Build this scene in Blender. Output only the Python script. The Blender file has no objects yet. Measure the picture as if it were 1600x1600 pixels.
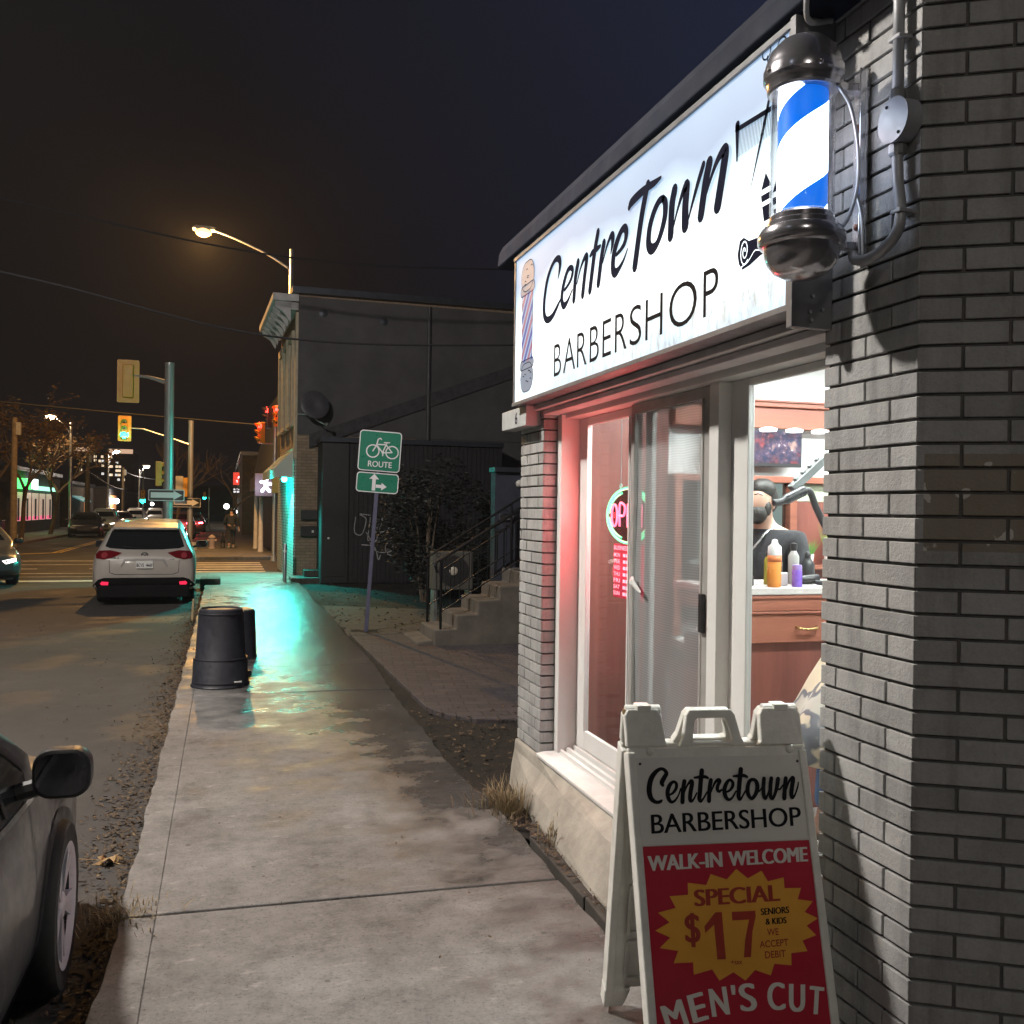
import bpy, bmesh, math, random
from mathutils import Vector, Matrix
from mathutils.bvhtree import BVHTree

R = math.radians
scene = bpy.context.scene
COL = scene.collection
random.seed(7)

# ------------------------------------------------------------------ camera
cam_data = bpy.data.cameras.new("camera")
cam_data.sensor_width = 36.0
cam_data.lens = 33.3
cam_data.clip_start = 0.05
cam_data.clip_end = 2000
cam = bpy.data.objects.new("camera", cam_data)
COL.objects.link(cam)
cam.matrix_world = (Matrix.Translation((0, 0, 1.75)) @ Matrix.Rotation(R(-16.845), 4, 'Z')
                    @ Matrix.Rotation(R(90 - 0.066), 4, 'X') @ Matrix.Rotation(R(0.8), 4, 'Z'))
scene.camera = cam

# ------------------------------------------------------------------ night sky
world = bpy.data.worlds.new("World")
scene.world = world
world.use_nodes = True
wn = world.node_tree
wn.nodes.clear()
w_out = wn.nodes.new("ShaderNodeOutputWorld")
w_bg = wn.nodes.new("ShaderNodeBackground")
w_geo = wn.nodes.new("ShaderNodeTexCoord")
w_dot = wn.nodes.new("ShaderNodeVectorMath"); w_dot.operation = 'DOT_PRODUCT'
w_dot.inputs[1].default_value = (0.80, 0.15, 0.58)
wn.links.new(w_geo.outputs["Generated"], w_dot.inputs[0])
w_noise = wn.nodes.new("ShaderNodeTexNoise")
w_noise.inputs["Scale"].default_value = 2.2
w_noise.inputs["Detail"].default_value = 4
wn.links.new(w_geo.outputs["Generated"], w_noise.inputs["Vector"])
w_add = wn.nodes.new("ShaderNodeMath"); w_add.operation = 'MULTIPLY_ADD'
w_add.inputs[1].default_value = 0.14
wn.links.new(w_noise.outputs["Fac"], w_add.inputs[0])
wn.links.new(w_dot.outputs["Value"], w_add.inputs[2])
w_ramp = wn.nodes.new("ShaderNodeValToRGB")
cr = w_ramp.color_ramp
cr.elements[0].position = 0.0;  cr.elements[0].color = (0.0036, 0.0032, 0.0033, 1)
cr.elements[1].position = 1.0;  cr.elements[1].color = (0.017, 0.023, 0.052, 1)
e = cr.elements.new(0.42); e.color = (0.0040, 0.0040, 0.0056, 1)
e = cr.elements.new(0.68); e.color = (0.0078, 0.0096, 0.0185, 1)
wn.links.new(w_add.outputs[0], w_ramp.inputs["Fac"])
w_sky = wn.nodes.new("ShaderNodeTexSky")
w_sky.sky_type = 'NISHITA'
w_sky.sun_disc = False
w_sky.sun_elevation = R(-8)
w_sky.sun_rotation = R(250)
w_mix = wn.nodes.new("ShaderNodeMixRGB"); w_mix.blend_type = 'ADD'
w_mix.inputs["Fac"].default_value = 0.02
wn.links.new(w_ramp.outputs["Color"], w_mix.inputs["Color1"])
wn.links.new(w_sky.outputs["Color"], w_mix.inputs["Color2"])
wn.links.new(w_mix.outputs["Color"], w_bg.inputs["Color"])
w_bg.inputs["Strength"].default_value = 1.0
wn.links.new(w_bg.outputs["Background"], w_out.inputs["Surface"])

# the moon: one very weak sun
moon = bpy.data.lights.new("moon_light", 'SUN')
moon.energy = 0.02
moon.color = (0.75, 0.85, 1.0)
moon.angle = R(0.5)
moon_o = bpy.data.objects.new("moon_light", moon)
COL.objects.link(moon_o)
moon_o.rotation_euler = (R(55), 0, R(-70))

scene.view_settings.view_transform = 'Standard'
scene.view_settings.look = 'None'
scene.view_settings.exposure = 0.0
scene.view_settings.gamma = 1.0
scene.cycles.use_denoising = True
scene.cycles.max_bounces = 6
scene.cycles.transparent_max_bounces = 16
scene.cycles.sample_clamp_indirect = 4.0
scene.cycles.caustics_reflective = False
scene.cycles.caustics_refractive = False

# ------------------------------------------------------------------ materials
def new_mat(name):
    m = bpy.data.materials.new(name)
    m.use_nodes = True
    nt = m.node_tree
    nt.nodes.clear()
    out = nt.nodes.new("ShaderNodeOutputMaterial")
    b = nt.nodes.new("ShaderNodeBsdfPrincipled")
    nt.links.new(b.outputs[0], out.inputs["Surface"])
    return m, nt, b, out

def node(nt, kind, **kw):
    n = nt.nodes.new(kind)
    for k, v in kw.items():
        if hasattr(n, k):
            setattr(n, k, v)
        else:
            n.inputs[k.replace('_', ' ')].default_value = v
    return n

def noise(nt, vec, scale, detail=5, rough=0.6):
    n = nt.nodes.new("ShaderNodeTexNoise")
    n.inputs["Scale"].default_value = scale
    n.inputs["Detail"].default_value = detail
    n.inputs["Roughness"].default_value = rough
    nt.links.new(vec, n.inputs["Vector"])
    return n.outputs["Fac"]

def ramp(nt, fac, stops):
    r = nt.nodes.new("ShaderNodeValToRGB")
    els = r.color_ramp.elements
    while len(els) < len(stops):
        els.new(0.5)
    for el, (p, c) in zip(els, stops):
        el.position = p
        el.color = (c[0], c[1], c[2], 1) if isinstance(c, (tuple, list)) else (c, c, c, 1)
    nt.links.new(fac, r.inputs["Fac"])
    return r.outputs["Color"]

def mixc(nt, fac, a, b, mode='MIX'):
    n = nt.nodes.new("ShaderNodeMixRGB")
    n.blend_type = mode
    for sock, val in ((n.inputs["Fac"], fac), (n.inputs["Color1"], a), (n.inputs["Color2"], b)):
        if isinstance(val, (int, float)):
            sock.default_value = val if sock.name == "Fac" else (val, val, val, 1)
        elif isinstance(val, (tuple, list)):
            sock.default_value = (val[0], val[1], val[2], 1)
        else:
            nt.links.new(val, sock)
    return n.outputs["Color"]

def mth(nt, op, a, b=0.0, clamp=False):
    n = nt.nodes.new("ShaderNodeMath")
    n.operation = op
    n.use_clamp = clamp
    for i, val in enumerate((a, b)):
        if isinstance(val, (int, float)):
            n.inputs[i].default_value = val
        else:
            nt.links.new(val, n.inputs[i])
    return n.outputs[0]

def bump(nt, b, h, strength, dist=0.01):
    n = nt.nodes.new("ShaderNodeBump")
    n.inputs["Strength"].default_value = strength
    n.inputs["Distance"].default_value = dist
    nt.links.new(h, n.inputs["Height"])
    nt.links.new(n.outputs["Normal"], b.inputs["Normal"])

def coords(nt, which="Object", scale=None):
    t = nt.nodes.new("ShaderNodeTexCoord")
    o = t.outputs[which]
    if scale:
        mp = nt.nodes.new("ShaderNodeMapping")
        mp.inputs["Scale"].default_value = scale
        nt.links.new(o, mp.inputs["Vector"])
        o = mp.outputs["Vector"]
    return o

def position(nt, scale=None):
    g = nt.nodes.new("ShaderNodeNewGeometry")
    o = g.outputs["Position"]
    if scale:
        mp = nt.nodes.new("ShaderNodeMapping")
        mp.inputs["Scale"].default_value = scale
        nt.links.new(o, mp.inputs["Vector"])
        o = mp.outputs["Vector"]
    return o

_cache = {}
def M(name, col, rough=0.6, metal=0.0, var=0.15, scale=6, bmp=0.0, bscale=60, coat=0.0, rvar=0.1, spec=0.5):
    if name in _cache:
        return _cache[name]
    m, nt, b, out = new_mat(name)
    v = coords(nt)
    f = noise(nt, v, scale, 6, 0.65)
    lo = tuple(c * (1 - var) for c in col); hi = tuple(min(1, c * (1 + var)) for c in col)
    nt.links.new(ramp(nt, f, [(0.3, lo), (0.7, hi)]), b.inputs["Base Color"])
    f2 = noise(nt, v, scale * 3.1, 4)
    nt.links.new(ramp(nt, f2, [(0.3, max(0.02, rough - rvar)), (0.7, min(1, rough + rvar))]), b.inputs["Roughness"])
    b.inputs["Metallic"].default_value = metal
    b.inputs["Specular IOR Level"].default_value = spec
    b.inputs["Coat Weight"].default_value = coat
    if bmp:
        bump(nt, b, noise(nt, v, bscale, 5), bmp)
    _cache[name] = m
    return m

def EM(name, col, strength, base=None):
    if name in _cache:
        return _cache[name]
    m, nt, b, out = new_mat(name)
    b.inputs["Base Color"].default_value = (*(base or col), 1)
    b.inputs["Emission Color"].default_value = (*col, 1)
    b.inputs["Emission Strength"].default_value = strength
    b.inputs["Roughness"].default_value = 0.4
    _cache[name] = m
    return m

def GLASS(name, tint=(0.97, 0.98, 0.98), refl=1.0, dirt=0.0):
    if name in _cache:
        return _cache[name]
    m, nt, b, out = new_mat(name)
    nt.nodes.remove(b)
    tr = nt.nodes.new("ShaderNodeBsdfTransparent"); tr.inputs[0].default_value = (*tint, 1)
    gl = nt.nodes.new("ShaderNodeBsdfGlossy"); gl.inputs["Roughness"].default_value = 0.02
    lw = nt.nodes.new("ShaderNodeLayerWeight"); lw.inputs["Blend"].default_value = 0.5
    mx = nt.nodes.new("ShaderNodeMixShader")
    sch = mth(nt, 'ADD', mth(nt, 'MULTIPLY', mth(nt, 'POWER', lw.outputs["Facing"], 5.0), 0.85), 0.04)
    fac = mth(nt, 'MULTIPLY', sch, refl, True)
    nt.links.new(fac, mx.inputs[0]); nt.links.new(tr.outputs[0], mx.inputs[1]); nt.links.new(gl.outputs[0], mx.inputs[2])
    last = mx.outputs[0]
    if dirt:
        df = nt.nodes.new("ShaderNodeBsdfDiffuse"); df.inputs[0].default_value = (0.75, 0.75, 0.72, 1)
        mx2 = nt.nodes.new("ShaderNodeMixShader")
        v = coords(nt)
        d = ramp(nt, noise(nt, v, 14, 6, 0.7), [(0.45, dirt * 0.25), (0.75, dirt)])
        nt.links.new(d, mx2.inputs[0]); nt.links.new(last, mx2.inputs[1]); nt.links.new(df.outputs[0], mx2.inputs[2])
        last = mx2.outputs[0]
    nt.links.new(last, out.inputs["Surface"])
    _cache[name] = m
    return m

# ------------------------------------------------------------------ mesh builder
def crom(pts, n=8):
    if len(pts) < 3:
        return [tuple(p) for p in pts]
    out = []
    P = [tuple(2 * a - b for a, b in zip(pts[0], pts[1]))] + list(pts) + [tuple(2 * a - b for a, b in zip(pts[-1], pts[-2]))]
    for i in range(1, len(P) - 2):
        p0, p1, p2, p3 = P[i - 1], P[i], P[i + 1], P[i + 2]
        for k in range(n):
            t = k / n
            out.append(tuple(0.5 * ((2 * b) + (-a + c) * t + (2 * a - 5 * b + 4 * c - d) * t * t + (-a + 3 * b - 3 * c + d) * t ** 3)
                             for a, b, c, d in zip(p0, p1, p2, p3)))
    out.append(tuple(pts[-1]))
    return out

_text_cache = {}
def text_geo(s, offset=0.0):
    key = (s, offset)
    if key not in _text_cache:
        cu = bpy.data.curves.new("tmp_text", 'FONT')
        cu.body = s
        cu.offset = offset
        cu.resolution_u = 5
        ob = bpy.data.objects.new("tmp_text", cu)
        COL.objects.link(ob)
        bpy.context.view_layer.update()
        me = bpy.data.meshes.new_from_object(ob.evaluated_get(bpy.context.evaluated_depsgraph_get()))
        vs = [tuple(v.co) for v in me.vertices]
        fs = [tuple(p.vertices) for p in me.polygons]
        x0 = min(v[0] for v in vs); x1 = max(v[0] for v in vs); y0 = min(v[1] for v in vs); y1 = max(v[1] for v in vs)
        vs = [((v[0] - x0) / (x1 - x0), (v[1] - y0) / (y1 - y0)) for v in vs]
        bpy.data.objects.remove(ob); bpy.data.curves.remove(cu); bpy.data.meshes.remove(me)
        _text_cache[key] = (vs, fs, (x1 - x0) / (y1 - y0))
    return _text_cache[key]

class MB:
    def __init__(self):
        self.v = []; self.f = []
    def add(self, vs, fs):
        o = len(self.v)
        self.v += [tuple(p) for p in vs]
        self.f += [tuple(i + o for i in f) for f in fs]
        return self
    def box(self, x0, x1, y0, y1, z0, z1):
        vs = [(x, y, z) for z in (z0, z1) for y in (y0, y1) for x in (x0, x1)]
        return self.add(vs, [(0, 2, 3, 1), (4, 5, 7, 6), (0, 1, 5, 4), (2, 6, 7, 3), (0, 4, 6, 2), (1, 3, 7, 5)])
    def obox(self, c, size, mat=None):
        hx, hy, hz = (s / 2 for s in size)
        vs = [Vector((x, y, z)) for z in (-hz, hz) for y in (-hy, hy) for x in (-hx, hx)]
        if mat is not None:
            vs = [mat @ v for v in vs]
        vs = [tuple(v + Vector(c)) for v in vs]
        return self.add(vs, [(0, 2, 3, 1), (4, 5, 7, 6), (0, 1, 5, 4), (2, 6, 7, 3), (0, 4, 6, 2), (1, 3, 7, 5)])
    def map_prism(self, poly, fn, d0, d1):
        """poly of (a, b); fn(a, b, d) -> point; closed solid between d0 and d1"""
        n = len(poly)
        vs = [fn(a, b, d0) for a, b in poly] + [fn(a, b, d1) for a, b in poly]
        fs = [tuple(range(n))[::-1], tuple(range(n, 2 * n))] + [(i, (i + 1) % n, n + (i + 1) % n, n + i) for i in range(n)]
        return self.add(vs, fs)
    def prism(self, poly, a0, a1, axis='y'):
        fn = {'y': lambda a, b, d: (a, d, b), 'x': lambda a, b, d: (d, a, b), 'z': lambda a, b, d: (a, b, d)}[axis]
        return self.map_prism(poly, fn, a0, a1)
    def poly(self, pts):
        return self.add(pts, [tuple(range(len(pts)))])
    def tube(self, pts, r, n=8, smooth=0):
        if smooth:
            pts = crom(pts, smooth)
        rs = r if isinstance(r, (list, tuple)) else [r] * len(pts)
        if len(rs) != len(pts):
            rs = [rs[0] + (rs[-1] - rs[0]) * i / (len(pts) - 1) for i in range(len(pts))]
        P = [Vector(p) for p in pts]
        up = None
        rings = []
        for i, p in enumerate(P):
            t = (P[min(i + 1, len(P) - 1)] - P[max(i - 1, 0)])
            t = t.normalized() if t.length > 1e-9 else Vector((0, 0, 1))
            if up is None:
                up = Vector((0, 0, 1)) if abs(t.z) < 0.9 else Vector((1, 0, 0))
            a = t.cross(up)
            a = a.normalized() if a.length > 1e-6 else Vector((1, 0, 0))
            b = t.cross(a).normalized()
            up = -b if b.length else up
            rings.append([tuple(p + (a * math.cos(2 * math.pi * k / n) + b * math.sin(2 * math.pi * k / n)) * rs[i]) for k in range(n)])
        vs = [q for ring in rings for q in ring]
        fs = [(i * n + k, i * n + (k + 1) % n, (i + 1) * n + (k + 1) % n, (i + 1) * n + k) for i in range(len(P) - 1) for k in range(n)]
        fs += [tuple(range(n))[::-1], tuple((len(P) - 1) * n + k for k in range(n))]
        return self.add(vs, fs)
    def lathe(self, prof, n=24, c=(0, 0, 0), m=None):
        vs = []
        for r, z in prof:
            for k in range(n):
                a = 2 * math.pi * k / n
                p = Vector((r * math.cos(a), r * math.sin(a), z))
                if m is not None:
                    p = m @ p
                vs.append(tuple(p + Vector(c)))
        fs = [(i * n + k, i * n + (k + 1) % n, (i + 1) * n + (k + 1) % n, (i + 1) * n + k) for i in range(len(prof) - 1) for k in range(n)]
        closed = prof[0] == prof[-1]
        if prof[0][0] > 1e-4 and not closed:
            fs.append(tuple(range(n))[::-1])
        if prof[-1][0] > 1e-4 and not closed:
            fs.append(tuple((len(prof) - 1) * n + k for k in range(n)))
        return self.add(vs, fs)
    def ball(self, c, r, n=16, sc=(1, 1, 1)):
        prof = [(max(1e-5, math.sin(math.pi * i / (n // 2))), -math.cos(math.pi * i / (n // 2))) for i in range(n // 2 + 1)]
        return self.lathe(prof, n, c, Matrix.Diagonal((r * sc[0], r * sc[1], r * sc[2])))
    def bold(self, s, fn, d, a0, b0, w, h, bw=0.002, **kw):
        """heavier lettering: three copies side by side, each a hair further out; fn(a, b, d)"""
        for k, dx in enumerate((-bw, 0.0, bw)):
            self.text(s, lambda a, b, k=k, dx=dx: fn(a + dx, b, d + 0.00025 * k), a0 + bw, b0, w - 2 * bw, h, 0.0, **kw)
        return self
    def ribbon(self, pts, fn, n=8, closed_caps=True):
        """pts of (a, b, w): flat brush stroke mapped by fn(a, b)"""
        q = crom(pts, n) if len(pts) > 2 else [tuple(p) for p in pts]
        L, Rr = [], []
        for i, (a, b, w) in enumerate(q):
            a0, b0, _ = q[max(i - 1, 0)]; a1, b1, _ = q[min(i + 1, len(q) - 1)]
            dx, dy = a1 - a0, b1 - b0
            l = math.hypot(dx, dy) or 1
            nx, ny = -dy / l, dx / l
            L.append(fn(a + nx * w / 2, b + ny * w / 2)); Rr.append(fn(a - nx * w / 2, b - ny * w / 2))
        k = len(q)
        self.add(L + Rr, [(i, i + 1, k + i + 1, k + i) for i in range(k - 1)])
        # round caps, a hair further out than the stroke (fn may take a depth)
        try:
            fn(0.0, 0.0, 0.0); fc = lambda a, b: fn(a, b, 0.00015)
        except TypeError:
            fc = fn
        for i in (0, k - 1):
            a, b, w = q[i]
            self.add([fc(a + math.cos(t * math.pi / 5) * w / 2, b + math.sin(t * math.pi / 5) * w / 2) for t in range(10)], [tuple(range(10))])
        return self
    def text(self, s, fn, a0, b0, w, h, off=0.0, rot=0.0, slope=0.0):
        vs, fs, _ = text_geo(s, off)
        ca, sa = math.cos(rot), math.sin(rot)
        pts = []
        for x, y in vs:
            X = x * w; Y = y * h
            if rot:
                X -= w / 2; Y -= h / 2
                X, Y = X * ca - Y * sa + w / 2, X * sa + Y * ca + h / 2
            pts.append(fn(a0 + X, b0 + Y + slope * X))
        return self.add(pts, fs)
    def build(self, name, mat, parent=None, smooth=False, bevel=0.0, solid=0.0, recalc=True, off=None, auto=None):
        me = bpy.data.meshes.new(name)
        vs = self.v if off is None else [(p[0] - off[0], p[1] - off[1], p[2] - off[2]) for p in self.v]
        me.from_pydata(vs, [], self.f)
        if recalc:
            bm = bmesh.new(); bm.from_mesh(me)
            bmesh.ops.recalc_face_normals(bm, faces=bm.faces)
            bm.to_mesh(me); bm.free()
        if smooth:
            for p in me.polygons:
                p.use_smooth = True
            if auto:
                me.set_sharp_from_angle(angle=R(auto))
        me.materials.append(mat)
        o = bpy.data.objects.new(name, me)
        COL.objects.link(o)
        if parent is not None:
            o.parent = parent
        if bevel:
            bv = o.modifiers.new("edge", 'BEVEL'); bv.width = bevel; bv.segments = 2; bv.limit_method = 'ANGLE'; bv.angle_limit = R(40)
        if solid:
            so = o.modifiers.new("thickness", 'SOLIDIFY'); so.thickness = solid; so.offset = -1
        return o

def tag(o, label=None, cat=None, group=None, kind=None):
    if label: o["label"] = label
    if cat: o["category"] = cat
    if group: o["group"] = group
    if kind: o["kind"] = kind
    return o

def thing(name, label, cat, loc=(0, 0, 0), rotz=0.0, group=None):
    o = bpy.data.objects.new(name, None)
    o.empty_display_size = 0.2
    COL.objects.link(o)
    o.location = loc
    o.rotation_euler = (0, 0, rotz)
    return tag(o, label, cat, group)

def struct(o):
    o["kind"] = "structure"
    return o

def copy_tree(o, parent=None):
    c = o.copy(); COL.objects.link(c); c.parent = parent
    for ch in [x for x in bpy.data.objects if x.parent == o]:
        copy_tree(ch, c)
    return c

def lamp(name, loc, power, col, radius=0.1, parent=None, spot=None, direction=None):
    d = bpy.data.lights.new(name, 'SPOT' if spot else 'POINT')
    d.energy = power; d.color = col; d.shadow_soft_size = radius
    if spot:
        d.spot_size = R(spot); d.spot_blend = 0.5
    o = bpy.data.objects.new(name, d); COL.objects.link(o)
    o.location = loc
    if direction is not None:
        o.rotation_euler = Vector(direction).to_track_quat('-Z', 'Y').to_euler()
    if parent is not None:
        o.parent = parent
    return o

# ------------------------------------------------------------------ common materials
white_paint = M("white_paint", (0.72, 0.72, 0.70), 0.45, var=0.05, bmp=0.05)
frame_paint = M("frame_paint", (0.76, 0.76, 0.74), 0.4, var=0.06, scale=3, bmp=0.04)
black_paint = M("black_paint", (0.02, 0.02, 0.022), 0.45, var=0.2)
black_print = M("black_print", (0.012, 0.012, 0.016), 0.9, var=0.1, spec=0.1)
sign_print = M("sign_print", (0.010, 0.012, 0.028), 0.9, var=0.1, spec=0.08)
dark_metal = M("dark_metal", (0.045, 0.05, 0.065), 0.4, metal=0.5, var=0.2)
galv = M("galvanised_steel", (0.42, 0.43, 0.44), 0.38, metal=0.85, var=0.2, scale=4)
chrome = M("chrome", (0.46, 0.45, 0.48), 0.20, metal=0.80, var=0.08, rvar=0.05)
grey_cast = M("grey_painted_steel", (0.36, 0.37, 0.39), 0.5, metal=0.2, var=0.12, bmp=0.05)
wood_red = None

# ================================================================== SETTING: ground, road, pavement
def concrete_mat():
    m, nt, b, out = new_mat("pavement_concrete")
    p = position(nt)
    big = noise(nt, position(nt, (0.9, 0.6, 1)), 1.3, 5, 0.6)
    mid = noise(nt, p, 9, 6, 0.7)
    fine = noise(nt, p, 75, 4, 0.75)
    base = ramp(nt, big, [(0.25, (0.140, 0.130, 0.123)), (0.5, (0.200, 0.189, 0.180)), (0.75, (0.262, 0.250, 0.239))])
    c = mixc(nt, 0.55, base, ramp(nt, mid, [(0.3, 0.45), (0.55, 0.9), (0.72, 1.0)]), 'MULTIPLY')
    c = mixc(nt, 0.75, c, ramp(nt, fine, [(0.30, 0.2), (0.44, 0.9), (0.7, 1.1)]), 'MULTIPLY')
    blot = noise(nt, p, 3.2, 7, 0.75)
    c = mixc(nt, 0.8, c, ramp(nt, blot, [(0.34, 0.55), (0.48, 0.95), (0.66, 1.12)]), 'MULTIPLY')
    pale = ramp(nt, noise(nt, position(nt, (1, 2.2, 1)), 5.5, 6, 0.7), [(0.60, 0.0), (0.68, 1.0)])
    c = mixc(nt, mth(nt, 'MULTIPLY', pale, 0.35), c, (0.40, 0.375, 0.35))
    # worn smooth, damp patches further up the pavement
    sep = nt.nodes.new("ShaderNodeSeparateXYZ"); nt.links.new(p, sep.inputs[0])
    far = nt.nodes.new("ShaderNodeMapRange"); far.inputs[1].default_value = 3.8; far.inputs[2].default_value = 11.0
    nt.links.new(sep.outputs["Y"], far.inputs[0])
    wet = noise(nt, position(nt, (1.2, 1.6, 1)), 1.6, 6, 0.62)
    dry = nt.nodes.new("ShaderNodeMapRange"); dry.inputs[1].default_value = 19.0; dry.inputs[2].default_value = 25.0
    nt.links.new(sep.outputs["Y"], dry.inputs[0])
    wet = mth(nt, 'ADD', wet, mth(nt, 'MULTIPLY', mth(nt, 'SUBTRACT', far.outputs[0], 0.42), 0.42))
    wet = mth(nt, 'SUBTRACT', wet, mth(nt, 'MULTIPLY', dry.outputs[0], 0.45))
    wet = mth(nt, 'ADD', wet, mth(nt, 'MULTIPLY', mth(nt, 'SUBTRACT', sep.outputs["X"], 0.45), 0.26))
    wet = mth(nt, 'ADD', wet, mth(nt, 'MULTIPLY', mth(nt, 'SUBTRACT', noise(nt, p, 22, 5, 0.7), 0.5), 0.16))
    wetm = ramp(nt, wet, [(0.42, 0.0), (0.70, 1.0)])
    c = mixc(nt, wetm, c, mixc(nt, 0.62, c, 0.0))
    vo = nt.nodes.new("ShaderNodeTexVoronoi"); vo.inputs["Scale"].default_value = 5.5
    nt.links.new(p, vo.inputs["Vector"])
    gum = ramp(nt, mth(nt, 'ADD', vo.outputs["Distance"], mth(nt, 'MULTIPLY', noise(nt, p, 40, 2), 0.05)), [(0.085, 1.0), (0.11, 0.0)])
    c = mixc(nt, mth(nt, 'MULTIPLY', gum, 0.6), c, (0.05, 0.045, 0.04))
    nt.links.new(c, b.inputs["Base Color"])
    nt.links.new(mixc(nt, wetm, 0.75, 0.235), b.inputs["Roughness"])
    nt.links.new(mixc(nt, wetm, 0.30, 0.85), b.inputs["Specular IOR Level"])
    rip = noise(nt, position(nt, (4.0, 11.0, 3)), 2.6, 7, 0.72)
    h = mth(nt, 'ADD', mth(nt, 'MULTIPLY', fine, 0.25), mth(nt, 'ADD', mth(nt, 'MULTIPLY', mid, 0.5), mth(nt, 'MULTIPLY', rip, 1.5)))
    bump(nt, b, h, 0.35, 0.012)
    return m

def asphalt_mat():
    m, nt, b, out = new_mat("asphalt")
    p = position(nt)
    big = noise(nt, p, 0.35, 5, 0.6)
    mid = noise(nt, p, 5, 6, 0.7)
    fine = noise(nt, p, 160, 3, 0.7)
    base = ramp(nt, big, [(0.3, (0.042, 0.038, 0.036)), (0.7, (0.070, 0.064, 0.061))])
    c = mixc(nt, 0.5, base, ramp(nt, mid, [(0.3, 0.5), (0.7, 1.0)]), 'MULTIPLY')
    c = mixc(nt, 0.6, c, ramp(nt, fine, [(0.3, 0.35), (0.5, 0.9), (0.72, 1.5)]), 'MULTIPLY')
    nt.links.new(c, b.inputs["Base Color"])
    wet = ramp(nt, noise(nt, p, 0.8, 5, 0.6), [(0.52, 0.0), (0.62, 1.0)])
    nt.links.new(mixc(nt, wet, 0.88, 0.70), b.inputs["Roughness"])
    h = mth(nt, 'ADD', mth(nt, 'MULTIPLY', fine, 0.5), mth(nt, 'MULTIPLY', mid, 0.6))
    bump(nt, b, h, 0.4, 0.01)
    return m

def soil_mat():
    m, nt, b, out = new_mat("soil")
    p = position(nt)
    a = noise(nt, p, 3.5, 6, 0.7); f = noise(nt, p, 45, 5, 0.75)
    c = ramp(nt, a, [(0.3, (0.010, 0.008, 0.006)), (0.6, (0.024, 0.018, 0.013)), (0.8, (0.04, 0.031, 0.023))])
    c = mixc(nt, 0.7, c, ramp(nt, f, [(0.35, 0.3), (0.7, 1.3)]), 'MULTIPLY')
    nt.links.new(c, b.inputs["Base Color"])
    b.inputs["Roughness"].default_value = 0.95
    bump(nt, b, f, 0.9, 0.03)
    return m

concrete = concrete_mat(); asphalt = asphalt_mat(); soil = soil_mat()
road_paint = M("road_paint", (0.55, 0.54, 0.50), 0.7, var=0.25, scale=4)
yellow_paint = M("yellow_road_paint", (0.55, 0.36, 0.06), 0.7, var=0.25, scale=4)
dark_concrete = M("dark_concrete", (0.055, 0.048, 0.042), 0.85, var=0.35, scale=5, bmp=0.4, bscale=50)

struct(MB().box(-900, 900, -60, 900, -0.6, -0.16).build("ground", M("far_ground", (0.03, 0.028, 0.026), 0.9)))
struct(MB().box(-9.0, 0.5, -40, 26.6, -0.30, -0.13).build("road", asphalt))
struct(MB().box(-60, 60, 26.6, 35.0, -0.30, -0.134).build("side_road", asphalt))
struct(MB().box(-9.0, -1.6, 35.0, 420, -0.30, -0.13).build("road", asphalt))
# painted lines, 4 mm sheets on the asphalt
mk = MB()
z0, z1 = -0.126, -0.124
mk.box(-8.8, -2.0, 25.2, 25.65, z0, z1)                       # stop line
mk.box(-9.0, -2.0, 28.2, 28.32, z0, z1); mk.box(-9.0, -2.0, 32.3, 32.42, z0, z1)
mk.box(-9.0, -2.0, 26.9, 26.98, z0, z1); mk.box(-9.0, -2.0, 34.4, 34.6, z0, z1)
for i in range(3):
    mk.box(-8.2 + i * 2.2, -7.4 + i * 2.2, 30.2, 30.36, z0, z1)
tag(mk.build("road_markings", road_paint), kind="structure")
cw = MB()
for i in range(6):
    y = 27.3 + i * 1.12
    cw.box(-1.6, 1.15, y, y + 0.5, z0, z1)
tag(cw.build("crossing_markings", road_paint), kind="structure")
ym = MB()
ym.box(-6.45, -6.33, 40.5, 220, z0, z1); ym.box(-6.23, -6.11, 40.5, 220, z0, z1)
ym.add([(-8.9, 37.4, z1), (-8.9, 37.65, z1), (-6.3, 40.6, z1), (-6.15, 40.3, z1)], [(0, 1, 2, 3)])
tag(ym.build("centre_line_markings", yellow_paint), kind="structure")

# pavement: separate poured slabs with worn edges
rs = random.Random(3)
joints = [-5, -2.6, -0.5, 1.2, 2.75, 4.30, 5.76, 7.60, 9.2, 10.72, 12.2, 14.1, 16.0, 17.96, 20.2, 22.4, 24.6, 26.6]
def edge_x(y):
    return -0.41 - 0.05 * max(0, (4 - y) / 2.0) * (1 if y < 4 else 0) + 0.007 * math.sin(y * 5.1) + 0.004 * math.sin(y * 13.7 + 1) + 0.003 * math.sin(y * 31)
sl = MB(); kb = MB()
def slab(mb, xl, xr, y0, y1, ztop, tilt, gap, skew):
    ys = [y0 + gap + (y1 - y0 - 2 * gap) * i / max(3, int((y1 - y0) / 0.09)) for i in range(max(3, int((y1 - y0) / 0.09)) + 1)]
    left = [(xl(y) if callable(xl) else xl, y) for y in ys]
    right = [(xr(y) if callable(xr) else xr, y) for y in ys]
    poly = left + right[::-1]
    poly = [(x, y + skew * (x - 0.6)) for x, y in poly]
    mid = (y0 + y1) / 2
    n = len(poly)
    top = [(x, y, ztop + tilt * (y - mid) / (y1 - y0)) for x, y in poly]
    bot = [(x, y, -0.2) for x, y in poly]
    mb.add(top + bot, [tuple(range(n)), tuple(range(n, 2 * n))[::-1]] + [(i, n + i, n + (i + 1) % n, (i + 1) % n) for i in range(n)])
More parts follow.
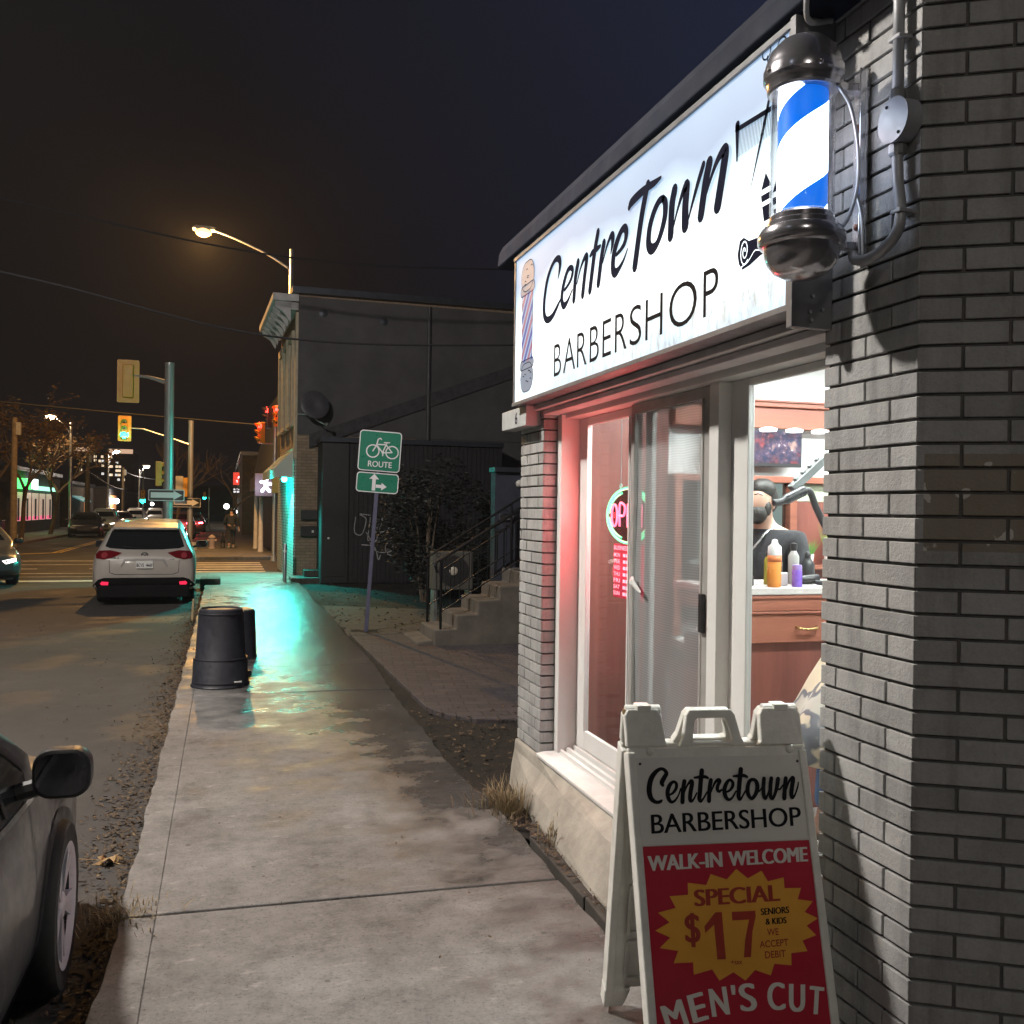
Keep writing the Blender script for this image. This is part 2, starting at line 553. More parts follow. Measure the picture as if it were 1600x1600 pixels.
def right_x(y):
    return 1.56 + 0.02 * math.sin(y * 1.3) - (0.07 * math.exp(-((y - 6.4) / 0.9) ** 2)) + 0.006 * math.sin(y * 17) + max(0, min(0.1, (y - 8) * 0.02))
for i in range(len(joints) - 1):
    g = 0.011 if abs(joints[i] - 5.76) > 0.1 else 0.003
    t = rs.uniform(-0.012, 0.012); zt = rs.uniform(-0.004, 0.002)
    slab(sl, lambda y: -0.262, right_x, joints[i], joints[i + 1], zt, t, g, -0.035 if joints[i] < 9 else -0.01)
    slab(kb, edge_x, lambda y: -0.2623, joints[i], joints[i + 1], zt - 0.002, t, g, -0.035 if joints[i] < 9 else -0.01)
struct(sl.build("sidewalk", concrete, bevel=0.008))
struct(kb.build("kerb", concrete, bevel=0.005))
struct(MB().box(-2.2, -0.40, 24.3, 26.6, -0.2, -0.006).build("sidewalk_corner", concrete, bevel=0.03))
# far pavement beyond the side road
fs = MB()
fs.prism([(-1.6, 35.0), (2.6, 35.0), (2.6, 120), (-1.6, 120)], -0.3, 0.0, 'z')
struct(fs.build("far_sidewalk", concrete, bevel=0.03))
fl = MB()
fl.prism([(-30, 35.0), (-9.0, 37.0), (-9.0, 400), (-30, 400)], -0.3, 0.0, 'z')
struct(fl.build("opposite_sidewalk", M("opposite_pavement", (0.17, 0.15, 0.13), 0.85, var=0.3, scale=1.5), bevel=0.03))
struct(MB().box(-30, -9.0, -40, 26.6, -0.3, 0.0).build("opposite_sidewalk", M("opposite_pavement", (0.17, 0.15, 0.13), 0.85)))

# bare soil of the lot beside and behind the shop
so = MB(); nx, ny = 60, 110
for j in range(ny + 1):
    for i in range(nx + 1):
        x = 1.5 + 12.5 * (i / nx) ** 1.5; y = 4.9 + 21.7 * j / ny
        z = -0.035 + 0.018 * math.sin(x * 3.1 + y * 2.2) * math.sin(y * 1.7) + rs.uniform(-0.012, 0.012)
        so.v.append((x, y, z))
for j in range(ny):
    for i in range(nx):
        a = j * (nx + 1) + i
        so.f.append((a, a + 1, a + nx + 2, a + nx + 1))
struct(so.build("lot_ground", soil, smooth=True))
# concrete apron between pavement and shop wall
ap = MB()
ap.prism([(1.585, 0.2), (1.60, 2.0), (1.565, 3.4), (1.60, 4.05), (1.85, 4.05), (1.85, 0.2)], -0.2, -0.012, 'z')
ap.prism([(1.60, 4.07), (1.61, 4.9), (1.70, 5.15), (1.85, 5.2), (1.85, 4.07)], -0.2, -0.022, 'z')
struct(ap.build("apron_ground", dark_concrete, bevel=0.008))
# brick-paved forecourt
def paver_mat():
    m, nt, b, out = new_mat("paving_blocks")
    v = position(nt)
    br = nt.nodes.new("ShaderNodeTexBrick")
    br.inputs["Scale"].default_value = 1.0
    br.inputs["Brick Width"].default_value = 0.23; br.inputs["Row Height"].default_value = 0.155
    br.inputs["Mortar Size"].default_value = 0.007; br.inputs["Mortar Smooth"].default_value = 0.3
    br.inputs["Color1"].default_value = (0.048, 0.040, 0.044, 1); br.inputs["Color2"].default_value = (0.070, 0.058, 0.062, 1)
    br.inputs["Mortar"].default_value = (0.03, 0.026, 0.024, 1)
    mp = nt.nodes.new("ShaderNodeMapping"); mp.inputs["Rotation"].default_value = (0, 0, R(8))
    nt.links.new(v, mp.inputs["Vector"]); nt.links.new(mp.outputs[0], br.inputs["Vector"])
    c = mixc(nt, 0.6, br.outputs["Color"], ramp(nt, noise(nt, v, 22, 5), [(0.3, 0.5), (0.7, 1.15)]), 'MULTIPLY')
    nt.links.new(c, b.inputs["Base Color"]); b.inputs["Roughness"].default_value = 0.8
    inv = mth(nt, 'SUBTRACT', 1.0, br.outputs["Fac"])
    bump(nt, b, mth(nt, 'ADD', inv, mth(nt, 'MULTIPLY', noise(nt, v, 60), 0.3)), 0.7, 0.012)
    return m
pv = MB()
pv.prism([(1.70, 13.2), (1.74, 8.3), (1.86, 7.95), (2.05, 7.75), (2.4, 7.62), (10, 7.3), (10, 13.6)], -0.2, -0.008, 'z')
struct(pv.build("paved_ground", paver_mat(), bevel=0.01))
struct(MB().prism([(1.66, 13.3), (4.5, 13.5), (4.5, 16.0), (1.70, 17.5)], -0.2, -0.018, 'z').build("lot_path", dark_concrete, bevel=0.02))

# ------------------------------------------------------------------ loose leaves and grass
leaf_mat, _nt, _b, _o = new_mat("dead_leaves")
_c = ramp(_nt, noise(_nt, position(_nt), 55, 2), [(0.3, (0.025, 0.015, 0.009)), (0.52, (0.07, 0.043, 0.022)), (0.72, (0.20, 0.13, 0.065))])
_nt.links.new(_c, _b.inputs["Base Color"]); _b.inputs["Roughness"].default_value = 0.8
def add_leaf(mb, x, y, z, s, rnd):
    a = rnd.uniform(0, 6.28); t1 = rnd.uniform(-0.6, 0.6); t2 = rnd.uniform(-0.5, 0.5)
    m = Matrix.Rotation(a, 3, 'Z') @ Matrix.Rotation(t1, 3, 'X') @ Matrix.Rotation(t2, 3, 'Y')
    pts = [(-s, 0, 0), (-0.3 * s, 0.38 * s, 0.12 * s), (0.5 * s, 0.30 * s, 0.05 * s), (s, 0, 0.15 * s), (0.4 * s, -0.34 * s, 0.08 * s), (-0.4 * s, -0.36 * s, 0.05 * s)]
    mb.add([tuple(m @ Vector(p) + Vector((x, y, z))) for p in pts], [(0, 1, 2, 3), (0, 3, 4, 5)])
lv = MB(); rl = random.Random(11)
for i in range(4200):
    y = 2.2 + 19 * rl.random() ** 1.6
    x = edge_x(y) - 0.02 - abs(rl.gauss(0, 0.13 + 0.02 * (y < 9)))
    add_leaf(lv, x, y, -0.115 + 0.03 * math.exp(-((x + 0.46) / 0.08) ** 2) * rl.random(), rl.uniform(0.009, 0.026), rl)
for i in range(900):
    y = rl.uniform(2.5, 20); add_leaf(lv, rl.uniform(-3.5, -0.5), y, -0.118, rl.uniform(0.006, 0.018), rl)
for i in range(160):
    add_leaf(lv, rl.uniform(-0.35, 1.55), rl.uniform(2.8, 14), 0.006, rl.uniform(0.004, 0.011), rl)
for i in range(600):
    y = rl.uniform(5.0, 8.2); add_leaf(lv, rl.uniform(1.52, 1.9 + (y - 5) * 0.5), y, -0.01, rl.uniform(0.01, 0.03), rl)
for i in range(900):
    y = rl.uniform(13.2, 23.4); add_leaf(lv, rl.uniform(1.62, 4.5), y, -0.01, rl.uniform(0.015, 0.04), rl)
for i in range(260):
    y = rl.uniform(2.9, 5.1); add_leaf(lv, 1.60 + 0.10 * abs(rl.gauss(0, 0.6)), y, -0.004, rl.uniform(0.006, 0.02), rl)
tag(lv.build("fallen_leaves", leaf_mat, recalc=False), "brown dead leaves littering the gutter and the bare soil", "leaves", kind="stuff")

straw = M("dry_grass", (0.22, 0.165, 0.09), 0.8, var=0.5, scale=30)
def tuft(name, label, c, n, h, spread, seed, lean=0.6):
    rnd = random.Random(seed); mb = MB()
    for i in range(n):
        a = rnd.uniform(0, 6.28); r0 = abs(rnd.gauss(0, spread * 0.5)); l = h * rnd.uniform(0.35, 1.1)
        b0 = Vector((r0 * math.cos(a), r0 * math.sin(a), 0)); a2 = a + rnd.gauss(0, 0.9)
        d = Vector((math.cos(a2), math.sin(a2), 0)) * l * rnd.uniform(0.1, lean)
        w = rnd.uniform(0.0015, 0.004); s = Vector((-math.sin(a2), math.cos(a2), 0)) * w
        p = [b0, b0 + d * 0.35 + Vector((0, 0, l * 0.5)), b0 + d + Vector((0, 0, l * rnd.uniform(0.55, 0.95)))]
        mb.add([tuple(p[0] - s), tuple(p[0] + s), tuple(p[1] + s * 0.8), tuple(p[1] - s * 0.8), tuple(p[2])], [(0, 1, 2, 3), (3, 2, 4)])
    t = mb.build(name, straw, recalc=False); t.location = c
    tag(t, label, "weeds")
    return t
tuft("weed_tuft", "tall dry weed tuft against the foot of the brick shop corner", (1.60, 5.33, -0.02), 320, 0.22, 0.22, 5)
tuft("weed_tuft", "flattened pale dry weeds sprawling over the kerb by the parked dark car", (-0.40, 4.36, -0.03), 190, 0.10, 0.22, 6, 1.5)
tuft("weed_tuft", "small straggly weed in the crack between apron and shop wall", (1.70, 4.75, -0.02), 60, 0.17, 0.12, 8)
# one big maple leaf in the gutter
ml = MB(); pts = []
for k in range(22):
    a = 2 * math.pi * k / 22; r = 0.085 * (1.0 if k % 4 == 0 else 0.72 if k % 2 == 0 else 0.45)
    pts.append((r * math.cos(a), r * 0.8 * math.sin(a), 0.02 * math.sin(3 * a)))
ml.poly(pts); ml.tube([(-0.04, 0, 0), (-0.15, 0.02, 0.01)], 0.002, 5)
tag(ml.build("maple_leaf", M("pale_leaf", (0.40, 0.25, 0.11), 0.7, var=0.3, scale=20)), "large pale curled maple leaf lying in the gutter by the kerb", "leaf").location = (-0.56, 5.35, -0.105)

# ================================================================== THE SHOP
shop = thing("corner_shop", "single-storey painted brick corner shop with lit window and flat roof", "shop", (1.84, 4.0, 0))
SH = (1.84, 4.0, 0)
def brick_mat():
    m, nt, b, out = new_mat("painted_brick")
    v = position(nt)
    a = noise(nt, v, 7, 6, 0.65); f = noise(nt, v, 90, 4, 0.7)
    c = ramp(nt, a, [(0.3, (0.36, 0.36, 0.358)), (0.6, (0.445, 0.445, 0.44)), (0.8, (0.50, 0.50, 0.495))])
    chips = ramp(nt, noise(nt, v, 26, 3, 0.5), [(0.69, 0.0), (0.705, 1.0)])
    c = mixc(nt, chips, c, (0.46, 0.44, 0.41))
    c = mixc(nt, 0.35, c, ramp(nt, f, [(0.3, 0.6), (0.6, 1.0)]), 'MULTIPLY')
    g = nt.nodes.new("ShaderNodeNewGeometry")
    c = mixc(nt, 1.0, c, ramp(nt, g.outputs["Random Per Island"], [(0.0, 0.74), (0.25, 0.92), (1.0, 1.04)]), 'MULTIPLY')
    # grime washed down the wall and one patch where the grey paint has been worn back to tan brick
    streak = noise(nt, position(nt, (6, 6, 0.7)), 2.0, 5, 0.65)
    c = mixc(nt, 0.55, c, ramp(nt, streak, [(0.36, 0.55), (0.52, 1.0)]), 'MULTIPLY')
    sp_ = nt.nodes.new("ShaderNodeSeparateXYZ"); nt.links.new(g.outputs["Position"], sp_.inputs[0])
    inz = mth(nt, 'MULTIPLY', mth(nt, 'GREATER_THAN', sp_.outputs["Z"], 1.655), mth(nt, 'LESS_THAN', sp_.outputs["Z"], 1.925))
    inx = mth(nt, 'MULTIPLY', mth(nt, 'GREATER_THAN', sp_.outputs["X"], 1.86), mth(nt, 'LESS_THAN', sp_.outputs["Y"], 2.2))
    worn = mth(nt, 'MULTIPLY', inz, inx)
    c = mixc(nt, mth(nt, 'MULTIPLY', worn, 0.75), c, (0.25, 0.20, 0.14))
    spots = ramp(nt, noise(nt, position(nt), 17, 3, 0.4), [(0.655, 0.0), (0.67, 1.0)])
    c = mixc(nt, mth(nt, 'MULTIPLY', worn, spots), c, (0.62, 0.59, 0.54))
    nt.links.new(c, b.inputs["Base Color"]); b.inputs["Roughness"].default_value = 0.62
    bump(nt, b, mth(nt, 'ADD', mth(nt, 'MULTIPLY', f, 1.6), a), 0.4, 0.006)
    return m
brick = brick_mat()
mortar = M("mortar", (0.115, 0.11, 0.105), 0.9, var=0.3, scale=30)
PITCH, JH, JV = 0.0679, 0.0095, 0.009
rb = random.Random(4)
def bricks(mb, fn, length, z0, z1, first, second, full=0.236, proud=0.010, left_tip=0.0):
    """fn(s, d, z) -> world; s along wall from the corner, d outward; alternating first/second starting widths"""
    k = 0; z = z0
    while z < z1:
        s = 0.0; w = first if k % 2 == 0 else second
        while s < length - 0.012:
            e_ = min(s + w, length)
            j = rb.uniform(-0.0012, 0.0012)
            a0, a1 = s, e_ - (JV if e_ < length else 0)
            if k == 0 and False: pass
            vs = []
            for zz in (z + JH, z + PITCH):
                for ss, dd in ((a0, -0.03), (a1, -0.03), (a1, proud + j), (a0, proud + j)):
                    vs.append(fn(ss, dd, zz))
            mb.add(vs, [(0, 1, 2, 3), (7, 6, 5, 4), (0, 4, 5, 1), (1, 5, 6, 2), (2, 6, 7, 3), (3, 7, 4, 0)])
            s = e_; w = full
        z += PITCH; k += 1
CH = R(-30); cd = (math.cos(CH), math.sin(CH)); cn = (math.sin(CH), -math.cos(CH))   # chamfered return wall: direction, outward normal
near = MB()
bricks(near, lambda s, d, z: (1.85 - d, 2.20 + s, z), 0.427, -0.02, 3.45, 0.117, 0.230)
bricks(near, lambda s, d, z: (1.842 + cd[0] * s + cn[0] * (d - 0.012), 2.199 + cd[1] * s + cn[1] * (d - 0.012), z), 1.9, -0.02, 3.45, 0.120, 0.240, full=0.240)
near.build("brick_wall", brick, shop, bevel=0.0025, off=SH)
core = MB()
core.prism([(1.852, 2.206), (1.852, 2.617), (2.12, 2.617), (2.12, 2.4), (1.852 + cd[0] * 2.4, 2.206 + cd[1] * 2.4 + 0.25), (1.845 + cd[0] * 2.4, 2.196 + cd[1] * 2.4)], -0.2, 3.46, 'z')
core.build("mortar_core", mortar, shop, off=SH)
farp = MB()
bricks(farp, lambda s, d, z: (1.85 - d, 5.44 + s, z), 0.45, 0.27, 2.36, 0.10, 0.21, full=0.22)
bricks(farp, lambda s, d, z: (1.85 + s, 5.45 - d, z), 0.095, 0.27, 2.36, 0.2, 0.2)
bricks(farp, lambda s, d, z: (1.85 + s, 5.885 + d, z), 3.6, -0.02, 3.3, 0.1, 0.21, full=0.22)
farp.build("brick_wall", brick, shop, bevel=0.0025, off=SH)
cf = MB()
cf.box(1.856, 2.06, 5.452, 5.884, 0.0, 2.40)
cf.box(2.06, 5.6, 5.76, 5.88, -0.2, 3.4)
cf.build("mortar_core", mortar, shop, off=SH)
# flared concrete plinth and sill
pl = MB()
rows_ = []
for yy, b0, b1 in ((2.63, 1.60, 1.66), (3.6, 1.63, 1.69), (4.2, 1.655, 1.70), (4.9, 1.70, 1.735), (5.4, 1.745, 1.77), (5.92, 1.80, 1.81)):
    rows_.append([(b0 - 0.02, yy, -0.2), (b0, yy, 0.0), (b1, yy, 0.10), (min(1.828, b1 + 0.05), yy, 0.20), (1.832, yy, 0.266), (2.10, yy, 0.266), (2.10, yy, -0.2)])
n_ = 7
pl.add([p for r_ in rows_ for p in r_], [(i * n_ + k, i * n_ + (k + 1) % n_, (i + 1) * n_ + (k + 1) % n_, (i + 1) * n_ + k) for i in range(len(rows_) - 1) for k in range(n_)] + [tuple(range(n_)), tuple(range((len(rows_) - 1) * n_, len(rows_) * n_))])
plinth_mat = M("painted_plinth", (0.36, 0.33, 0.285), 0.75, var=0.28, scale=4, bmp=0.5, bscale=16)
pl.build("plinth", plinth_mat, shop, bevel=0.012, off=SH)
sl_ = MB()
sl_.prism([(1.818, 0.268), (1.818, 0.288), (1.86, 0.296), (2.0, 0.300), (2.0, 0.268)], 2.632, 5.436, 'y')
sl_.build("sill", M("chalky_white_paint", (0.66, 0.65, 0.63), 0.6, var=0.12, scale=9, bmp=0.3, bscale=40), shop, bevel=0.004, off=SH)
# lintel boards, wall above, roof and cornice
lt = MB()
lt.box(1.80, 2.01, 2.63, 5.60, 2.365, 2.398)
lt.box(1.835, 1.93, 2.63, 5.44, 2.335, 2.362)
lt.build("lintel", M("lintel_paint", (0.60, 0.59, 0.60), 0.55, var=0.15, scale=5, bmp=0.15), shop, bevel=0.004, off=SH)
up = MB()
up.box(1.852, 2.05, 2.22, 5.88, 2.402, 3.46)
up.build("upper_wall", mortar, shop, off=SH)
co = MB()
co.prism([(1.70, 3.325), (1.682, 3.34), (1.690, 3.42), (1.715, 3.47), (1.80, 3.53), (2.10, 3.56), (2.10, 3.325)], 2.10, 5.96, 'y')
co.build("cornice", M("cornice_metal", (0.022, 0.028, 0.045), 0.8, metal=0.0, spec=0.15, var=0.25, scale=2, bmp=0.08, bscale=12), shop, bevel=0.006, off=SH)
rf = MB(); rf.prism([(2.125, 2.10), (6.0, -0.12), (6.0, 5.9), (2.125, 5.9)], 3.35, 3.5, "z"); rf.build("roof", dark_metal, shop, off=SH)
ab = MB(); ab.box(1.745, 1.842, 5.50, 6.02, 2.275, 2.395); adb = ab.build("address_board", M("address_board", (0.42, 0.44, 0.44), 0.5), shop, bevel=0.003, off=SH)
tb = MB(); tb.text("6", lambda a, b: (1.7435, 5.72 - a, 2.295 + b), 0, 0, 0.045, 0.075); tb.build("house_number", sign_print, adb, off=SH, recalc=False)
# the sliding window
wn_ = MB()
wn_.box(1.93, 2.12, 5.365, 5.438, 0.302, 2.333)          # far jamb
wn_.box(1.93, 2.12, 2.632, 2.70, 0.302, 2.333)           # near jamb
wn_.box(1.955, 2.12, 2.70, 5.365, 2.310, 2.364)           # head
wn_.box(1.985, 2.10, 3.57, 3.65, 0.345, 2.308)            # post
for x0, z1 in ((1.945, 0.318), (1.985, 0.330), (2.03, 0.342), (2.075, 0.345)):
    wn_.box(x0, x0 + 0.022, 2.70, 5.365, 0.300, z1)
wn_.box(1.94, 2.12, 2.70, 5.365, 0.2985, 0.304)
win = wn_.build("window", frame_paint, shop, bevel=0.003, off=SH)
def sash(y0, y1, z0, z1, x0, x1, sw, tr, brl, name="sash", mat=None):
    mb = MB()
    mb.box(x0, x1, y0, y0 + sw[0], z0, z1); mb.box(x0, x1, y1 - sw[1], y1, z0, z1)
    mb.box(x0 + 0.001, x1 - 0.001, y0 + sw[0], y1 - sw[1], z1 - tr, z1); mb.box(x0 + 0.001, x1 - 0.001, y0 + sw[0], y1 - sw[1], z0, z0 + brl)
    # inner bead
    b_ = 0.014
    mb.box(x0 - 0.006, x0 + 0.01, y0 + sw[0] - b_, y0 + sw[0] + 0.004, z0 + brl, z1 - tr)
    mb.box(x0 - 0.006, x0 + 0.01, y1 - sw[1] - 0.004, y1 - sw[1] + b_, z0 + brl, z1 - tr)
    return mb.build(name, mat or frame_paint, win, bevel=0.003, off=SH)
sash(4.515, 5.36, 0.347, 2.308, 2.045, 2.072, (0.105, 0.135), 0.045, 0.11)
sash(2.705, 3.568, 0.347, 2.308, 2.045, 2.072, (0.06, 0.14), 0.03, 0.11)
sash(3.655, 4.50, 0.345, 2.306, 2.08, 2.10, (0.06, 0.09), 0.045, 0.10)
screen_metal = M("screen_frame", (0.20, 0.20, 0.20), 0.5, metal=0.3)
ss = sash(3.66, 4.512, 0.335, 2.306, 2.005, 2.03, (0.085, 0.05), 0.05, 0.09, "screen_frame", M("bronze_frame", (0.46, 0.45, 0.43), 0.45, metal=0.3))
pane = GLASS("window_glass", (0.95, 0.965, 0.96), 0.5, 0.035)
MB().box(2.055, 2.061, 4.62, 5.225, 0.457, 2.263).build("pane", pane, win, off=SH)
MB().box(2.055, 2.061, 2.765, 3.428, 0.457, 2.278).build("pane", GLASS("clean_glass", (0.97, 0.98, 0.975), 0.4, 0.0), win, off=SH)
MB().box(2.087, 2.093, 3.715, 4.41, 0.445, 2.261).build("pane", pane, win, off=SH)
def screen_mat():
    m, nt, b, out = new_mat("insect_screen")
    b.inputs["Base Color"].default_value = (0.27, 0.275, 0.28, 1); b.inputs["Roughness"].default_value = 0.6
    v = coords(nt)
    warp = noise(nt, v, 2.2, 2)
    mp = nt.nodes.new("ShaderNodeSeparateXYZ"); nt.links.new(v, mp.inputs[0])
    ph = mth(nt, 'ADD', mth(nt, 'MULTIPLY', mp.outputs["Z"], 520.0), mth(nt, 'MULTIPLY', warp, 26.0))
    wv = mth(nt, 'MULTIPLY_ADD', mth(nt, 'SINE', ph), 0.09)
    wv.node.inputs[2].default_value = 0.68
    tr = nt.nodes.new("ShaderNodeBsdfTransparent")
    mx = nt.nodes.new("ShaderNodeMixShader")
    nt.links.new(wv, mx.inputs[0]); nt.links.new(tr.outputs[0], mx.inputs[1]); nt.links.new(b.outputs[0], mx.inputs[2])
    nt.links.new(mx.outputs[0], out.inputs["Surface"])
    return m
sc_ = MB(); n_ = 14
for j in range(n_ + 1):
    for i in range(n_ + 1):
        y = 3.742 + (4.464 - 3.742) * i / n_; z = 0.42 + (2.258 - 0.42) * j / n_
        sc_.v.append((2.016 + 0.006 * math.sin(i * 0.9 + j * 0.7), y, z))
for j in range(n_):
    for i in range(n_):
        a = j * (n_ + 1) + i; sc_.f.append((a, a + 1, a + n_ + 2, a + n_ + 1))
sc_.build("insect_screen", screen_mat(), win, smooth=True, off=SH)
hm = MB(); hm.box(1.985, 2.003, 3.695, 3.73, 1.23, 1.40); hm.build("handle", black_paint, win, bevel=0.004, off=SH)
hm = MB(); hm.tube([(1.99, 4.44, 1.42), (1.97, 4.40, 1.40), (1.985, 4.33, 1.35)], [0.008, 0.016, 0.006], 6); hm.build("torn_tape", white_paint, win, off=SH)

# ------------------------------------------------------------------ interior room
room_white = M("room_white", (0.78, 0.80, 0.79), 0.6, var=0.03)
panel_red = None
def wood_mat(name, c0, c1, rough=0.4, scale=(1, 1, 0.08)):
    m, nt, b, out = new_mat(name)
    v = coords(nt, "Object", scale)
    f = noise(nt, v, 28, 6, 0.7); g = noise(nt, v, 5, 3)
    c = mixc(nt, 0.5, ramp(nt, f, [(0.3, c0), (0.7, c1)]), ramp(nt, g, [(0.3, c0), (0.7, c1)]))
    nt.links.new(c, b.inputs["Base Color"]); b.inputs["Roughness"].default_value = rough
    bump(nt, b, f, 0.1, 0.003)
    return m
panel_red = wood_mat("red_wood_panel", (0.12, 0.036, 0.028), (0.24, 0.078, 0.058))
oak_red = wood_mat("red_oak", (0.20, 0.065, 0.04), (0.34, 0.125, 0.08), 0.4, (0.08, 0.3, 1))
struct(MB().prism([(2.14, 2.36), (5.6, 0.44), (5.6, 5.758), (2.14, 5.758)], 0.10, 0.20, "z").build("shop_floor", M("floor_tiles", (0.42, 0.40, 0.38), 0.35, var=0.12, scale=2)))
struct(MB().prism([(2.06, 2.38), (5.6, 0.40), (5.6, 5.758), (2.06, 5.758)], 2.82, 2.90, "z").build("shop_ceiling", room_white))
struct(MB().box(2.13, 5.5, 5.70, 5.757, 0.20, 2.82).build("inner_wall", room_white))
struct(MB().box(5.5, 5.6, 0.9, 5.757, 0.20, 2.82).build("inner_wall", room_white))
struct(MB().prism([(2.13, 2.42), (2.13, 2.35), (5.5, 0.4), (5.5, 0.55)], 0.20, 2.82, 'z').build("inner_wall", room_white))
for i, (x, y) in enumerate([(3.0, 3.2), (3.0, 4.75), (4.3, 3.2), (4.3, 4.75)]):
    t = thing("ceiling_light", "white fluorescent ceiling light inside the shop", "ceiling light", (x, y, 2.82), 0, "ceiling lights inside the shop")
    MB().box(-0.55, 0.55, -0.11, 0.11, -0.03, -0.002).build("housing", white_paint, t, bevel=0.004)
    MB().box(-0.53, 0.53, -0.09, 0.09, -0.04, -0.031).build("diffuser", EM("fluorescent_light", (0.93, 1.0, 0.98), 95.0), t)
# wood wall panel near the street window
wp = MB(); wp.box(2.14, 2.78, 5.655, 5.698, 0.20, 2.80)
tag(wp.build("wood_panel", panel_red), "dark red wood wall panel behind the glowing window signs", "panel")
# barber station on the far wall
stn = thing("mirror_station", "red oak barber station with crown board and tall mirrors on far wall", "barber station", (3.5, 5.62, 0.2))
SO = (3.5, 5.62, 0.2)
mb = MB()
mb.box(2.80, 4.6, 5.60, 5.698, 2.33, 2.47); mb.box(2.80, 4.6, 5.57, 5.698, 2.472, 2.50)
mb.box(2.80, 4.6, 5.585, 5.698, 2.505, 2.52)
mb.build("crown_board", oak_red, stn, bevel=0.004, off=SO)
mb = MB(); mb.box(2.80, 4.6, 5.60, 5.698, 1.965, 2.01); mb.build("rail", oak_red, stn, bevel=0.004, off=SO)
for x in (2.80, 3.66, 4.5):
    MB().box(x, x + 0.055, 5.59, 5.698, 0.95, 1.962).build("post", oak_red, stn, bevel=0.004, off=SO)
mb = MB(); mb.box(2.86, 3.655, 5.64, 5.698, 1.05, 1.96)
mb.build("mirror", M("mirror_glass", (0.35, 0.42, 0.42), 0.03, metal=1.0, var=0.02, rvar=0.01), stn, off=SO)
mb = MB(); mb.box(3.72, 4.49, 5.655, 5.698, 0.95, 1.84); mb.build("back_panel", panel_red, stn, off=SO)
mb = MB(); mb.box(3.72, 4.49, 5.66, 5.698, 1.845, 1.96); mb.build("upper_panel", M("pale_green_panel", (0.55, 0.62, 0.45), 0.5), stn, off=SO)
mb = MB(); mb.box(3.72, 4.49, 5.50, 5.653, 1.385, 1.41); mb.build("shelf", oak_red, stn, bevel=0.003, off=SO)
mb = MB(); mb.box(2.8, 4.6, 5.35, 5.698, 0.88, 0.93); mb.build("counter", white_paint, stn, bevel=0.004, off=SO)
# glowing discs added in place of ceiling lights reflected in the mirror
for i in range(4):
    t = MB(); t.lathe([(0.0001, 0), (0.055, 0.004), (0.06, 0.02), (0.03, 0.03)], 16)
    o = t.build("light_reflection", EM("reflected_glow", (1, 1, 1), 3.5)); o.location = (3.25 + i * 0.2, 5.54, 2.30)
    tag(o, "small round white disc standing in for a mirrored ceiling light", "light_reflection", "mirrored ceiling lights under the crown board")
# wall television
tv = thing("television", "wall television showing a red and dark blue crowd scene", "television", (3.5, 5.6, 2.2))
TO = (3.5, 5.6, 2.2)
MB().box(3.02, 3.735, 5.575, 5.598, 2.07, 2.325).build("bezel", black_paint, tv, bevel=0.004, off=TO)
def tv_mat():
    m, nt, b, out = new_mat("tv_picture")
    v = coords(nt)
    a = noise(nt, v, 9, 3); f = noise(nt, v, 26, 4)
    c = mixc(nt, 0.6, ramp(nt, a, [(0.36, (0.28, 0.03, 0.03)), (0.45, (0.02, 0.02, 0.05)), (0.6, (0.03, 0.04, 0.10)), (0.72, (0.55, 0.35, 0.28))]),
             ramp(nt, f, [(0.4, (0.02, 0.02, 0.03)), (0.6, (0.10, 0.05, 0.06)), (0.72, (0.6, 0.55, 0.55))]))
    nt.links.new(c, b.inputs["Base Color"]); nt.links.new(c, b.inputs["Emission Color"])
    b.inputs["Emission Strength"].default_value = 0.9; b.inputs["Roughness"].default_value = 0.2
    return m
MB().box(3.035, 3.72, 5.570, 5.5745, 2.095, 2.312).build("screen", tv_mat(), tv, off=TO)
# counter with drawer
ct = thing("reception_counter", "red oak reception counter with drawer and white top behind window", "counter", (3.1, 4.5, 0.2))
CO = (3.1, 4.5, 0.2)
MB().box(2.42, 3.9, 4.28, 4.85, 1.335, 1.372).build("counter_top", M("pale_top", (0.62, 0.58, 0.56), 0.3), ct, bevel=0.004, off=CO)
mb = MB(); mb.box(2.45, 3.88, 4.295, 4.82, 1.25, 1.333); mb.box(2.44, 3.89, 4.287, 4.82, 1.235, 1.248); mb.box(2.44, 3.89, 4.285, 4.82, 1.315, 1.332)
mb.build("apron_moulding", oak_red, ct, bevel=0.003, off=CO)
dw = MB().box(2.47, 3.86, 4.30, 4.33, 1.085, 1.233).build("drawer", oak_red, ct, bevel=0.003, off=CO)
MB().tube([(2.86, 4.297, 1.165), (2.87, 4.275, 1.16), (2.92, 4.27, 1.155), (2.97, 4.275, 1.16), (2.98, 4.297, 1.165)], 0.007, 8, 4).build("handle", M("brass", (0.55, 0.38, 0.16), 0.3, metal=0.9), dw, smooth=True, off=CO)
mb = MB(); mb.box(2.47, 3.86, 4.335, 4.80, 0.20, 1.083); mb.build("front_panel", panel_red, ct, off=CO)
def bottle(x, y, prof, colr, cap_prof, capc, label, name="bottle", band=None):
    t = thing(name, label, "bottle", (x, y, 1.373), 0, None)
    MB().lathe(prof, 16).build("body", colr, t, smooth=True, auto=50)
    MB().lathe(cap_prof, 14).build("cap", capc, t, smooth=True, auto=50)
    if band:
        MB().lathe(band[0], 16).build("paper_label", band[1], t, smooth=True)
    return t
amber = M("amber_lotion", (0.75, 0.28, 0.06), 0.25, var=0.08)
wcap = M("white_plastic", (0.78, 0.78, 0.77), 0.4, var=0.03)
bplas = M("black_plastic", (0.02, 0.02, 0.022), 0.35)
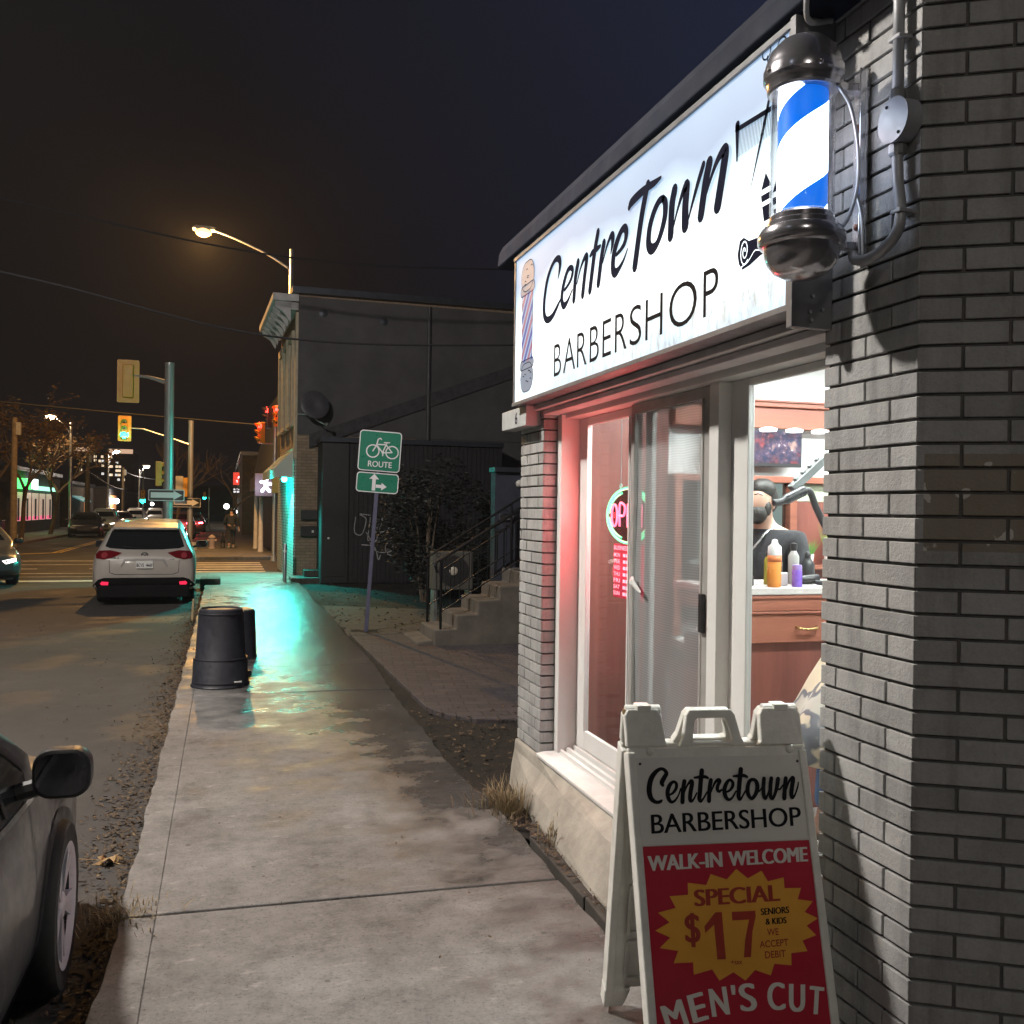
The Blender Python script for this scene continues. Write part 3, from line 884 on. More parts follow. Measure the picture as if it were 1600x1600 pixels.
bottle(2.745, 4.33, [(0.034, 0), (0.036, 0.01), (0.036, 0.155), (0.03, 0.16)], amber, [(0.03, 0.16), (0.036, 0.165), (0.034, 0.21), (0.018, 0.225), (0.014, 0.245), (0.001, 0.25)], wcap, "tall orange lotion bottle with white shoulder standing on the counter",
       band=([(0.0365, 0.13), (0.0365, 0.165)], M("orange_label", (0.7, 0.22, 0.08), 0.4)))
bottle(2.875, 4.32, [(0.026, 0), (0.027, 0.005), (0.027, 0.085), (0.024, 0.09)], M("purple_plastic", (0.22, 0.12, 0.55), 0.3), [(0.024, 0.09), (0.026, 0.095), (0.024, 0.115), (0.001, 0.118)], M("lilac_plastic", (0.42, 0.32, 0.75), 0.3), "small purple jar with lilac lid on the counter")
bottle(2.86, 4.50, [(0.036, 0), (0.038, 0.01), (0.038, 0.12), (0.016, 0.15)], bplas, [(0.016, 0.15), (0.018, 0.17), (0.008, 0.19), (0.001, 0.2)], bplas, "squat black pump bottle behind the purple jar")
bottle(2.985, 4.52, [(0.03, 0), (0.03, 0.15), (0.015, 0.18)], M("clear_grey_plastic", (0.45, 0.45, 0.43), 0.2), [(0.015, 0.18), (0.018, 0.19), (0.018, 0.22), (0.001, 0.225)], bplas, "grey spray bottle with black cap between the black bottles")
bottle(3.06, 4.50, [(0.036, 0), (0.038, 0.01), (0.038, 0.11), (0.016, 0.14)], bplas, [(0.016, 0.14), (0.018, 0.16), (0.008, 0.175), (0.001, 0.18)], bplas, "squat black pump bottle rightmost on the counter")
bottle(2.80, 4.48, [(0.022, 0), (0.022, 0.13), (0.012, 0.15)], M("olive_oil", (0.30, 0.26, 0.04), 0.2), [(0.012, 0.15), (0.014, 0.175), (0.001, 0.18)], bplas, "slim olive green oil bottle behind the orange lotion")
tag(MB().box(-0.03, 0.03, -0.02, 0.02, 0, 0.055).box(-0.012, 0.012, -0.008, 0.008, 0.055, 0.085).build("hair_clipper", bplas, bevel=0.006), "black hair clipper standing at the counter edge", "clipper").location = (2.64, 4.42, 1.373)
tag(MB().box(-0.045, 0.045, -0.02, 0.02, 0, 0.07).build("card_box", wcap, bevel=0.003), "small blank white card box beside the orange lotion", "box").location = (2.815, 4.40, 1.373)
hd = MB(); hd.tube([(-0.07, 0, 0.03), (0.02, 0, 0.035), (0.07, 0, 0.045)], [0.02, 0.026, 0.02], 10); hd.tube([(0.03, 0, 0.03), (0.05, -0.03, 0.02), (0.08, -0.08, 0.018)], 0.013, 8)
tag(hd.build("hair_dryer", bplas, smooth=True), "black hair dryer lying on the counter right of the bottles", "hair dryer").location = (2.96, 4.36, 1.373)
for k, (x, y, h_, cname, col, lab) in enumerate(((2.69, 4.56, 0.12, "teal_bottle", (0.10, 0.35, 0.35), "teal shampoo bottle at the back left of the counter"), (3.13, 4.36, 0.10, "dark_jar", (0.05, 0.05, 0.06), "small dark jar near the right end of the counter"), (2.93, 4.60, 0.16, "white_bottle", (0.7, 0.7, 0.68), "slim white bottle at the back of the counter"))):
    bottle(x, y, [(0.026, 0), (0.028, 0.006), (0.028, h_), (0.014, h_ + 0.02)], M(cname, col, 0.3), [(0.014, h_ + 0.02), (0.016, h_ + 0.035), (0.012, h_ + 0.055), (0.001, h_ + 0.057)], bplas, lab, band=([(0.0285, h_ * 0.3), (0.0285, h_ * 0.75)], M("cream_label", (0.6, 0.56, 0.48), 0.5)))
# plants on the station shelf
for (x, h, lab) in ((3.80, 0.10, "small grass plant in short white pot on shelf"), (3.965, 0.20, "taller grass plant in white pot at the shelf end")):
    t = thing("potted_plant", lab, "plant", (x, 5.58, 1.411))
    MB().lathe([(0.03, 0), (0.036, 0.06), (0.038, 0.075), (0.032, 0.075), (0.03, 0.06)], 16).build("pot", wcap, t, smooth=True, auto=50)
    g = MB(); rg = random.Random(int(h * 100))
    for i in range(60):
        a = rg.uniform(0, 6.28); l = h * rg.uniform(0.6, 1.2); o_ = rg.uniform(0.02, 0.09)
        g.add([(0.02 * math.cos(a) - 0.003, 0.02 * math.sin(a), 0.06), (0.02 * math.cos(a) + 0.003, 0.02 * math.sin(a), 0.06), (o_ * math.cos(a), o_ * math.sin(a), 0.07 + l)], [(0, 1, 2)])
    g.build("leaves", M("plant_green", (0.10, 0.28, 0.05), 0.5, var=0.3), t, recalc=False)
# salon arms
ar = MB(); ar.tube([(2.90, 4.6, 1.815), (2.95, 4.6, 1.82), (3.04, 4.6, 1.86), (3.10, 4.6, 1.885), (3.14, 4.6, 1.875), (3.18, 4.6, 1.79), (3.26, 4.6, 1.66), (3.36, 4.6, 1.55), (3.42, 4.62, 1.374)], [0.012] + [0.02] * 10 + [0.03] * 14 + [0.02] * 40, 10, 8)
tag(ar.build("hood_dryer_arm", bplas, smooth=True), "black curved hood dryer arm reaching over the counter", "dryer arm")
lb = MB(); lb.obox((3.19, 4.7, 1.985), (0.28, 0.05, 0.045), Matrix.Rotation(R(-40), 3, 'Y'))
for k in range(4):
    lb.obox((3.115 + 0.045 * k, 4.7, 1.95 + 0.038 * k), (0.02, 0.03, 0.03), Matrix.Rotation(R(-40), 3, 'Y'))
lb.tube([(3.29, 4.7, 2.07), (3.40, 4.72, 2.2), (3.44, 4.75, 2.819)], 0.010, 8)
tag(lb.build("wall_bracket", M("bracket_grey", (0.22, 0.24, 0.24), 0.4, metal=0.4), bevel=0.003), "grey slanted tool bracket hanging in front of the mirror", "bracket")

# ================================================================== ILLUMINATED SHOP SIGN
def SG(s, z, d=0.0):
    """sign plane: s metres from its far end, z height, d out from the face"""
    return (1.705 - d, 5.63 - s, z)
sign = thing("shop_sign", "long backlit white box sign with black brush lettering above window", "sign", (1.77, 4.12, 2.40))
SI = (1.77, 4.12, 2.40)
SL = 3.01
def sign_face_mat():
    m, nt, b, out = new_mat("backlit_acrylic")
    p = position(nt)
    sep = nt.nodes.new("ShaderNodeSeparateXYZ"); nt.links.new(p, sep.inputs[0])
    # fluorescent tubes behind the face: brighter along the middle, cooler towards the top edge
    zc = mth(nt, 'DIVIDE', mth(nt, 'SUBTRACT', sep.outputs["Z"], 2.40), 0.92)
    wob = mth(nt, 'MULTIPLY', mth(nt, 'SUBTRACT', noise(nt, position(nt, (0, 0.8, 0)), 1.5, 2), 0.5), 0.35)
    prof = ramp(nt, mth(nt, 'ADD', zc, wob), [(0.0, 0.60), (0.2, 0.92), (0.45, 1.0), (0.60, 0.72), (0.80, 0.36), (1.0, 0.42)])
    col = ramp(nt, prof, [(0.3, (0.36, 0.58, 0.98)), (0.6, (0.64, 0.86, 1.0)), (0.95, (0.93, 1.0, 1.0))])
    # streaky dirt washed down the lower part
    dn = noise(nt, position(nt, (1, 9, 3.0)), 3.4, 6, 0.72)
    zone = noise(nt, position(nt, (1, 1.0, 0.6)), 1.9, 3)
    low = ramp(nt, mth(nt, 'ADD', zc, mth(nt, 'MULTIPLY', zone, 0.25)), [(0.25, 1.0), (0.50, 0.0)])
    near = nt.nodes.new("ShaderNodeMapRange"); near.inputs[1].default_value = 5.2; near.inputs[2].default_value = 3.8
    near.inputs[3].default_value = 0.25; nt.links.new(sep.outputs["Y"], near.inputs[0])
    dirt = mth(nt, 'MULTIPLY', mth(nt, 'MULTIPLY', ramp(nt, dn, [(0.46, 0.0), (0.66, 1.0)]), low), near.outputs[0])
    col = mixc(nt, mth(nt, 'MULTIPLY', dirt, 0.8), col, (0.30, 0.30, 0.27))
    rust = mth(nt, 'MULTIPLY', ramp(nt, noise(nt, position(nt, (1, 7, 1.6)), 2.6, 4), [(0.62, 0.0), (0.70, 1.0)]), low)
    col = mixc(nt, mth(nt, 'MULTIPLY', rust, 0.35), col, (0.40, 0.28, 0.12))
    nt.links.new(col, b.inputs["Emission Color"])
    st = mth(nt, 'ADD', mth(nt, 'MULTIPLY', prof, 1.35), 0.12)
    nt.links.new(st, b.inputs["Emission Strength"])
    b.inputs["Base Color"].default_value = (0.25, 0.26, 0.27, 1); b.inputs["Roughness"].default_value = 0.5
    return m
MB().box(1.705, 1.710, 2.645, 5.605, 2.418, 3.292).build("face", sign_face_mat(), sign, off=SI)
fr = MB()
fr.box(1.700, 1.838, 2.622, 2.642, 2.400, 3.312); fr.box(1.700, 1.838, 5.608, 5.632, 2.400, 3.312)
fr.box(1.700, 1.838, 2.642, 5.608, 3.294, 3.312); fr.box(1.700, 1.838, 2.642, 5.608, 2.400, 2.416)
fr.box(1.800, 1.838, 2.642, 5.608, 2.416, 3.294)
fr.box(1.694, 1.7005, 2.60, 5.635, 3.292, 3.316); fr.box(1.694, 1.7005, 2.60, 5.635, 2.396, 2.417)
fr.box(1.69, 1.838, 2.590, 2.620, 2.34, 3.32)
fr.build("frame", M("sign_frame", (0.22, 0.22, 0.23), 0.45, metal=0.4, var=0.2), sign, bevel=0.002, off=SI)
for x, z in ((1.76, 2.365), (1.755, 2.39), (1.765, 2.44), (1.80, 2.40)):
    MB().tube([(x, 2.591, z), (x, 2.583, z)], 0.006, 8).build("bolt", galv, sign, off=SI)
# brush lettering, row one
SIGN_STROKES = [[[0.802,3.009,0.012],[0.821,3.039,0.03],[0.833,3.074,0.045],[0.824,3.102,0.045],[0.787,3.119,0.035],[0.735,3.115,0.03],[0.673,3.084,0.035],[0.616,3.027,0.042],[0.577,2.934,0.046],[0.578,2.862,0.046],[0.613,2.823,0.04],[0.668,2.813,0.04],[0.732,2.825,0.036],[0.793,2.855,0.03],[0.848,2.885,0.015]],[[0.911,2.922,0.02],[0.96,2.935,0.022],[1.007,2.958,0.03],[1.029,2.986,0.036],[1.024,3.007,0.034],[0.99,3.02,0.03],[0.947,3.009,0.035],[0.905,2.968,0.042],[0.877,2.923,0.045],[0.868,2.884,0.045],[0.885,2.85,0.042],[0.915,2.839,0.038],[0.963,2.854,0.025],[1.028,2.897,0.012]],[[1.107,3.018,0.048],[1.073,2.946,0.048],[1.054,2.842,0.048]],[[1.097,2.914,0.012],[1.144,2.978,0.02],[1.196,3.017,0.03],[1.227,3.02,0.04],[1.228,2.996,0.045],[1.204,2.925,0.046],[1.181,2.839,0.048]],[[1.376,3.097,0.045],[1.334,3.007,0.048],[1.281,2.841,0.05]],[[1.279,3.009,0.02],[1.308,3.018,0.03],[1.366,3.02,0.03],[1.411,3.023,0.018]],[[1.455,3.022,0.048],[1.425,2.956,0.048],[1.393,2.848,0.048]],[[1.446,2.936,0.012],[1.487,2.992,0.02],[1.532,3.031,0.03],[1.559,3.03,0.045],[1.564,3.002,0.04],[1.543,2.954,0.012]],[[1.611,2.93,0.02],[1.662,2.941,0.025],[1.704,2.961,0.035],[1.721,2.997,0.045],[1.706,3.024,0.042],[1.673,3.027,0.036],[1.631,3.001,0.044],[1.588,2.954,0.05],[1.571,2.905,0.05],[1.576,2.865,0.05],[1.603,2.849,0.045],[1.643,2.858,0.03],[1.693,2.884,0.02],[1.737,2.924,0.01]],[[1.749,3.104,0.03],[1.772,3.119,0.042],[1.851,3.129,0.042],[1.938,3.132,0.036],[2.009,3.129,0.03],[2.067,3.132,0.015]],[[1.942,3.142,0.045],[1.915,3.094,0.05],[1.874,2.998,0.052],[1.82,2.826,0.056]],[[2.093,3.038,0.03],[2.053,3.036,0.036],[2.006,3.005,0.042],[1.969,2.955,0.046],[1.957,2.898,0.05],[1.972,2.866,0.05],[2.004,2.855,0.046],[2.045,2.868,0.036],[2.084,2.908,0.042],[2.112,2.959,0.046],[2.114,3.008,0.046],[2.093,3.038,0.03]],[[2.197,3.037,0.054],[2.176,2.983,0.054],[2.167,2.865,0.054]],[[2.192,2.892,0.012],[2.224,2.946,0.018],[2.266,3.001,0.03],[2.301,3.023,0.05],[2.299,2.988,0.054],[2.292,2.934,0.056],[2.294,2.869,0.06]],[[2.323,2.888,0.012],[2.351,2.935,0.02],[2.39,2.995,0.028],[2.422,3.038,0.03],[2.436,3.057,0.03]],[[2.483,3.047,0.052],[2.452,2.974,0.052],[2.422,2.869,0.052]],[[2.464,2.938,0.012],[2.495,2.984,0.02],[2.542,3.034,0.03],[2.588,3.055,0.045],[2.601,3.039,0.052],[2.58,2.964,0.054],[2.549,2.866,0.056]]]
lt_ = MB()
for q in SIGN_STROKES:
    _k = 0.0025 + 0.0004 * SIGN_STROKES.index(q)
    lt_.ribbon(q, lambda a, b, d=0.0, _k=_k: SG(a, b, _k + d), 7)
lt_.build("script_lettering", sign_print, sign, off=SI, recalc=False)
# row two: thin capitals
row = MB()
xs = [0.757, 0.905, 1.110, 1.285, 1.450, 1.600, 1.765, 1.930, 2.155]
lw = [0.115, 0.180, 0.135, 0.120, 0.105, 0.135, 0.125, 0.165, 0.235]
for ch, x, w in zip("BARBERSHO", xs, lw):
    row.text(ch, lambda a, b: SG(a, b, 0.003), x, 2.482, w, 0.172, -0.009)
row.text("P", lambda a, b: SG(a, b, 0.003), 2.440, 2.482, 0.112, 0.172, -0.009)
row.build("capital_lettering", M("sign_print_brown", (0.016, 0.013, 0.014), 0.9, spec=0.1), sign, off=SI, recalc=False)
# printed barber pole at the far end
gx0, gx1 = 0.135, 0.400
gm = (gx0 + gx1) / 2
def rrect(x0, x1, y0, y1, r, n=6):
    pts = []
    for cx, cy, a0 in ((x1 - r, y1 - r, 0), (x0 + r, y1 - r, 90), (x0 + r, y0 + r, 180), (x1 - r, y0 + r, 270)):
        for k in range(n + 1):
            a = R(a0 + 90 * k / n); pts.append((cx + r * math.cos(a), cy + r * math.sin(a)))
    return pts
for (x0, x1, y0, y1, r) in ((gx0 + 0.01, gx1 - 0.01, 3.06, 3.235, 0.09), (gx0, gx1, 3.04, 3.10, 0.028), (gx0 + 0.01, gx1 - 0.01, 2.46, 2.63, 0.09), (gx0, gx1, 2.595, 2.65, 0.028)):
    MB().poly([SG(a, b, 0.002 if r > 0.05 else 0.0024) for a, b in rrect(x0, x1, y0, y1, r)]).build("pole_print", EM("print_grey_lit", (0.50, 0.58, 0.72), 0.50, (0.05, 0.05, 0.06)), sign, off=SI, recalc=False)
def acryl(name, col, s):
    return EM(name, col, s, (0.04, 0.04, 0.05))
g2 = MB(); g2.poly([SG(a, b, 0.0015) for a, b in ((gx0 + 0.03, 2.64), (gx1 - 0.03, 2.64), (gx1 - 0.03, 3.05), (gx0 + 0.03, 3.05))])
g2.build("pole_print_ground", acryl("print_pale_lit", (0.62, 0.78, 1.0), 0.72), sign, off=SI, recalc=False)
for nm, col, ph in (("pole_print_red", (0.62, 0.24, 0.38), 0.0), ("pole_print_blue", (0.10, 0.16, 0.62), 0.5)):
    g3 = MB(); xl, xr = gx0 + 0.03, gx1 - 0.03; per = 0.155
    k = -3
    while k < 5:
        z = 2.64 + (k + ph) * per
        poly = [(xl, z), (xl, z + 0.048), (xr, z + 0.048 + 0.23), (xr, z + 0.23)]
        # clip to the column
        def clip(poly, zc, keep_above):
            out = []
            for i in range(len(poly)):
                p, q = poly[i], poly[(i + 1) % len(poly)]
                ip = (p[1] >= zc) == keep_above or p[1] == zc; iq = (q[1] >= zc) == keep_above or q[1] == zc
                if ip: out.append(p)
                if ip != iq:
                    t = (zc - p[1]) / (q[1] - p[1]); out.append((p[0] + t * (q[0] - p[0]), zc))
            return out
        poly = clip(poly, 2.64, True)
        if len(poly) > 2: poly = clip(poly, 3.05, False)
        if len(poly) > 2: g3.poly([SG(a, b, 0.003) for a, b in poly])
        k += 1
    g3.build(nm, acryl(nm + "_lit", col, 0.62), sign, off=SI, recalc=False)
ol = MB()
for x0, x1, y0, y1, r in ((gx0 + 0.01, gx1 - 0.01, 3.06, 3.235, 0.09), (gx0, gx1, 3.04, 3.10, 0.028), (gx0 + 0.01, gx1 - 0.01, 2.46, 2.63, 0.09), (gx0, gx1, 2.595, 2.65, 0.028)):
    q = rrect(x0, x1, y0, y1, r); q = q + [q[0]]
    for p0, p1 in zip(q[:-1], q[1:]):
        ol.ribbon([(*p0, 0.005), (*p1, 0.005)], lambda a, b: SG(a, b, 0.004))
for x in (gx0 + 0.03, gx1 - 0.03):
    ol.ribbon([(x, 2.65, 0.005), (x, 3.04, 0.005)], lambda a, b: SG(a, b, 0.004))
rr = random.Random(2)
for i in range(14):
    x = rr.uniform(gx0 + 0.03, gx1 - 0.07); z = rr.choice((rr.uniform(3.10, 3.2), rr.uniform(2.49, 2.58)))
    ol.ribbon([(x, z, 0.003), (x + 0.015, z + 0.004, 0.006), (x + 0.035, z - 0.004, 0.003)], lambda a, b: SG(a, b, 0.004), 3)
ol.build("pole_outline", sign_print, sign, off=SI, recalc=False)
# comb, scissors, tie and rolled towel prints at the near end
dc = MB(); fn3 = lambda a, b: SG(a, b, 0.003)
dc.ribbon([(2.665, 3.10, 0.018), (2.98, 3.08, 0.018)], fn3); dc.ribbon([(2.672, 3.115, 0.03), (2.672, 2.99, 0.010)], fn3)
for i in range(30):
    x = 2.69 + i * 0.0095
    dc.ribbon([(x, 3.095, 0.0028), (x - 0.01, 3.0, 0.0022)], fn3)
dc.ribbon([(2.93, 3.26, 0.006), (2.87, 3.12, 0.010), (2.765, 2.86, 0.003)], fn3); dc.ribbon([(2.86, 3.27, 0.006), (2.875, 3.12, 0.010), (2.765, 2.86, 0.003)], fn3)
for c in ((2.945, 3.27), (2.855, 3.285)):
    dc.ribbon([(c[0] + 0.025 * math.cos(t * 0.63), c[1] + 0.022 * math.sin(t * 0.63), 0.006) for t in range(11)], fn3, 3)
for (ax, ay) in ((2.86, 2.83), (2.93, 2.80)):
    for t0, t1, w0, w1 in ((0.0, 0.20, 0.0, 0.062), (0.27, 0.36, 0.066, 0.06), (0.42, 0.62, 0.056, 0.04), (0.70, 0.76, 0.034, 0.03), (0.82, 1.0, 0.026, 0.006)):
        y0, y1 = ay + 0.055 - t0 * 0.26, ay + 0.055 - t1 * 0.26
        dc.poly([fn3(ax - w0 / 2 + t0 * 0.02, y0), fn3(ax + w0 / 2 + t0 * 0.02, y0), fn3(ax + w1 / 2 + t1 * 0.02, y1), fn3(ax - w1 / 2 + t1 * 0.02, y1)])
dc.poly([fn3(a, b) for a, b in ((2.685, 2.655), (2.70, 2.70), (2.725, 2.705), (2.76, 2.685), (2.83, 2.68), (2.90, 2.685), (2.90, 2.625), (2.83, 2.615), (2.77, 2.60), (2.72, 2.595), (2.695, 2.62))])
dc.build("tool_prints", sign_print, sign, off=SI, recalc=False)
wl = MB(); fn4 = lambda a, b: SG(a, b, 0.005)
wl.ribbon([(2.735 + (0.006 + 0.0022 * t) * 0.62 * math.cos(t * 0.62), 2.655 + (0.006 + 0.0022 * t) * math.sin(t * 0.62), 0.005) for t in range(20)], fn4, 3)
wl.ribbon([(2.715, 2.605, 0.004), (2.76, 2.615, 0.004), (2.80, 2.64, 0.004), (2.83, 2.635, 0.004)], fn4, 4)
wl.build("towel_lines", EM("print_white_lit", (0.85, 0.95, 1.0), 1.0), sign, off=SI, recalc=False)

# ================================================================== BARBER POLE
bp = thing("barber_pole", "glowing barber pole with blue stripe and chrome domes on brick pier", "barber pole", (1.622, 2.44, 2.45))
BP = (1.622, 2.44, 0); bo = (0, 0, 2.45)
def bl(prof): return [(r, z - 2.45) for r, z in prof]
top = bl([(0.0001, 3.168), (0.035, 3.163), (0.07, 3.145), (0.098, 3.115), (0.110, 3.08), (0.113, 3.068), (0.116, 3.062), (0.116, 3.035), (0.110, 3.028), (0.106, 3.02), (0.104, 3.0), (0.098, 2.994), (0.0001, 2.994)])
MB().lathe(top, 48).build("top_cap", chrome, bp, smooth=True, auto=35)
bot = bl([(0.0001, 2.635), (0.088, 2.635), (0.094, 2.628), (0.094, 2.615), (0.100, 2.61), (0.100, 2.598), (0.118, 2.59), (0.126, 2.575), (0.126, 2.552), (0.120, 2.543), (0.110, 2.538), (0.108, 2.515), (0.098, 2.49), (0.08, 2.468), (0.05, 2.452), (0.0001, 2.445)])
MB().lathe(bot, 48).build("bottom_cap", chrome, bp, smooth=True, auto=35)
def stripe_mat():
    m, nt, b, out = new_mat("lit_stripes")
    v = coords(nt)
    sep = nt.nodes.new("ShaderNodeSeparateXYZ"); nt.links.new(v, sep.inputs[0])
    ang = nt.nodes.new("ShaderNodeMath"); ang.operation = 'ARCTAN2'
    nt.links.new(sep.outputs["Y"], ang.inputs[0]); nt.links.new(sep.outputs["X"], ang.inputs[1])
    ph = mth(nt, 'ADD', mth(nt, 'DIVIDE', ang.outputs[0], 2 * math.pi), mth(nt, 'MULTIPLY', sep.outputs["Z"], -3.3))
    fr = mth(nt, 'FRACT', mth(nt, 'ADD', ph, STRIPE_PHASE))
    colr = nt.nodes.new("ShaderNodeValToRGB"); colr.color_ramp.interpolation = 'CONSTANT'
    els = colr.color_ramp.elements
    for i, (p, c) in enumerate([(0.0, (0.0, 0.17, 0.86)), (0.31, (0.80, 0.90, 1)), (0.56, (1.0, 0.80, 0.84)), (0.76, (0.80, 0.90, 1))]):
        if i < 2: el = els[i]
        else: el = els.new(p)
        el.position = p; el.color = (*c, 1)
    nt.links.new(fr, colr.inputs["Fac"])
    nt.links.new(colr.outputs["Color"], b.inputs["Emission Color"]); nt.links.new(colr.outputs["Color"], b.inputs["Base Color"])
    isb = mth(nt, 'LESS_THAN', fr, 0.31)
    nt.links.new(mth(nt, 'SUBTRACT', 8.0, mth(nt, 'MULTIPLY', isb, 7.0)), b.inputs["Emission Strength"])
    return m
STRIPE_PHASE = 0.127
MB().lathe(bl([(0.072, 2.636), (0.072, 2.993)]), 48).build("striped_drum", stripe_mat(), bp, smooth=True, auto=35)
MB().lathe(bl([(0.093, 2.636), (0.093, 2.993), (0.0905, 2.993), (0.0905, 2.636), (0.093, 2.636)]), 48).build("glass_cylinder", GLASS("pole_glass", (0.96, 0.97, 0.98), 0.8), bp, smooth=True)
for z, r in ((3.035, 0.112), (2.56, 0.120)):
    arm = MB()
    arm.map_prism([(r - 0.012, -0.022), (0.15, -0.010), (0.185, -0.020), (0.20, -0.020), (0.20, 0.020), (0.185, 0.020), (0.15, 0.010), (r - 0.012, 0.022)], lambda a, b, d: (a, b, d), z - 2.45 - 0.012, z - 2.45 + 0.012)
    arm.obox((0.205, 0, z - 2.45), (0.02, 0.05, 0.06))
    arm.build("bracket_arm", chrome, bp, bevel=0.003)
plate = MB(); plate.box(0.196, 0.206, -0.028, 0.028, 0.07, 0.64); plate.box(0.178, 0.197, -0.028, -0.022, 0.07, 0.64)
plate.build("mounting_plate", M("polished_plate", (0.55, 0.56, 0.60), 0.22, metal=0.9, var=0.05), bp, bevel=0.002)
for z in (0.17, 0.47):
    sc1 = MB(); sc1.ball((0.192, 0.0, z), 0.011, 12); sc1.build("screw", M("rusty_screw", (0.12, 0.05, 0.04), 0.6, metal=0.5), bp, smooth=True)
for c in ((-0.02, -0.112, 0.592), (-0.113, 0.0, 0.60)):
    MB().ball(c, 0.010, 12).build("thumb_screw", chrome, bp, smooth=True)
cb = MB(); cb.tube([(0.06, -0.085, 0.545), (0.12, -0.06, 0.50), (0.165, -0.035, 0.40), (0.165, -0.035, 0.28), (0.12, -0.06, 0.18), (0.07, -0.09, 0.13)], 0.006, 8, 6)
cb.tube([(0.16, -0.035, 0.27), (0.185, -0.03, 0.20), (0.19, -0.03, 0.12), (0.19, -0.032, 0.06)], 0.006, 8, 6)
cb.build("armoured_cable", M("armoured_cable", (0.40, 0.41, 0.44), 0.4, metal=0.7), bp, smooth=True)

# ================================================================== CONDUIT ON THE PIER
cn_ = thing("conduit", "grey painted electrical conduit with round junction box on brick pier", "conduit", (1.80, 2.26, 2.85))
CN = (1.80, 2.26, 2.85)
pp = MB()
pp.tube([(1.812, 2.262, 3.46), (1.812, 2.262, 2.93)], 0.016, 12)
pp.build("pipe", grey_cast, cn_, smooth=True, off=CN)
pp = MB(); pp.tube([(1.812, 2.262, 2.80), (1.812, 2.256, 2.70), (1.805, 2.236, 2.62), (1.80, 2.24, 2.555), (1.795, 2.29, 2.515), (1.798, 2.36, 2.505), (1.80, 2.42, 2.515), (1.80, 2.44, 2.54)], 0.016, 12, 8)
for k in range(26):
    t = k / 26
pp.build("flexible_pipe", grey_cast, cn_, smooth=True, off=CN)
jb = MB(); rotx = Matrix.Rotation(R(-90), 3, 'Y')
jb.lathe([(0.0001, 0.0), (0.056, 0.0), (0.060, 0.004), (0.060, 0.052), (0.0001, 0.052)], 32, (1.838, 2.245, 2.865), rotx)
jb.build("junction_box", grey_cast, cn_, smooth=True, auto=35, off=CN)
fp = MB(); fp.lathe([(0.0001, 0.0), (0.063, 0.0), (0.063, 0.004), (0.0001, 0.004)], 32, (1.7855, 2.245, 2.865), rotx)
fpo = fp.build("cover", M("cover_plate", (0.30, 0.31, 0.33), 0.45, metal=0.3), cn_, off=CN)
for a in (60, 240):
    fq = MB(); fq.ball((1.781, 2.245 + 0.05 * math.cos(R(a)), 2.865 + 0.05 * math.sin(R(a))), 0.005, 8); fq.build("screw", dark_metal, fpo, off=CN)
MB().box(1.795, 1.842, 2.238, 2.286, 3.10, 3.112).build("pipe_strap", grey_cast, cn_, bevel=0.003, off=CN)
MB().box(1.785, 1.842, 2.214, 2.256, 2.60, 2.612).build("pipe_strap", grey_cast, cn_, bevel=0.003, off=CN)
for z in (2.925, 2.772):
    MB().lathe([(0.019, 0), (0.024, 0.006), (0.024, 0.03), (0.019, 0.036)], 12, (1.812, 2.262, z)).build("pipe_gland", galv, cn_, off=CN)
wf = MB(); wf.tube([(1.80, 2.56, 3.30), (1.70, 2.54, 3.28), (1.69, 2.50, 3.40), (1.74, 2.40, 3.46), (1.80, 2.34, 3.44), (1.83, 2.33, 3.40)], 0.009, 8, 8)
tag(wf.build("feed_cable", grey_cast, smooth=True), "short grey looped feed cable above the barber pole", "cable")

# ================================================================== NEON AND HOURS SIGNS IN THE WINDOW
neon = thing("open_sign", "oval neon window sign with green rings and red lettering", "neon sign", (2.135, 4.83, 1.733))
green_t = EM("neon_green", (0.03, 1.0, 0.42), 2.2, (0.1, 0.3, 0.2))
red_t = EM("neon_red", (1.0, 0.13, 0.25), 3.4, (0.4, 0.1, 0.1))
def oval(ry, rz, a0, a1, n=40):
    return [(0, -ry * math.cos(R(a0 + (a1 - a0) * i / n)), rz * math.sin(R(a0 + (a1 - a0) * i / n))) for i in range(n + 1)]
# y is mirrored so that reading order runs towards the camera end
gt = MB(); gt.tube(oval(0.30, 0.152, 0, 360, 60), 0.008, 8); gt.build("green_tube", green_t, neon, smooth=True)
gt = MB(); gt.tube(oval(0.272, 0.132, 110, 175, 20), 0.006, 8); gt.tube(oval(0.272, 0.132, 185, 250, 20), 0.006, 8); gt.tube(oval(0.272, 0.132, 5, 70, 20), 0.006, 8); gt.tube(oval(0.272, 0.132, -70, -5, 20), 0.006, 8)
gt.build("inner_green_tube", green_t, neon, smooth=True)
rt = MB()
def L(y, z): return (-0.004, y, z)
h = 0.062
x0 = 0.225
rt.tube([L(x0 - 0.04 + 0.04 * math.cos(R(a)), h * math.sin(R(a))) for a in range(0, 361, 15)], 0.0065, 8)
p = x0 - 0.115
rt.tube([L(p, -h), L(p, h), L(p - 0.055, h), L(p - 0.075, h * 0.6), L(p - 0.055, 0.0), L(p, 0.0)], 0.0065, 8, 4)
p = x0 - 0.225
rt.tube([L(p - 0.07, h), L(p - 0.01, h), L(p, h * 0.7), L(p, -h * 0.7), L(p - 0.01, -h), L(p - 0.07, -h)], 0.0065, 8, 4); rt.tube([L(p, 0), L(p - 0.055, 0)], 0.0065, 8)
p = x0 - 0.335
rt.tube([L(p, -h), L(p, h), L(p - 0.07, -h), L(p - 0.07, h)], 0.0065, 8)
rt.build("red_tube", red_t, neon, smooth=True)
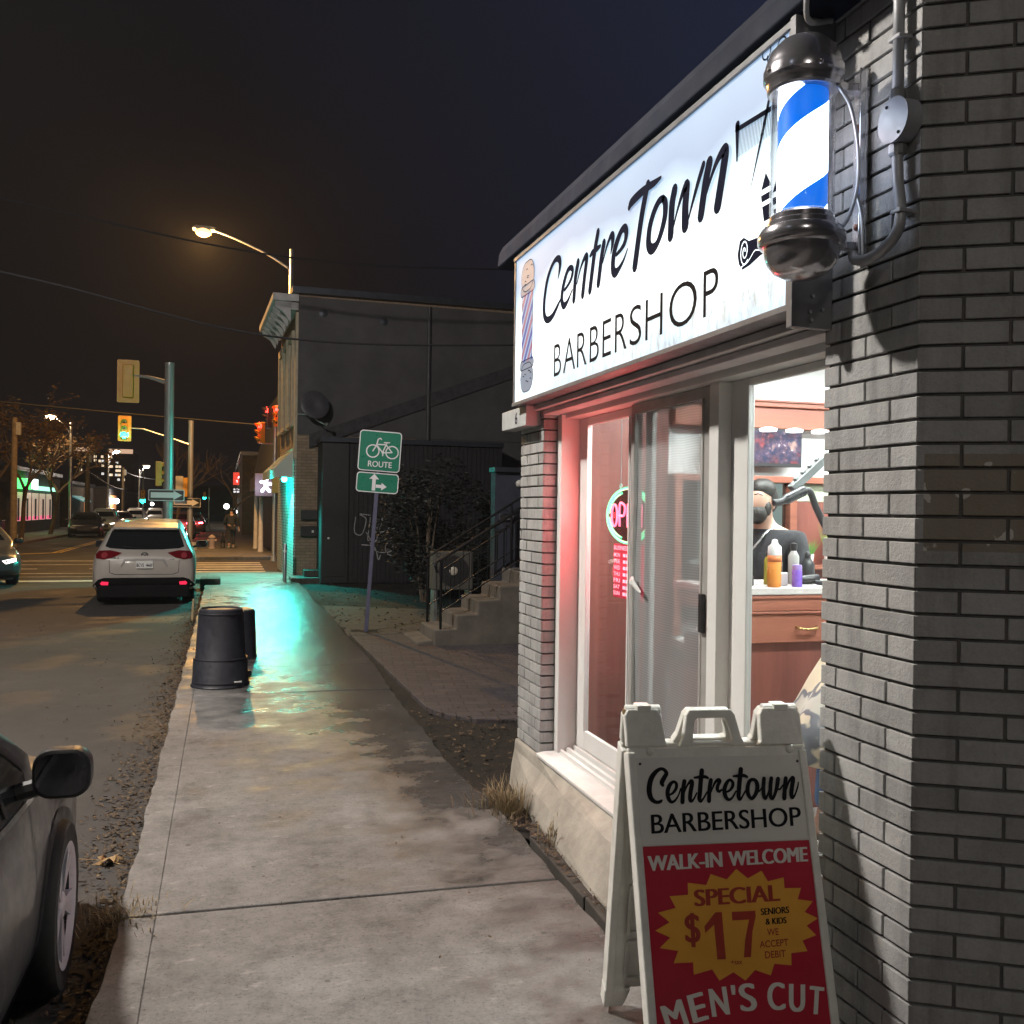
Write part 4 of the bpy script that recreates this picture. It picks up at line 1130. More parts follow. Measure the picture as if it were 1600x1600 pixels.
bk = MB(); bk.lathe([(0.0001, 0), (1, 0), (1, 0.006), (0.0001, 0.006)], 48, (0.022, 0, 0), Matrix.Rotation(R(90), 3, 'Y') @ Matrix.Diagonal((0.155, 0.305, 1)))
bk.build("backing", GLASS("smoked_acrylic", (0.45, 0.32, 0.33), 0.0), neon)
chn = MB(); chn.tube([(0.01, 0.13, 0.14), (0.01, 0.13, 0.60)], 0.0025, 5); chn.tube([(0.01, -0.13, 0.14), (0.01, -0.13, 0.60)], 0.0025, 5)
chn.lathe([(0.012, -0.002), (0.016, -0.002), (0.016, 0.002), (0.012, 0.002), (0.012, -0.002)], 12, (0.01, 0.13, 0.165), Matrix.Rotation(R(90), 3, 'Y'))
chn.build("chain", galv, neon)
lamp("neon_glow", (-0.03, 0.12, 0.0), 26.0, (1.0, 0.055, 0.075), 0.12, neon)
lamp("neon_green_glow", (-0.03, 0.2, 0.12), 0.9, (0.1, 1.0, 0.5), 0.1, neon)
hours = thing("opening_hours_sign", "red glowing window sign listing opening hours below neon oval", "hours sign", (2.135, 4.83, 1.42))
MB().box(0.004, 0.022, -0.205, 0.205, -0.152, 0.152).build("panel", EM("hours_panel", (0.75, 0.0, 0.06), 0.55, (0.2, 0.01, 0.02)), hours)
led = EM("led_red", (1.0, 0.22, 0.28), 3.2)
tx = MB(); F_ = lambda a, b: (0.001, 0.195 - a, b)
tx.text("BUSINESS HOURS", F_, 0, 0.118, 0.37, 0.024, 0.008)
for i, d in enumerate(("MON", "TUE", "WED", "THU", "FRI", "SAT", "SUN")):
    z = 0.078 - i * 0.036
    tx.text(d, F_, 0.0, z, 0.085, 0.022, 0.008)
    for a in (0.13, 0.17, 0.23, 0.275, 0.325):
        tx.box(0.000, 0.002, 0.195 - a - 0.03, 0.195 - a, z + 0.002, z + 0.02)
tx.build("led_text", led, hours, recalc=False)
lamp("hours_glow", (-0.06, 0.05, 0.0), 1.6, (1.0, 0.06, 0.10), 0.1, hours)

# ================================================================== SANDWICH BOARD
af = thing("sandwich_board", "white plastic sandwich board with red price poster on the pavement", "sandwich board", (1.476, 2.658, 0), R(-9.996))
K = 0.24; LL = math.sqrt(1 + K * K); UC = lambda q: -0.004 - 0.040 * q
def FP(u, q, d=0.0):
    """front panel: u across, q along the slope from the top hinge (negative is down), d proud"""
    return (u, q * K / LL - d / LL, 1.14 + q / LL + d * K / LL)
def FPc(u, q, d=0.0): return FP(u + UC(q), q, d)
KB = 0.34; LB = math.sqrt(1 + KB * KB)
def BPn(u, q, d=0.0):
    return (u + UC(q) * 0.9, 0.045 - q * KB / LB + d / LB, 1.14 + q / LB + d * KB / LB)
plastic = M("board_plastic", (0.74, 0.74, 0.70), 0.42, var=0.14, scale=9, bmp=0.2, bscale=60)
QB = -1.165
def board(fn, nm, thick):
    mb = MB()
    Z_ = -0.118
    # body sheet with side rails
    mb.map_prism([(-0.282, Z_), (0.282, Z_), (0.286, QB + 0.06), (-0.286, QB + 0.06)], lambda a, b, d: fn(a, b, d), -thick, 0.0)
    for s in (-1, 1):
        mb.map_prism([(s * 0.262, -0.13), (s * 0.286, -0.13), (s * 0.290, QB), (s * 0.262, QB)], lambda a, b, d: fn(a, b, d), -thick - 0.022, 0.010)
    # shoulders
    mb.map_prism([(-0.284, Z_ + 0.004), (-0.284, -0.02), (-0.272, 0.0), (-0.178, 0.0), (-0.166, -0.02), (-0.160, -0.10), (-0.150, Z_ + 0.004)], lambda a, b, d: fn(a, b, d), -thick, 0.0)
    mb.map_prism([(0.284, Z_ + 0.004), (0.284, -0.02), (0.272, 0.0), (0.162, 0.0), (0.150, -0.02), (0.146, -0.10), (0.136, Z_ + 0.004)], lambda a, b, d: fn(a, b, d), -thick, 0.0)
    # handle
    mb.map_prism([(-0.118, Z_ + 0.003), (-0.104, -0.09), (-0.088, -0.02), (-0.076, -0.003), (0.058, -0.003), (0.070, -0.02), (0.084, -0.09), (0.098, Z_ + 0.003),
                  (0.052, Z_ + 0.003), (0.056, -0.09), (0.042, -0.036), (0.032, -0.030), (-0.050, -0.030), (-0.060, -0.036), (-0.072, -0.09), (-0.068, Z_ + 0.003)], lambda a, b, d: fn(a, b, d), -thick, 0.0)
    mb.map_prism([(-0.080, Z_ + 0.006), (-0.080, -0.096), (-0.06, -0.102), (0.04, -0.102), (0.062, -0.096), (0.062, Z_ + 0.006)], lambda a, b, d: fn(a, b, d), -thick + 0.001, -0.001)
    # feet
    for s in (-1, 1):
        mb.map_prism([(s * 0.20, QB + 0.07), (s * 0.292, QB + 0.07), (s * 0.294, QB - 0.004), (s * 0.225, QB - 0.004)], lambda a, b, d: fn(a, b, d), -thick - 0.02, 0.008)
    return mb.build(nm, plastic, af, bevel=0.0045)
fpan = board(FPc, "front_panel", 0.030)
bpan = board(BPn, "back_panel", 0.030)
# recessed ribs inside the back panel
rb_ = MB()
for q0, q1 in ((-0.20, -0.42), (-0.47, -0.62), (-0.66, -0.86), (-0.90, -1.06)):
    for a, b in (((-0.22, q0), (0.22, q0)), ((-0.22, q1), (0.22, q1)), ((-0.22, q0), (-0.22, q1)), ((0.22, q0), (0.22, q1))):
        w = 0.007
        dx, dy = b[0] - a[0], b[1] - a[1]; l = math.hypot(dx, dy); nx, ny = -dy / l * w, dx / l * w
        rb_.map_prism([(a[0] + nx, a[1] + ny), (b[0] + nx, b[1] + ny), (b[0] - nx, b[1] - ny), (a[0] - nx, a[1] - ny)], lambda u, v, d: BPn(u, v, d), -0.042, -0.029)
rb_.build("moulded_rib", plastic, bpan, bevel=0.004)
for c in (-0.228, 0.215):
    hg = MB()
    hg.tube([(c - 0.052 + 0, 0.022, 1.128), (c + 0.058, 0.022, 1.128)], 0.021, 16)
    hg.obox((c + 0.003, 0.0225, 1.140), (0.045, 0.052, 0.022))
    hg.build("hinge", plastic, af, bevel=0.003)
for c in (-0.284, 0.277):
    pn = MB(); pn.tube([(c - 0.003, 0.022, 1.128), (c + 0.003, 0.022, 1.128)], 0.009, 10)
    pn.build("hinge_pin", M("old_brass", (0.35, 0.25, 0.12), 0.4, metal=0.8), af)
for u in (-0.213, 0.236):
    rv = MB(); rv.lathe([(0.013, 0), (0.013, 0.003), (0.008, 0.006), (0.0001, 0.007)], 16, FP(u, -0.128, 0.0), Matrix(((1, 0, 0), (0, 0, -1), (0, 1, 0))))
    rv.build("rivet", plastic, fpan, smooth=True)
poster_w = M("poster_white", (0.66, 0.65, 0.62), 0.5, var=0.06, scale=4)
poster_r = M("poster_red", (0.46, 0.016, 0.040), 0.45, var=0.08, scale=3)
poster_y = M("poster_yellow", (0.78, 0.38, 0.045), 0.5, var=0.12, scale=3)
print_lt = M("print_cream", (0.72, 0.70, 0.66), 0.5, var=0.04)
pw = MB(); pw.map_prism([(-0.268, -0.148), (0.272, -0.145), (0.266, -0.398), (-0.264, -0.404)], FPc, 0.0, 0.003); pw.build("white_poster", poster_w, fpan)
pr = MB(); pr.map_prism([(-0.264, -0.406), (0.266, -0.400), (0.262, -1.10), (-0.260, -1.10)], FPc, 0.0, 0.003); pr.build("red_poster", poster_r, fpan)
STAR = [[0.0365,-0.4768],[0.0714,-0.5043],[0.1153,-0.4839],[0.1334,-0.5149],[0.1837,-0.5052],[0.184,-0.5356],[0.2361,-0.5366],[0.2226,-0.5687],[0.2699,-0.5759],[0.2417,-0.6051],[0.2814,-0.6245],[0.2443,-0.6437],[0.2718,-0.6713],[0.2276,-0.6847],[0.2404,-0.7144],[0.1896,-0.7181],[0.1875,-0.7513],[0.1351,-0.7452],[0.1212,-0.7763],[0.0742,-0.7597],[0.0428,-0.7874],[0.0076,-0.7631],[-0.0363,-0.7841],[-0.0564,-0.7529],[-0.1126,-0.7649],[-0.113,-0.7314],[-0.1717,-0.7315],[-0.1563,-0.6986],[-0.2117,-0.6888],[-0.1787,-0.6615],[-0.2228,-0.6409],[-0.1781,-0.6193],[-0.2118,-0.5918],[-0.1572,-0.5803],[-0.1742,-0.5472],[-0.1173,-0.545],[-0.1164,-0.5113],[-0.0596,-0.5194],[-0.0438,-0.4888],[0.0047,-0.5055]]
MB().poly([FP(u, q, 0.0045) for u, q in STAR]).build("starburst", poster_y, fpan, recalc=False)
for u in (-0.262, 0.268):
    sn = MB(); sn.ball(FPc(u * 0.95, -0.165, 0.004), 0.0045, 8)
    sn.build("poster_screw", dark_metal, fpan)
BOARD_STROKES = [[[-0.1783,-0.2289,0.01],[-0.1805,-0.2206,0.015],[-0.1718,-0.2059,0.014],[-0.165,-0.1944,0.013],[-0.1706,-0.1843,0.011],[-0.1819,-0.1808,0.01],[-0.1973,-0.1888,0.013],[-0.2123,-0.2067,0.016],[-0.2195,-0.228,0.0165],[-0.2213,-0.2477,0.0165],[-0.217,-0.2658,0.015],[-0.207,-0.2758,0.012],[-0.1966,-0.2785,0.01],[-0.1877,-0.2763,0.01],[-0.1832,-0.2731,0.006]],[[-0.1569,-0.2573,0.006],[-0.146,-0.2509,0.008],[-0.1365,-0.2379,0.01],[-0.1357,-0.2247,0.01],[-0.1443,-0.2196,0.009],[-0.1553,-0.2277,0.012],[-0.1632,-0.244,0.0135],[-0.1641,-0.2604,0.0135],[-0.1595,-0.2736,0.012],[-0.1519,-0.2787,0.009],[-0.142,-0.274,0.007],[-0.1306,-0.2595,0.005],[-0.1224,-0.2399,0.005]],[[-0.1097,-0.2186,0.0135],[-0.1158,-0.2466,0.0135],[-0.1194,-0.2794,0.0135]],[[-0.1107,-0.25,0.004],[-0.1066,-0.2402,0.005],[-0.0987,-0.2271,0.007],[-0.0876,-0.2182,0.012],[-0.0863,-0.2274,0.0135],[-0.0921,-0.2504,0.0135],[-0.0951,-0.2701,0.013],[-0.092,-0.2775,0.01],[-0.0837,-0.272,0.006],[-0.0729,-0.2541,0.005]],[[-0.0528,-0.1881,0.0145],[-0.0583,-0.2196,0.0145],[-0.0631,-0.2543,0.014],[-0.0659,-0.2707,0.013],[-0.062,-0.2782,0.01],[-0.0536,-0.271,0.006],[-0.0399,-0.2515,0.005]],[[-0.0781,-0.2085,0.006],[-0.0602,-0.2071,0.01],[-0.0442,-0.2066,0.01],[-0.0355,-0.2101,0.008]],[[-0.0261,-0.2169,0.013],[-0.0324,-0.245,0.013],[-0.0359,-0.2779,0.013]],[[-0.0275,-0.2517,0.004],[-0.0223,-0.2402,0.005],[-0.0132,-0.2238,0.008],[-0.0029,-0.2166,0.011],[0.0022,-0.22,0.011],[-0.0048,-0.2323,0.011],[-0.0074,-0.2439,0.011],[-0.0025,-0.2506,0.009],[0.0068,-0.2458,0.006]],[[0.0217,-0.2528,0.006],[0.0328,-0.2473,0.008],[0.0417,-0.2358,0.01],[0.0425,-0.2242,0.01],[0.0331,-0.2174,0.009],[0.0226,-0.2271,0.012],[0.0152,-0.2436,0.0135],[0.0151,-0.2585,0.0135],[0.0196,-0.2702,0.012],[0.0273,-0.2753,0.009],[0.0384,-0.2697,0.007],[0.0514,-0.251,0.005]],[[0.0713,-0.1863,0.0145],[0.0652,-0.2196,0.0145],[0.0603,-0.2512,0.014],[0.0582,-0.2677,0.013],[0.0621,-0.2752,0.01],[0.0698,-0.2679,0.006],[0.0819,-0.2499,0.005]],[[0.0464,-0.2063,0.006],[0.0636,-0.2054,0.01],[0.0798,-0.2049,0.01],[0.0894,-0.2093,0.008]],[[0.1023,-0.217,0.009],[0.0945,-0.2252,0.012],[0.0888,-0.2418,0.0135],[0.0892,-0.2601,0.013],[0.0981,-0.2735,0.01],[0.1095,-0.2655,0.012],[0.1189,-0.2474,0.0135],[0.1194,-0.229,0.0135],[0.113,-0.2189,0.011],[0.1023,-0.217,0.009]],[[0.1173,-0.2573,0.005],[0.1287,-0.2492,0.005],[0.1367,-0.2394,0.005]],[[0.1431,-0.2153,0.0125],[0.1392,-0.2411,0.0125],[0.1384,-0.2627,0.0125],[0.1429,-0.2745,0.01],[0.151,-0.263,0.006],[0.1578,-0.2465,0.005]],[[0.1666,-0.2149,0.0125],[0.1619,-0.2399,0.0125],[0.1598,-0.2665,0.012],[0.1654,-0.2749,0.01],[0.1746,-0.2618,0.01],[0.1838,-0.237,0.0125],[0.1882,-0.217,0.0135]],[[0.183,-0.247,0.005],[0.1921,-0.2472,0.006],[0.2021,-0.2357,0.005]],[[0.2128,-0.2158,0.0135],[0.2077,-0.2442,0.0135],[0.2033,-0.2749,0.0135]],[[0.2129,-0.2476,0.004],[0.2152,-0.241,0.005],[0.223,-0.2244,0.007],[0.2348,-0.2145,0.012],[0.236,-0.2213,0.0135],[0.2305,-0.243,0.0135],[0.227,-0.2629,0.0135],[0.2297,-0.2738,0.01],[0.2386,-0.2648,0.006],[0.2487,-0.2433,0.005],[0.2527,-0.2283,0.004]]]
tk = MB()
for q in BOARD_STROKES:
    _k = 0.0038 + 0.00035 * BOARD_STROKES.index(q)
    tk.ribbon(q, lambda a, b, d=0.0, _k=_k: FP(a, b, _k + d), 5)
tk.bold("BARBERSHOP", FP, 0.0042, -0.2205, -0.3695, 0.475, 0.056, 0.0013, slope=0.026)
tk.build("black_lettering", black_print, fpan, recalc=False)
tk = MB()
tk.bold("SENIORS", FP, 0.0056, 0.1035, -0.609, 0.089, 0.0185, 0.0008, slope=0.035)
tk.bold("& KIDS", FP, 0.0056, 0.1165, -0.6366, 0.0655, 0.0175, 0.0008, slope=0.035)
tk.build("small_lettering", black_print, fpan, recalc=False)
tr_ = MB()
def FY(a, b): return FP(a, b, 0.0056)
tr_.bold("SPECIAL", FP, 0.0056, -0.100, -0.578, 0.2675, 0.0465, 0.0032, slope=0.026)
tr_.bold("$", FP, 0.0056, -0.133, -0.690, 0.047, 0.094, 0.0025)
tr_.poly([FY(-0.013 + a, -0.7265 + b) for a, b in ((0.0, 0.0), (0.0, 0.0), (-0.004, 0.130), (-0.024, 0.130), (-0.060, 0.092), (-0.058, 0.074), (-0.030, 0.096), (-0.026, 0.0))][1:])
tr_.poly([FY(0.014 + a, -0.7240 + b) for a, b in ((0.028, 0.0), (0.036, 0.050), (0.052, 0.104), (0.0, 0.103), (0.0, 0.127), (0.073, 0.128), (0.073, 0.112), (0.060, 0.070), (0.050, 0.0))])
tr_.text("WE", FY, 0.119, -0.6665, 0.036, 0.019, 0.012)
tr_.text("ACCEPT", FY, 0.093, -0.700, 0.0895, 0.0195, 0.012, slope=0.035)
tr_.text("DEBIT", FY, 0.1078, -0.7295, 0.064, 0.0195, 0.012, slope=0.03)
tr_.text("+tax", FY, 0.0016, -0.742, 0.035, 0.0115, 0.012)
tr_.build("red_lettering", M("print_red", (0.36, 0.035, 0.02), 0.5), fpan, recalc=False)
tc = MB()
def FW(a, b): return FP(a, b, 0.0042)
tc.bold("WALK-IN", FP, 0.0042, -0.2365, -0.4755, 0.232, 0.043, 0.0026, slope=0.028)
tc.bold("WELCOME", FP, 0.0042, 0.014, -0.4685, 0.252, 0.0425, 0.0026, slope=0.028)
tc.build("cream_lettering", print_lt, fpan, recalc=False)
tc = MB()
for ch, cx, cy, w, rt_ in (("M", -0.176, -0.8735, 0.068, 17), ("E", -0.106, -0.853, 0.050, 12), ("N", -0.041, -0.8405, 0.055, 6), ("'", 0.0035, -0.811, 0.013, 3), ("S", 0.0465, -0.8325, 0.052, 3), ("C", 0.1335, -0.8335, 0.055, -2), ("U", 0.197, -0.841, 0.050, -5), ("T", 0.256, -0.850, 0.045, -9)):
    hh = 0.075 if ch != "'" else 0.026
    tc.bold(ch, FP, 0.0042, cx - w / 2, cy - hh / 2, w, hh, 0.0034, rot=R(rt_))
tc.build("cream_lettering", print_lt, fpan, recalc=False)

# ================================================================== NEIGHBOURING BUILDING AND LOT
def wallbrick_mat(name, c1, c2, mort, bw=0.23, rh=0.075):
    m, nt, b, out = new_mat(name)
    g = nt.nodes.new("ShaderNodeNewGeometry")
    sep = nt.nodes.new("ShaderNodeSeparateXYZ"); nt.links.new(g.outputs["Position"], sep.inputs[0])
    cmb = nt.nodes.new("ShaderNodeCombineXYZ")
    nt.links.new(mth(nt, 'ADD', sep.outputs["X"], sep.outputs["Y"]), cmb.inputs[0]); nt.links.new(sep.outputs["Z"], cmb.inputs[1])
    br = nt.nodes.new("ShaderNodeTexBrick")
    br.inputs["Scale"].default_value = 1.0; br.inputs["Brick Width"].default_value = bw; br.inputs["Row Height"].default_value = rh
    br.inputs["Mortar Size"].default_value = 0.007; br.inputs["Color1"].default_value = (*c1, 1); br.inputs["Color2"].default_value = (*c2, 1); br.inputs["Mortar"].default_value = (*mort, 1)
    nt.links.new(cmb.outputs[0], br.inputs["Vector"])
    c = mixc(nt, 0.6, br.outputs["Color"], ramp(nt, noise(nt, g.outputs["Position"], 3, 6), [(0.3, 0.55), (0.7, 1.1)]), 'MULTIPLY')
    nt.links.new(c, b.inputs["Base Color"]); b.inputs["Roughness"].default_value = 0.85
    bump(nt, b, mth(nt, 'SUBTRACT', 1.0, br.outputs["Fac"]), 0.6, 0.01)
    return m
nb_brick = wallbrick_mat("brown_brick", (0.26, 0.18, 0.12), (0.32, 0.23, 0.16), (0.16, 0.13, 0.10))
nb_pale = wallbrick_mat("pale_brick", (0.42, 0.40, 0.36), (0.48, 0.46, 0.42), (0.15, 0.14, 0.13))
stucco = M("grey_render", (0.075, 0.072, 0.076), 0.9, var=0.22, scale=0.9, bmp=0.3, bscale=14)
NBO = (1.65, 23.75, 0)
nbd = thing("brick_building", "two-storey rendered brick corner building with bracketed cornice beyond the lot", "building", NBO)
mb = MB(); mb.prism([(1.66, 23.75), (1.50, 28.2), (9.5, 28.4), (9.5, 23.75)], -0.2, 6.98, 'z'); mb.build("wall", nb_brick, nbd, off=NBO)
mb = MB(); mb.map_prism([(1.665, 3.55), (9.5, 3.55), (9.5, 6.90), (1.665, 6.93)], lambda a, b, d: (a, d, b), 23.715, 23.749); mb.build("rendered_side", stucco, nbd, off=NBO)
mb = MB(); mb.map_prism([(1.95, 3.22), (7.6, 5.38), (7.6, 5.72), (1.95, 3.56)], lambda a, b, d: (a, d, b), 23.66, 23.712); mb.build("sloped_shadow_band", M("wall_shadow_dark", (0.045, 0.043, 0.048), 0.9, var=0.3), nbd, off=NBO)  # dark strip built to stand for a diagonal shadow on the wall
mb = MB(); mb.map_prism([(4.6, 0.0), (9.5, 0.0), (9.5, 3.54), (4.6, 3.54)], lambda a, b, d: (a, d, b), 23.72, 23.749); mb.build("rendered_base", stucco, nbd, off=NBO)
for x, z in ((2.25, 6.55), (3.75, 6.45)):
    MB().lathe([(0.10, 0), (0.10, 0.02), (0.0001, 0.03)], 16, (x, 23.712, z), Matrix.Rotation(R(90), 3, 'X')).build("wall_vent", dark_metal, nbd, off=NBO)
MB().tube([(4.9, 23.66, 0.2), (4.9, 23.66, 6.9)], 0.05, 8).build("drain_pipe", M("dull_pipe", (0.05, 0.05, 0.052), 0.6), nbd, off=NBO)
def fx(y): return 1.66 - 0.16 * (y - 23.75) / 4.45
def front_strip(mb, y0, y1, z0, z1, d0, d1):
    mb.prism([(fx(y0) - d1, y0), (fx(y1) - d1, y1), (fx(y1) - d0, y1), (fx(y0) - d0, y0)], z0, z1, 'z')
mb = MB(); front_strip(mb, 23.80, 28.18, 0.0, 2.95, -0.0, 0.05); mb.build("shop_front", nb_pale, nbd, off=NBO)
mb = MB(); mb.prism([(1.50, 23.55), (1.36, 28.4), (9.5, 28.5), (9.5, 23.55)], 6.985, 7.14, 'z'); mb.build("roof_edge", dark_metal, nbd, off=NBO)
mb = MB(); front_strip(mb, 23.72, 28.3, 6.80, 6.98, 0.0, 0.62); front_strip(mb, 23.74, 28.28, 6.60, 6.78, 0.0, 0.18); mb.build("cornice", M("pale_cornice", (0.42, 0.41, 0.42), 0.7, var=0.2), nbd, bevel=0.01, off=NBO)
for k in range(7):
    y = 23.80 + k * 0.68
    mb = MB(); mb.map_prism([(0.182, 6.35), (0.20, 6.30), (0.34, 6.52), (0.56, 6.66), (0.56, 6.798), (0.182, 6.798)], lambda a, b, d: (fx(y) - a, d, b), y, y + 0.14)
    mb.build("corbel", _cache["pale_cornice"], nbd, off=NBO)
for y in (24.5, 25.9, 27.2):
    mb = MB(); front_strip(mb, y, y + 0.8, 3.9, 6.0, 0.004, 0.03); w_ = mb.build("window", M("dark_pane", (0.02, 0.022, 0.03), 0.1), nbd, off=NBO)
    mb = MB(); front_strip(mb, y - 0.12, y - 0.005, 3.8, 6.2, 0.004, 0.09); front_strip(mb, y + 0.805, y + 0.92, 3.8, 6.2, 0.004, 0.09); front_strip(mb, y, y + 0.8, 6.0, 6.2, 0.004, 0.09); front_strip(mb, y, y + 0.8, 3.8, 3.9, 0.004, 0.12)
    mb.build("window_surround", M("buff_stone", (0.42, 0.36, 0.27), 0.8), w_, off=NBO)
mb = MB(); front_strip(mb, 23.752, 24.0, 2.96, 6.55, 0.0, 0.06); mb.build("corner_pilaster", M("buff_stone", (0.42, 0.36, 0.27), 0.8), nbd, off=NBO)
aw = MB(); n = 24
for k in range(n):
    y0, y1 = 24.0 + 3.9 * k / n, 24.0 + 3.9 * (k + 1) / n
    zf = 0.02 * math.sin(k * 1.3)
    aw.add([(fx(y0) - 0.06, y0, 3.18), (fx(y1) - 0.06, y1, 3.18), (fx(y1) - 0.50, y1, 2.72 + zf), (fx(y0) - 0.50, y0, 2.72 - zf), (fx(y1) - 0.50, y1, 2.50), (fx(y0) - 0.50, y0, 2.50)], [(0, 1, 2, 3), (3, 2, 4, 5)])
aw.add([(fx(24.0) - 0.06, 24.0, 3.18), (fx(24.0) - 0.5, 24.0, 2.72), (fx(24.0) - 0.5, 24.0, 2.5), (fx(24.0) - 0.06, 24.0, 2.5)], [(0, 1, 2, 3)])
def awn_mat():
    m, nt, b, out = new_mat("striped_canvas")
    sep = nt.nodes.new("ShaderNodeSeparateXYZ"); nt.links.new(position(nt), sep.inputs[0])
    fr_ = mth(nt, 'FRACT', mth(nt, 'MULTIPLY', sep.outputs["Y"], 2.6))
    nt.links.new(ramp(nt, fr_, [(0.49, (0.50, 0.50, 0.46)), (0.51, (0.10, 0.22, 0.20))]), b.inputs["Base Color"]); b.inputs["Roughness"].default_value = 0.9
    return m
aw.build("awning", awn_mat(), nbd, solid=0.012, off=NBO, recalc=False)
# small cyan wall lamp under the awning
wl_ = thing("wall_lamp", "bright turquoise lamp under the striped awning of the corner building", "wall lamp", (1.42, 24.55, 2.47))
MB().lathe([(0.0001, 0.10), (0.06, 0.10), (0.07, 0.06), (0.055, 0.05), (0.0001, 0.05)], 16).tube([(0, 0, 0.1), (0.12, 0.04, 0.16), (0.2, 0.05, 0.16)], 0.015, 8).build("fixture", dark_metal, wl_)
MB().ball((0, 0, 0.0), 0.075, 16).build("bulb", EM("cyan_bulb", (0.02, 1.0, 0.86), 60.0), wl_, smooth=True)
lamp("cyan_light", (-0.25, -0.2, -0.05), 850, (0.06, 1.0, 0.84), 0.10, wl_, 140, (-0.28, -0.30, -1))
lamp("cyan_glow", (-0.30, 0.5, -0.05), 130, (0.0, 1.0, 0.80), 0.10, wl_)
for z0, z1, h_ in ((1.47, 1.70, 0), (1.06, 1.31, 1)):
    t = thing("letterbox", ("upper" if not h_ else "lower") + " black wide letterbox on the brown brick corner wall", "letterbox", (1.98, 23.70, z0), 0, "letterboxes on the brick corner")
    MB().box(-0.21, 0.21, -0.10, 0.048, 0, z1 - z0).build("box", black_paint, t, bevel=0.012)
    MB().box(-0.215, 0.215, -0.11, -0.101, (z1 - z0) * 0.62, (z1 - z0) * 0.95).build("flap", black_paint, t, bevel=0.003)
    if h_:
        MB().box(0.05, 0.10, -0.1125, -0.1105, 0.09, 0.15).build("sticker", white_paint, t)
dsh = thing("satellite_dish", "dark round satellite dish on arm at the corner of the building", "satellite dish", (2.02, 23.35, 4.05))
MB().lathe([(0.0001, 0.0), (0.15, 0.012), (0.30, 0.05), (0.36, 0.08), (0.355, 0.09), (0.15, 0.03), (0.0001, 0.015)], 32, (0, 0, 0.18), Matrix.Rotation(R(75), 3, 'X') @ Matrix.Rotation(R(12), 3, 'Y')).build("reflector", M("dish_grey", (0.06, 0.06, 0.07), 0.5), dsh, smooth=True)
MB().tube([(0, 0.06, 0.15), (-0.05, 0.2, -0.02), (-0.36, 0.38, 0.0)], 0.022, 8).build("mast_arm", galv, dsh)
MB().tube([(0.02, -0.02, -0.12), (0.10, -0.22, -0.22), (0.28, -0.32, -0.30)], 0.016, 8).ball((0.28, -0.34, -0.29), 0.05, 10).build("feed_arm", galv, dsh)
nst = thing("entry_steps", "two worn concrete steps at the foot of the brick corner", "steps", (1.85, 23.2, 0))
MB().box(-0.35, 0.55, -0.42, 0.5, -0.1, 0.10).build("lower_step", dark_concrete, nst, bevel=0.02)
MB().box(-0.02, 0.55, -0.1, 0.5, 0.104, 0.26).build("upper_step", dark_concrete, nst, bevel=0.02)
bol = thing("bollard", "slim steel bollard on the pavement before the turquoise-lit shop front", "bollard", (1.36, 22.9, 0))
MB().lathe([(0.045, 0), (0.045, 0.86), (0.03, 0.9), (0.0001, 0.9)], 14).build("post", galv, bol, smooth=True, auto=40)
MB().lathe([(0.052, 0.70), (0.052, 0.76)], 14).build("band", white_paint, bol)
# black timber annex with door and graffiti
anx = thing("timber_annex", "black painted timber annex with door and pale graffiti beside the building", "annex", (2.2, 22.5, 0))
AO = (2.2, 22.5, 0)
mb = MB()
for k in range(34):
    x = 2.80 + k * 0.11
    mb.box(x, x + 0.102, 22.49, 22.54, 0.0, 3.30)
mb.box(2.16, 6.5, 22.545, 23.65, -0.1, 3.30); mb.build("wall", M("black_boards", (0.014, 0.014, 0.017), 0.7, var=0.4, scale=6, bmp=0.3), anx, off=AO)
mb = MB(); mb.box(2.17, 2.78, 22.48, 22.54, 0.0, 3.28); mb.box(2.25, 2.70, 22.465, 22.479, 0.15, 2.0); dr = mb.build("door", black_paint, anx, bevel=0.006, off=AO)
mb = MB(); mb.ball((2.32, 22.44, 1.05), 0.03, 10); mb.build("handle", white_paint, dr, smooth=True, off=AO)
mb = MB(); mb.box(2.12, 6.55, 22.40, 23.66, 3.305, 3.42); mb.build("roof", dark_metal, anx, off=AO)
gf = MB(); fg = lambda a, b: (a, 22.486, b)
for q in ([(2.95, 1.55), (2.93, 1.2), (3.1, 1.15), (3.2, 1.5), (3.05, 1.62), (3.3, 1.6)], [(3.3, 1.55), (3.25, 1.0), (3.45, 1.25), (3.5, 1.5), (3.35, 1.45), (3.6, 1.1)], [(3.2, 1.2), (3.4, 0.95), (3.55, 1.35), (3.6, 1.55), (3.45, 1.2), (3.9, 1.3)],
          [(3.3, 0.95), (3.45, 0.75), (3.7, 0.72), (3.85, 0.8), (3.8, 0.95), (3.68, 0.9), (3.7, 0.7), (3.9, 0.62)], [(3.1, 0.9), (3.4, 0.85), (3.5, 0.55), (3.55, 0.65)], [(3.75, 1.35), (3.7, 1.0), (3.95, 1.2)]):
    gf.ribbon([(a, b, 0.022) for a, b in q], fg, 6)
gf.build("graffiti", M("spray_paint", (0.36, 0.35, 0.36), 0.8), anx, off=AO, recalc=False)

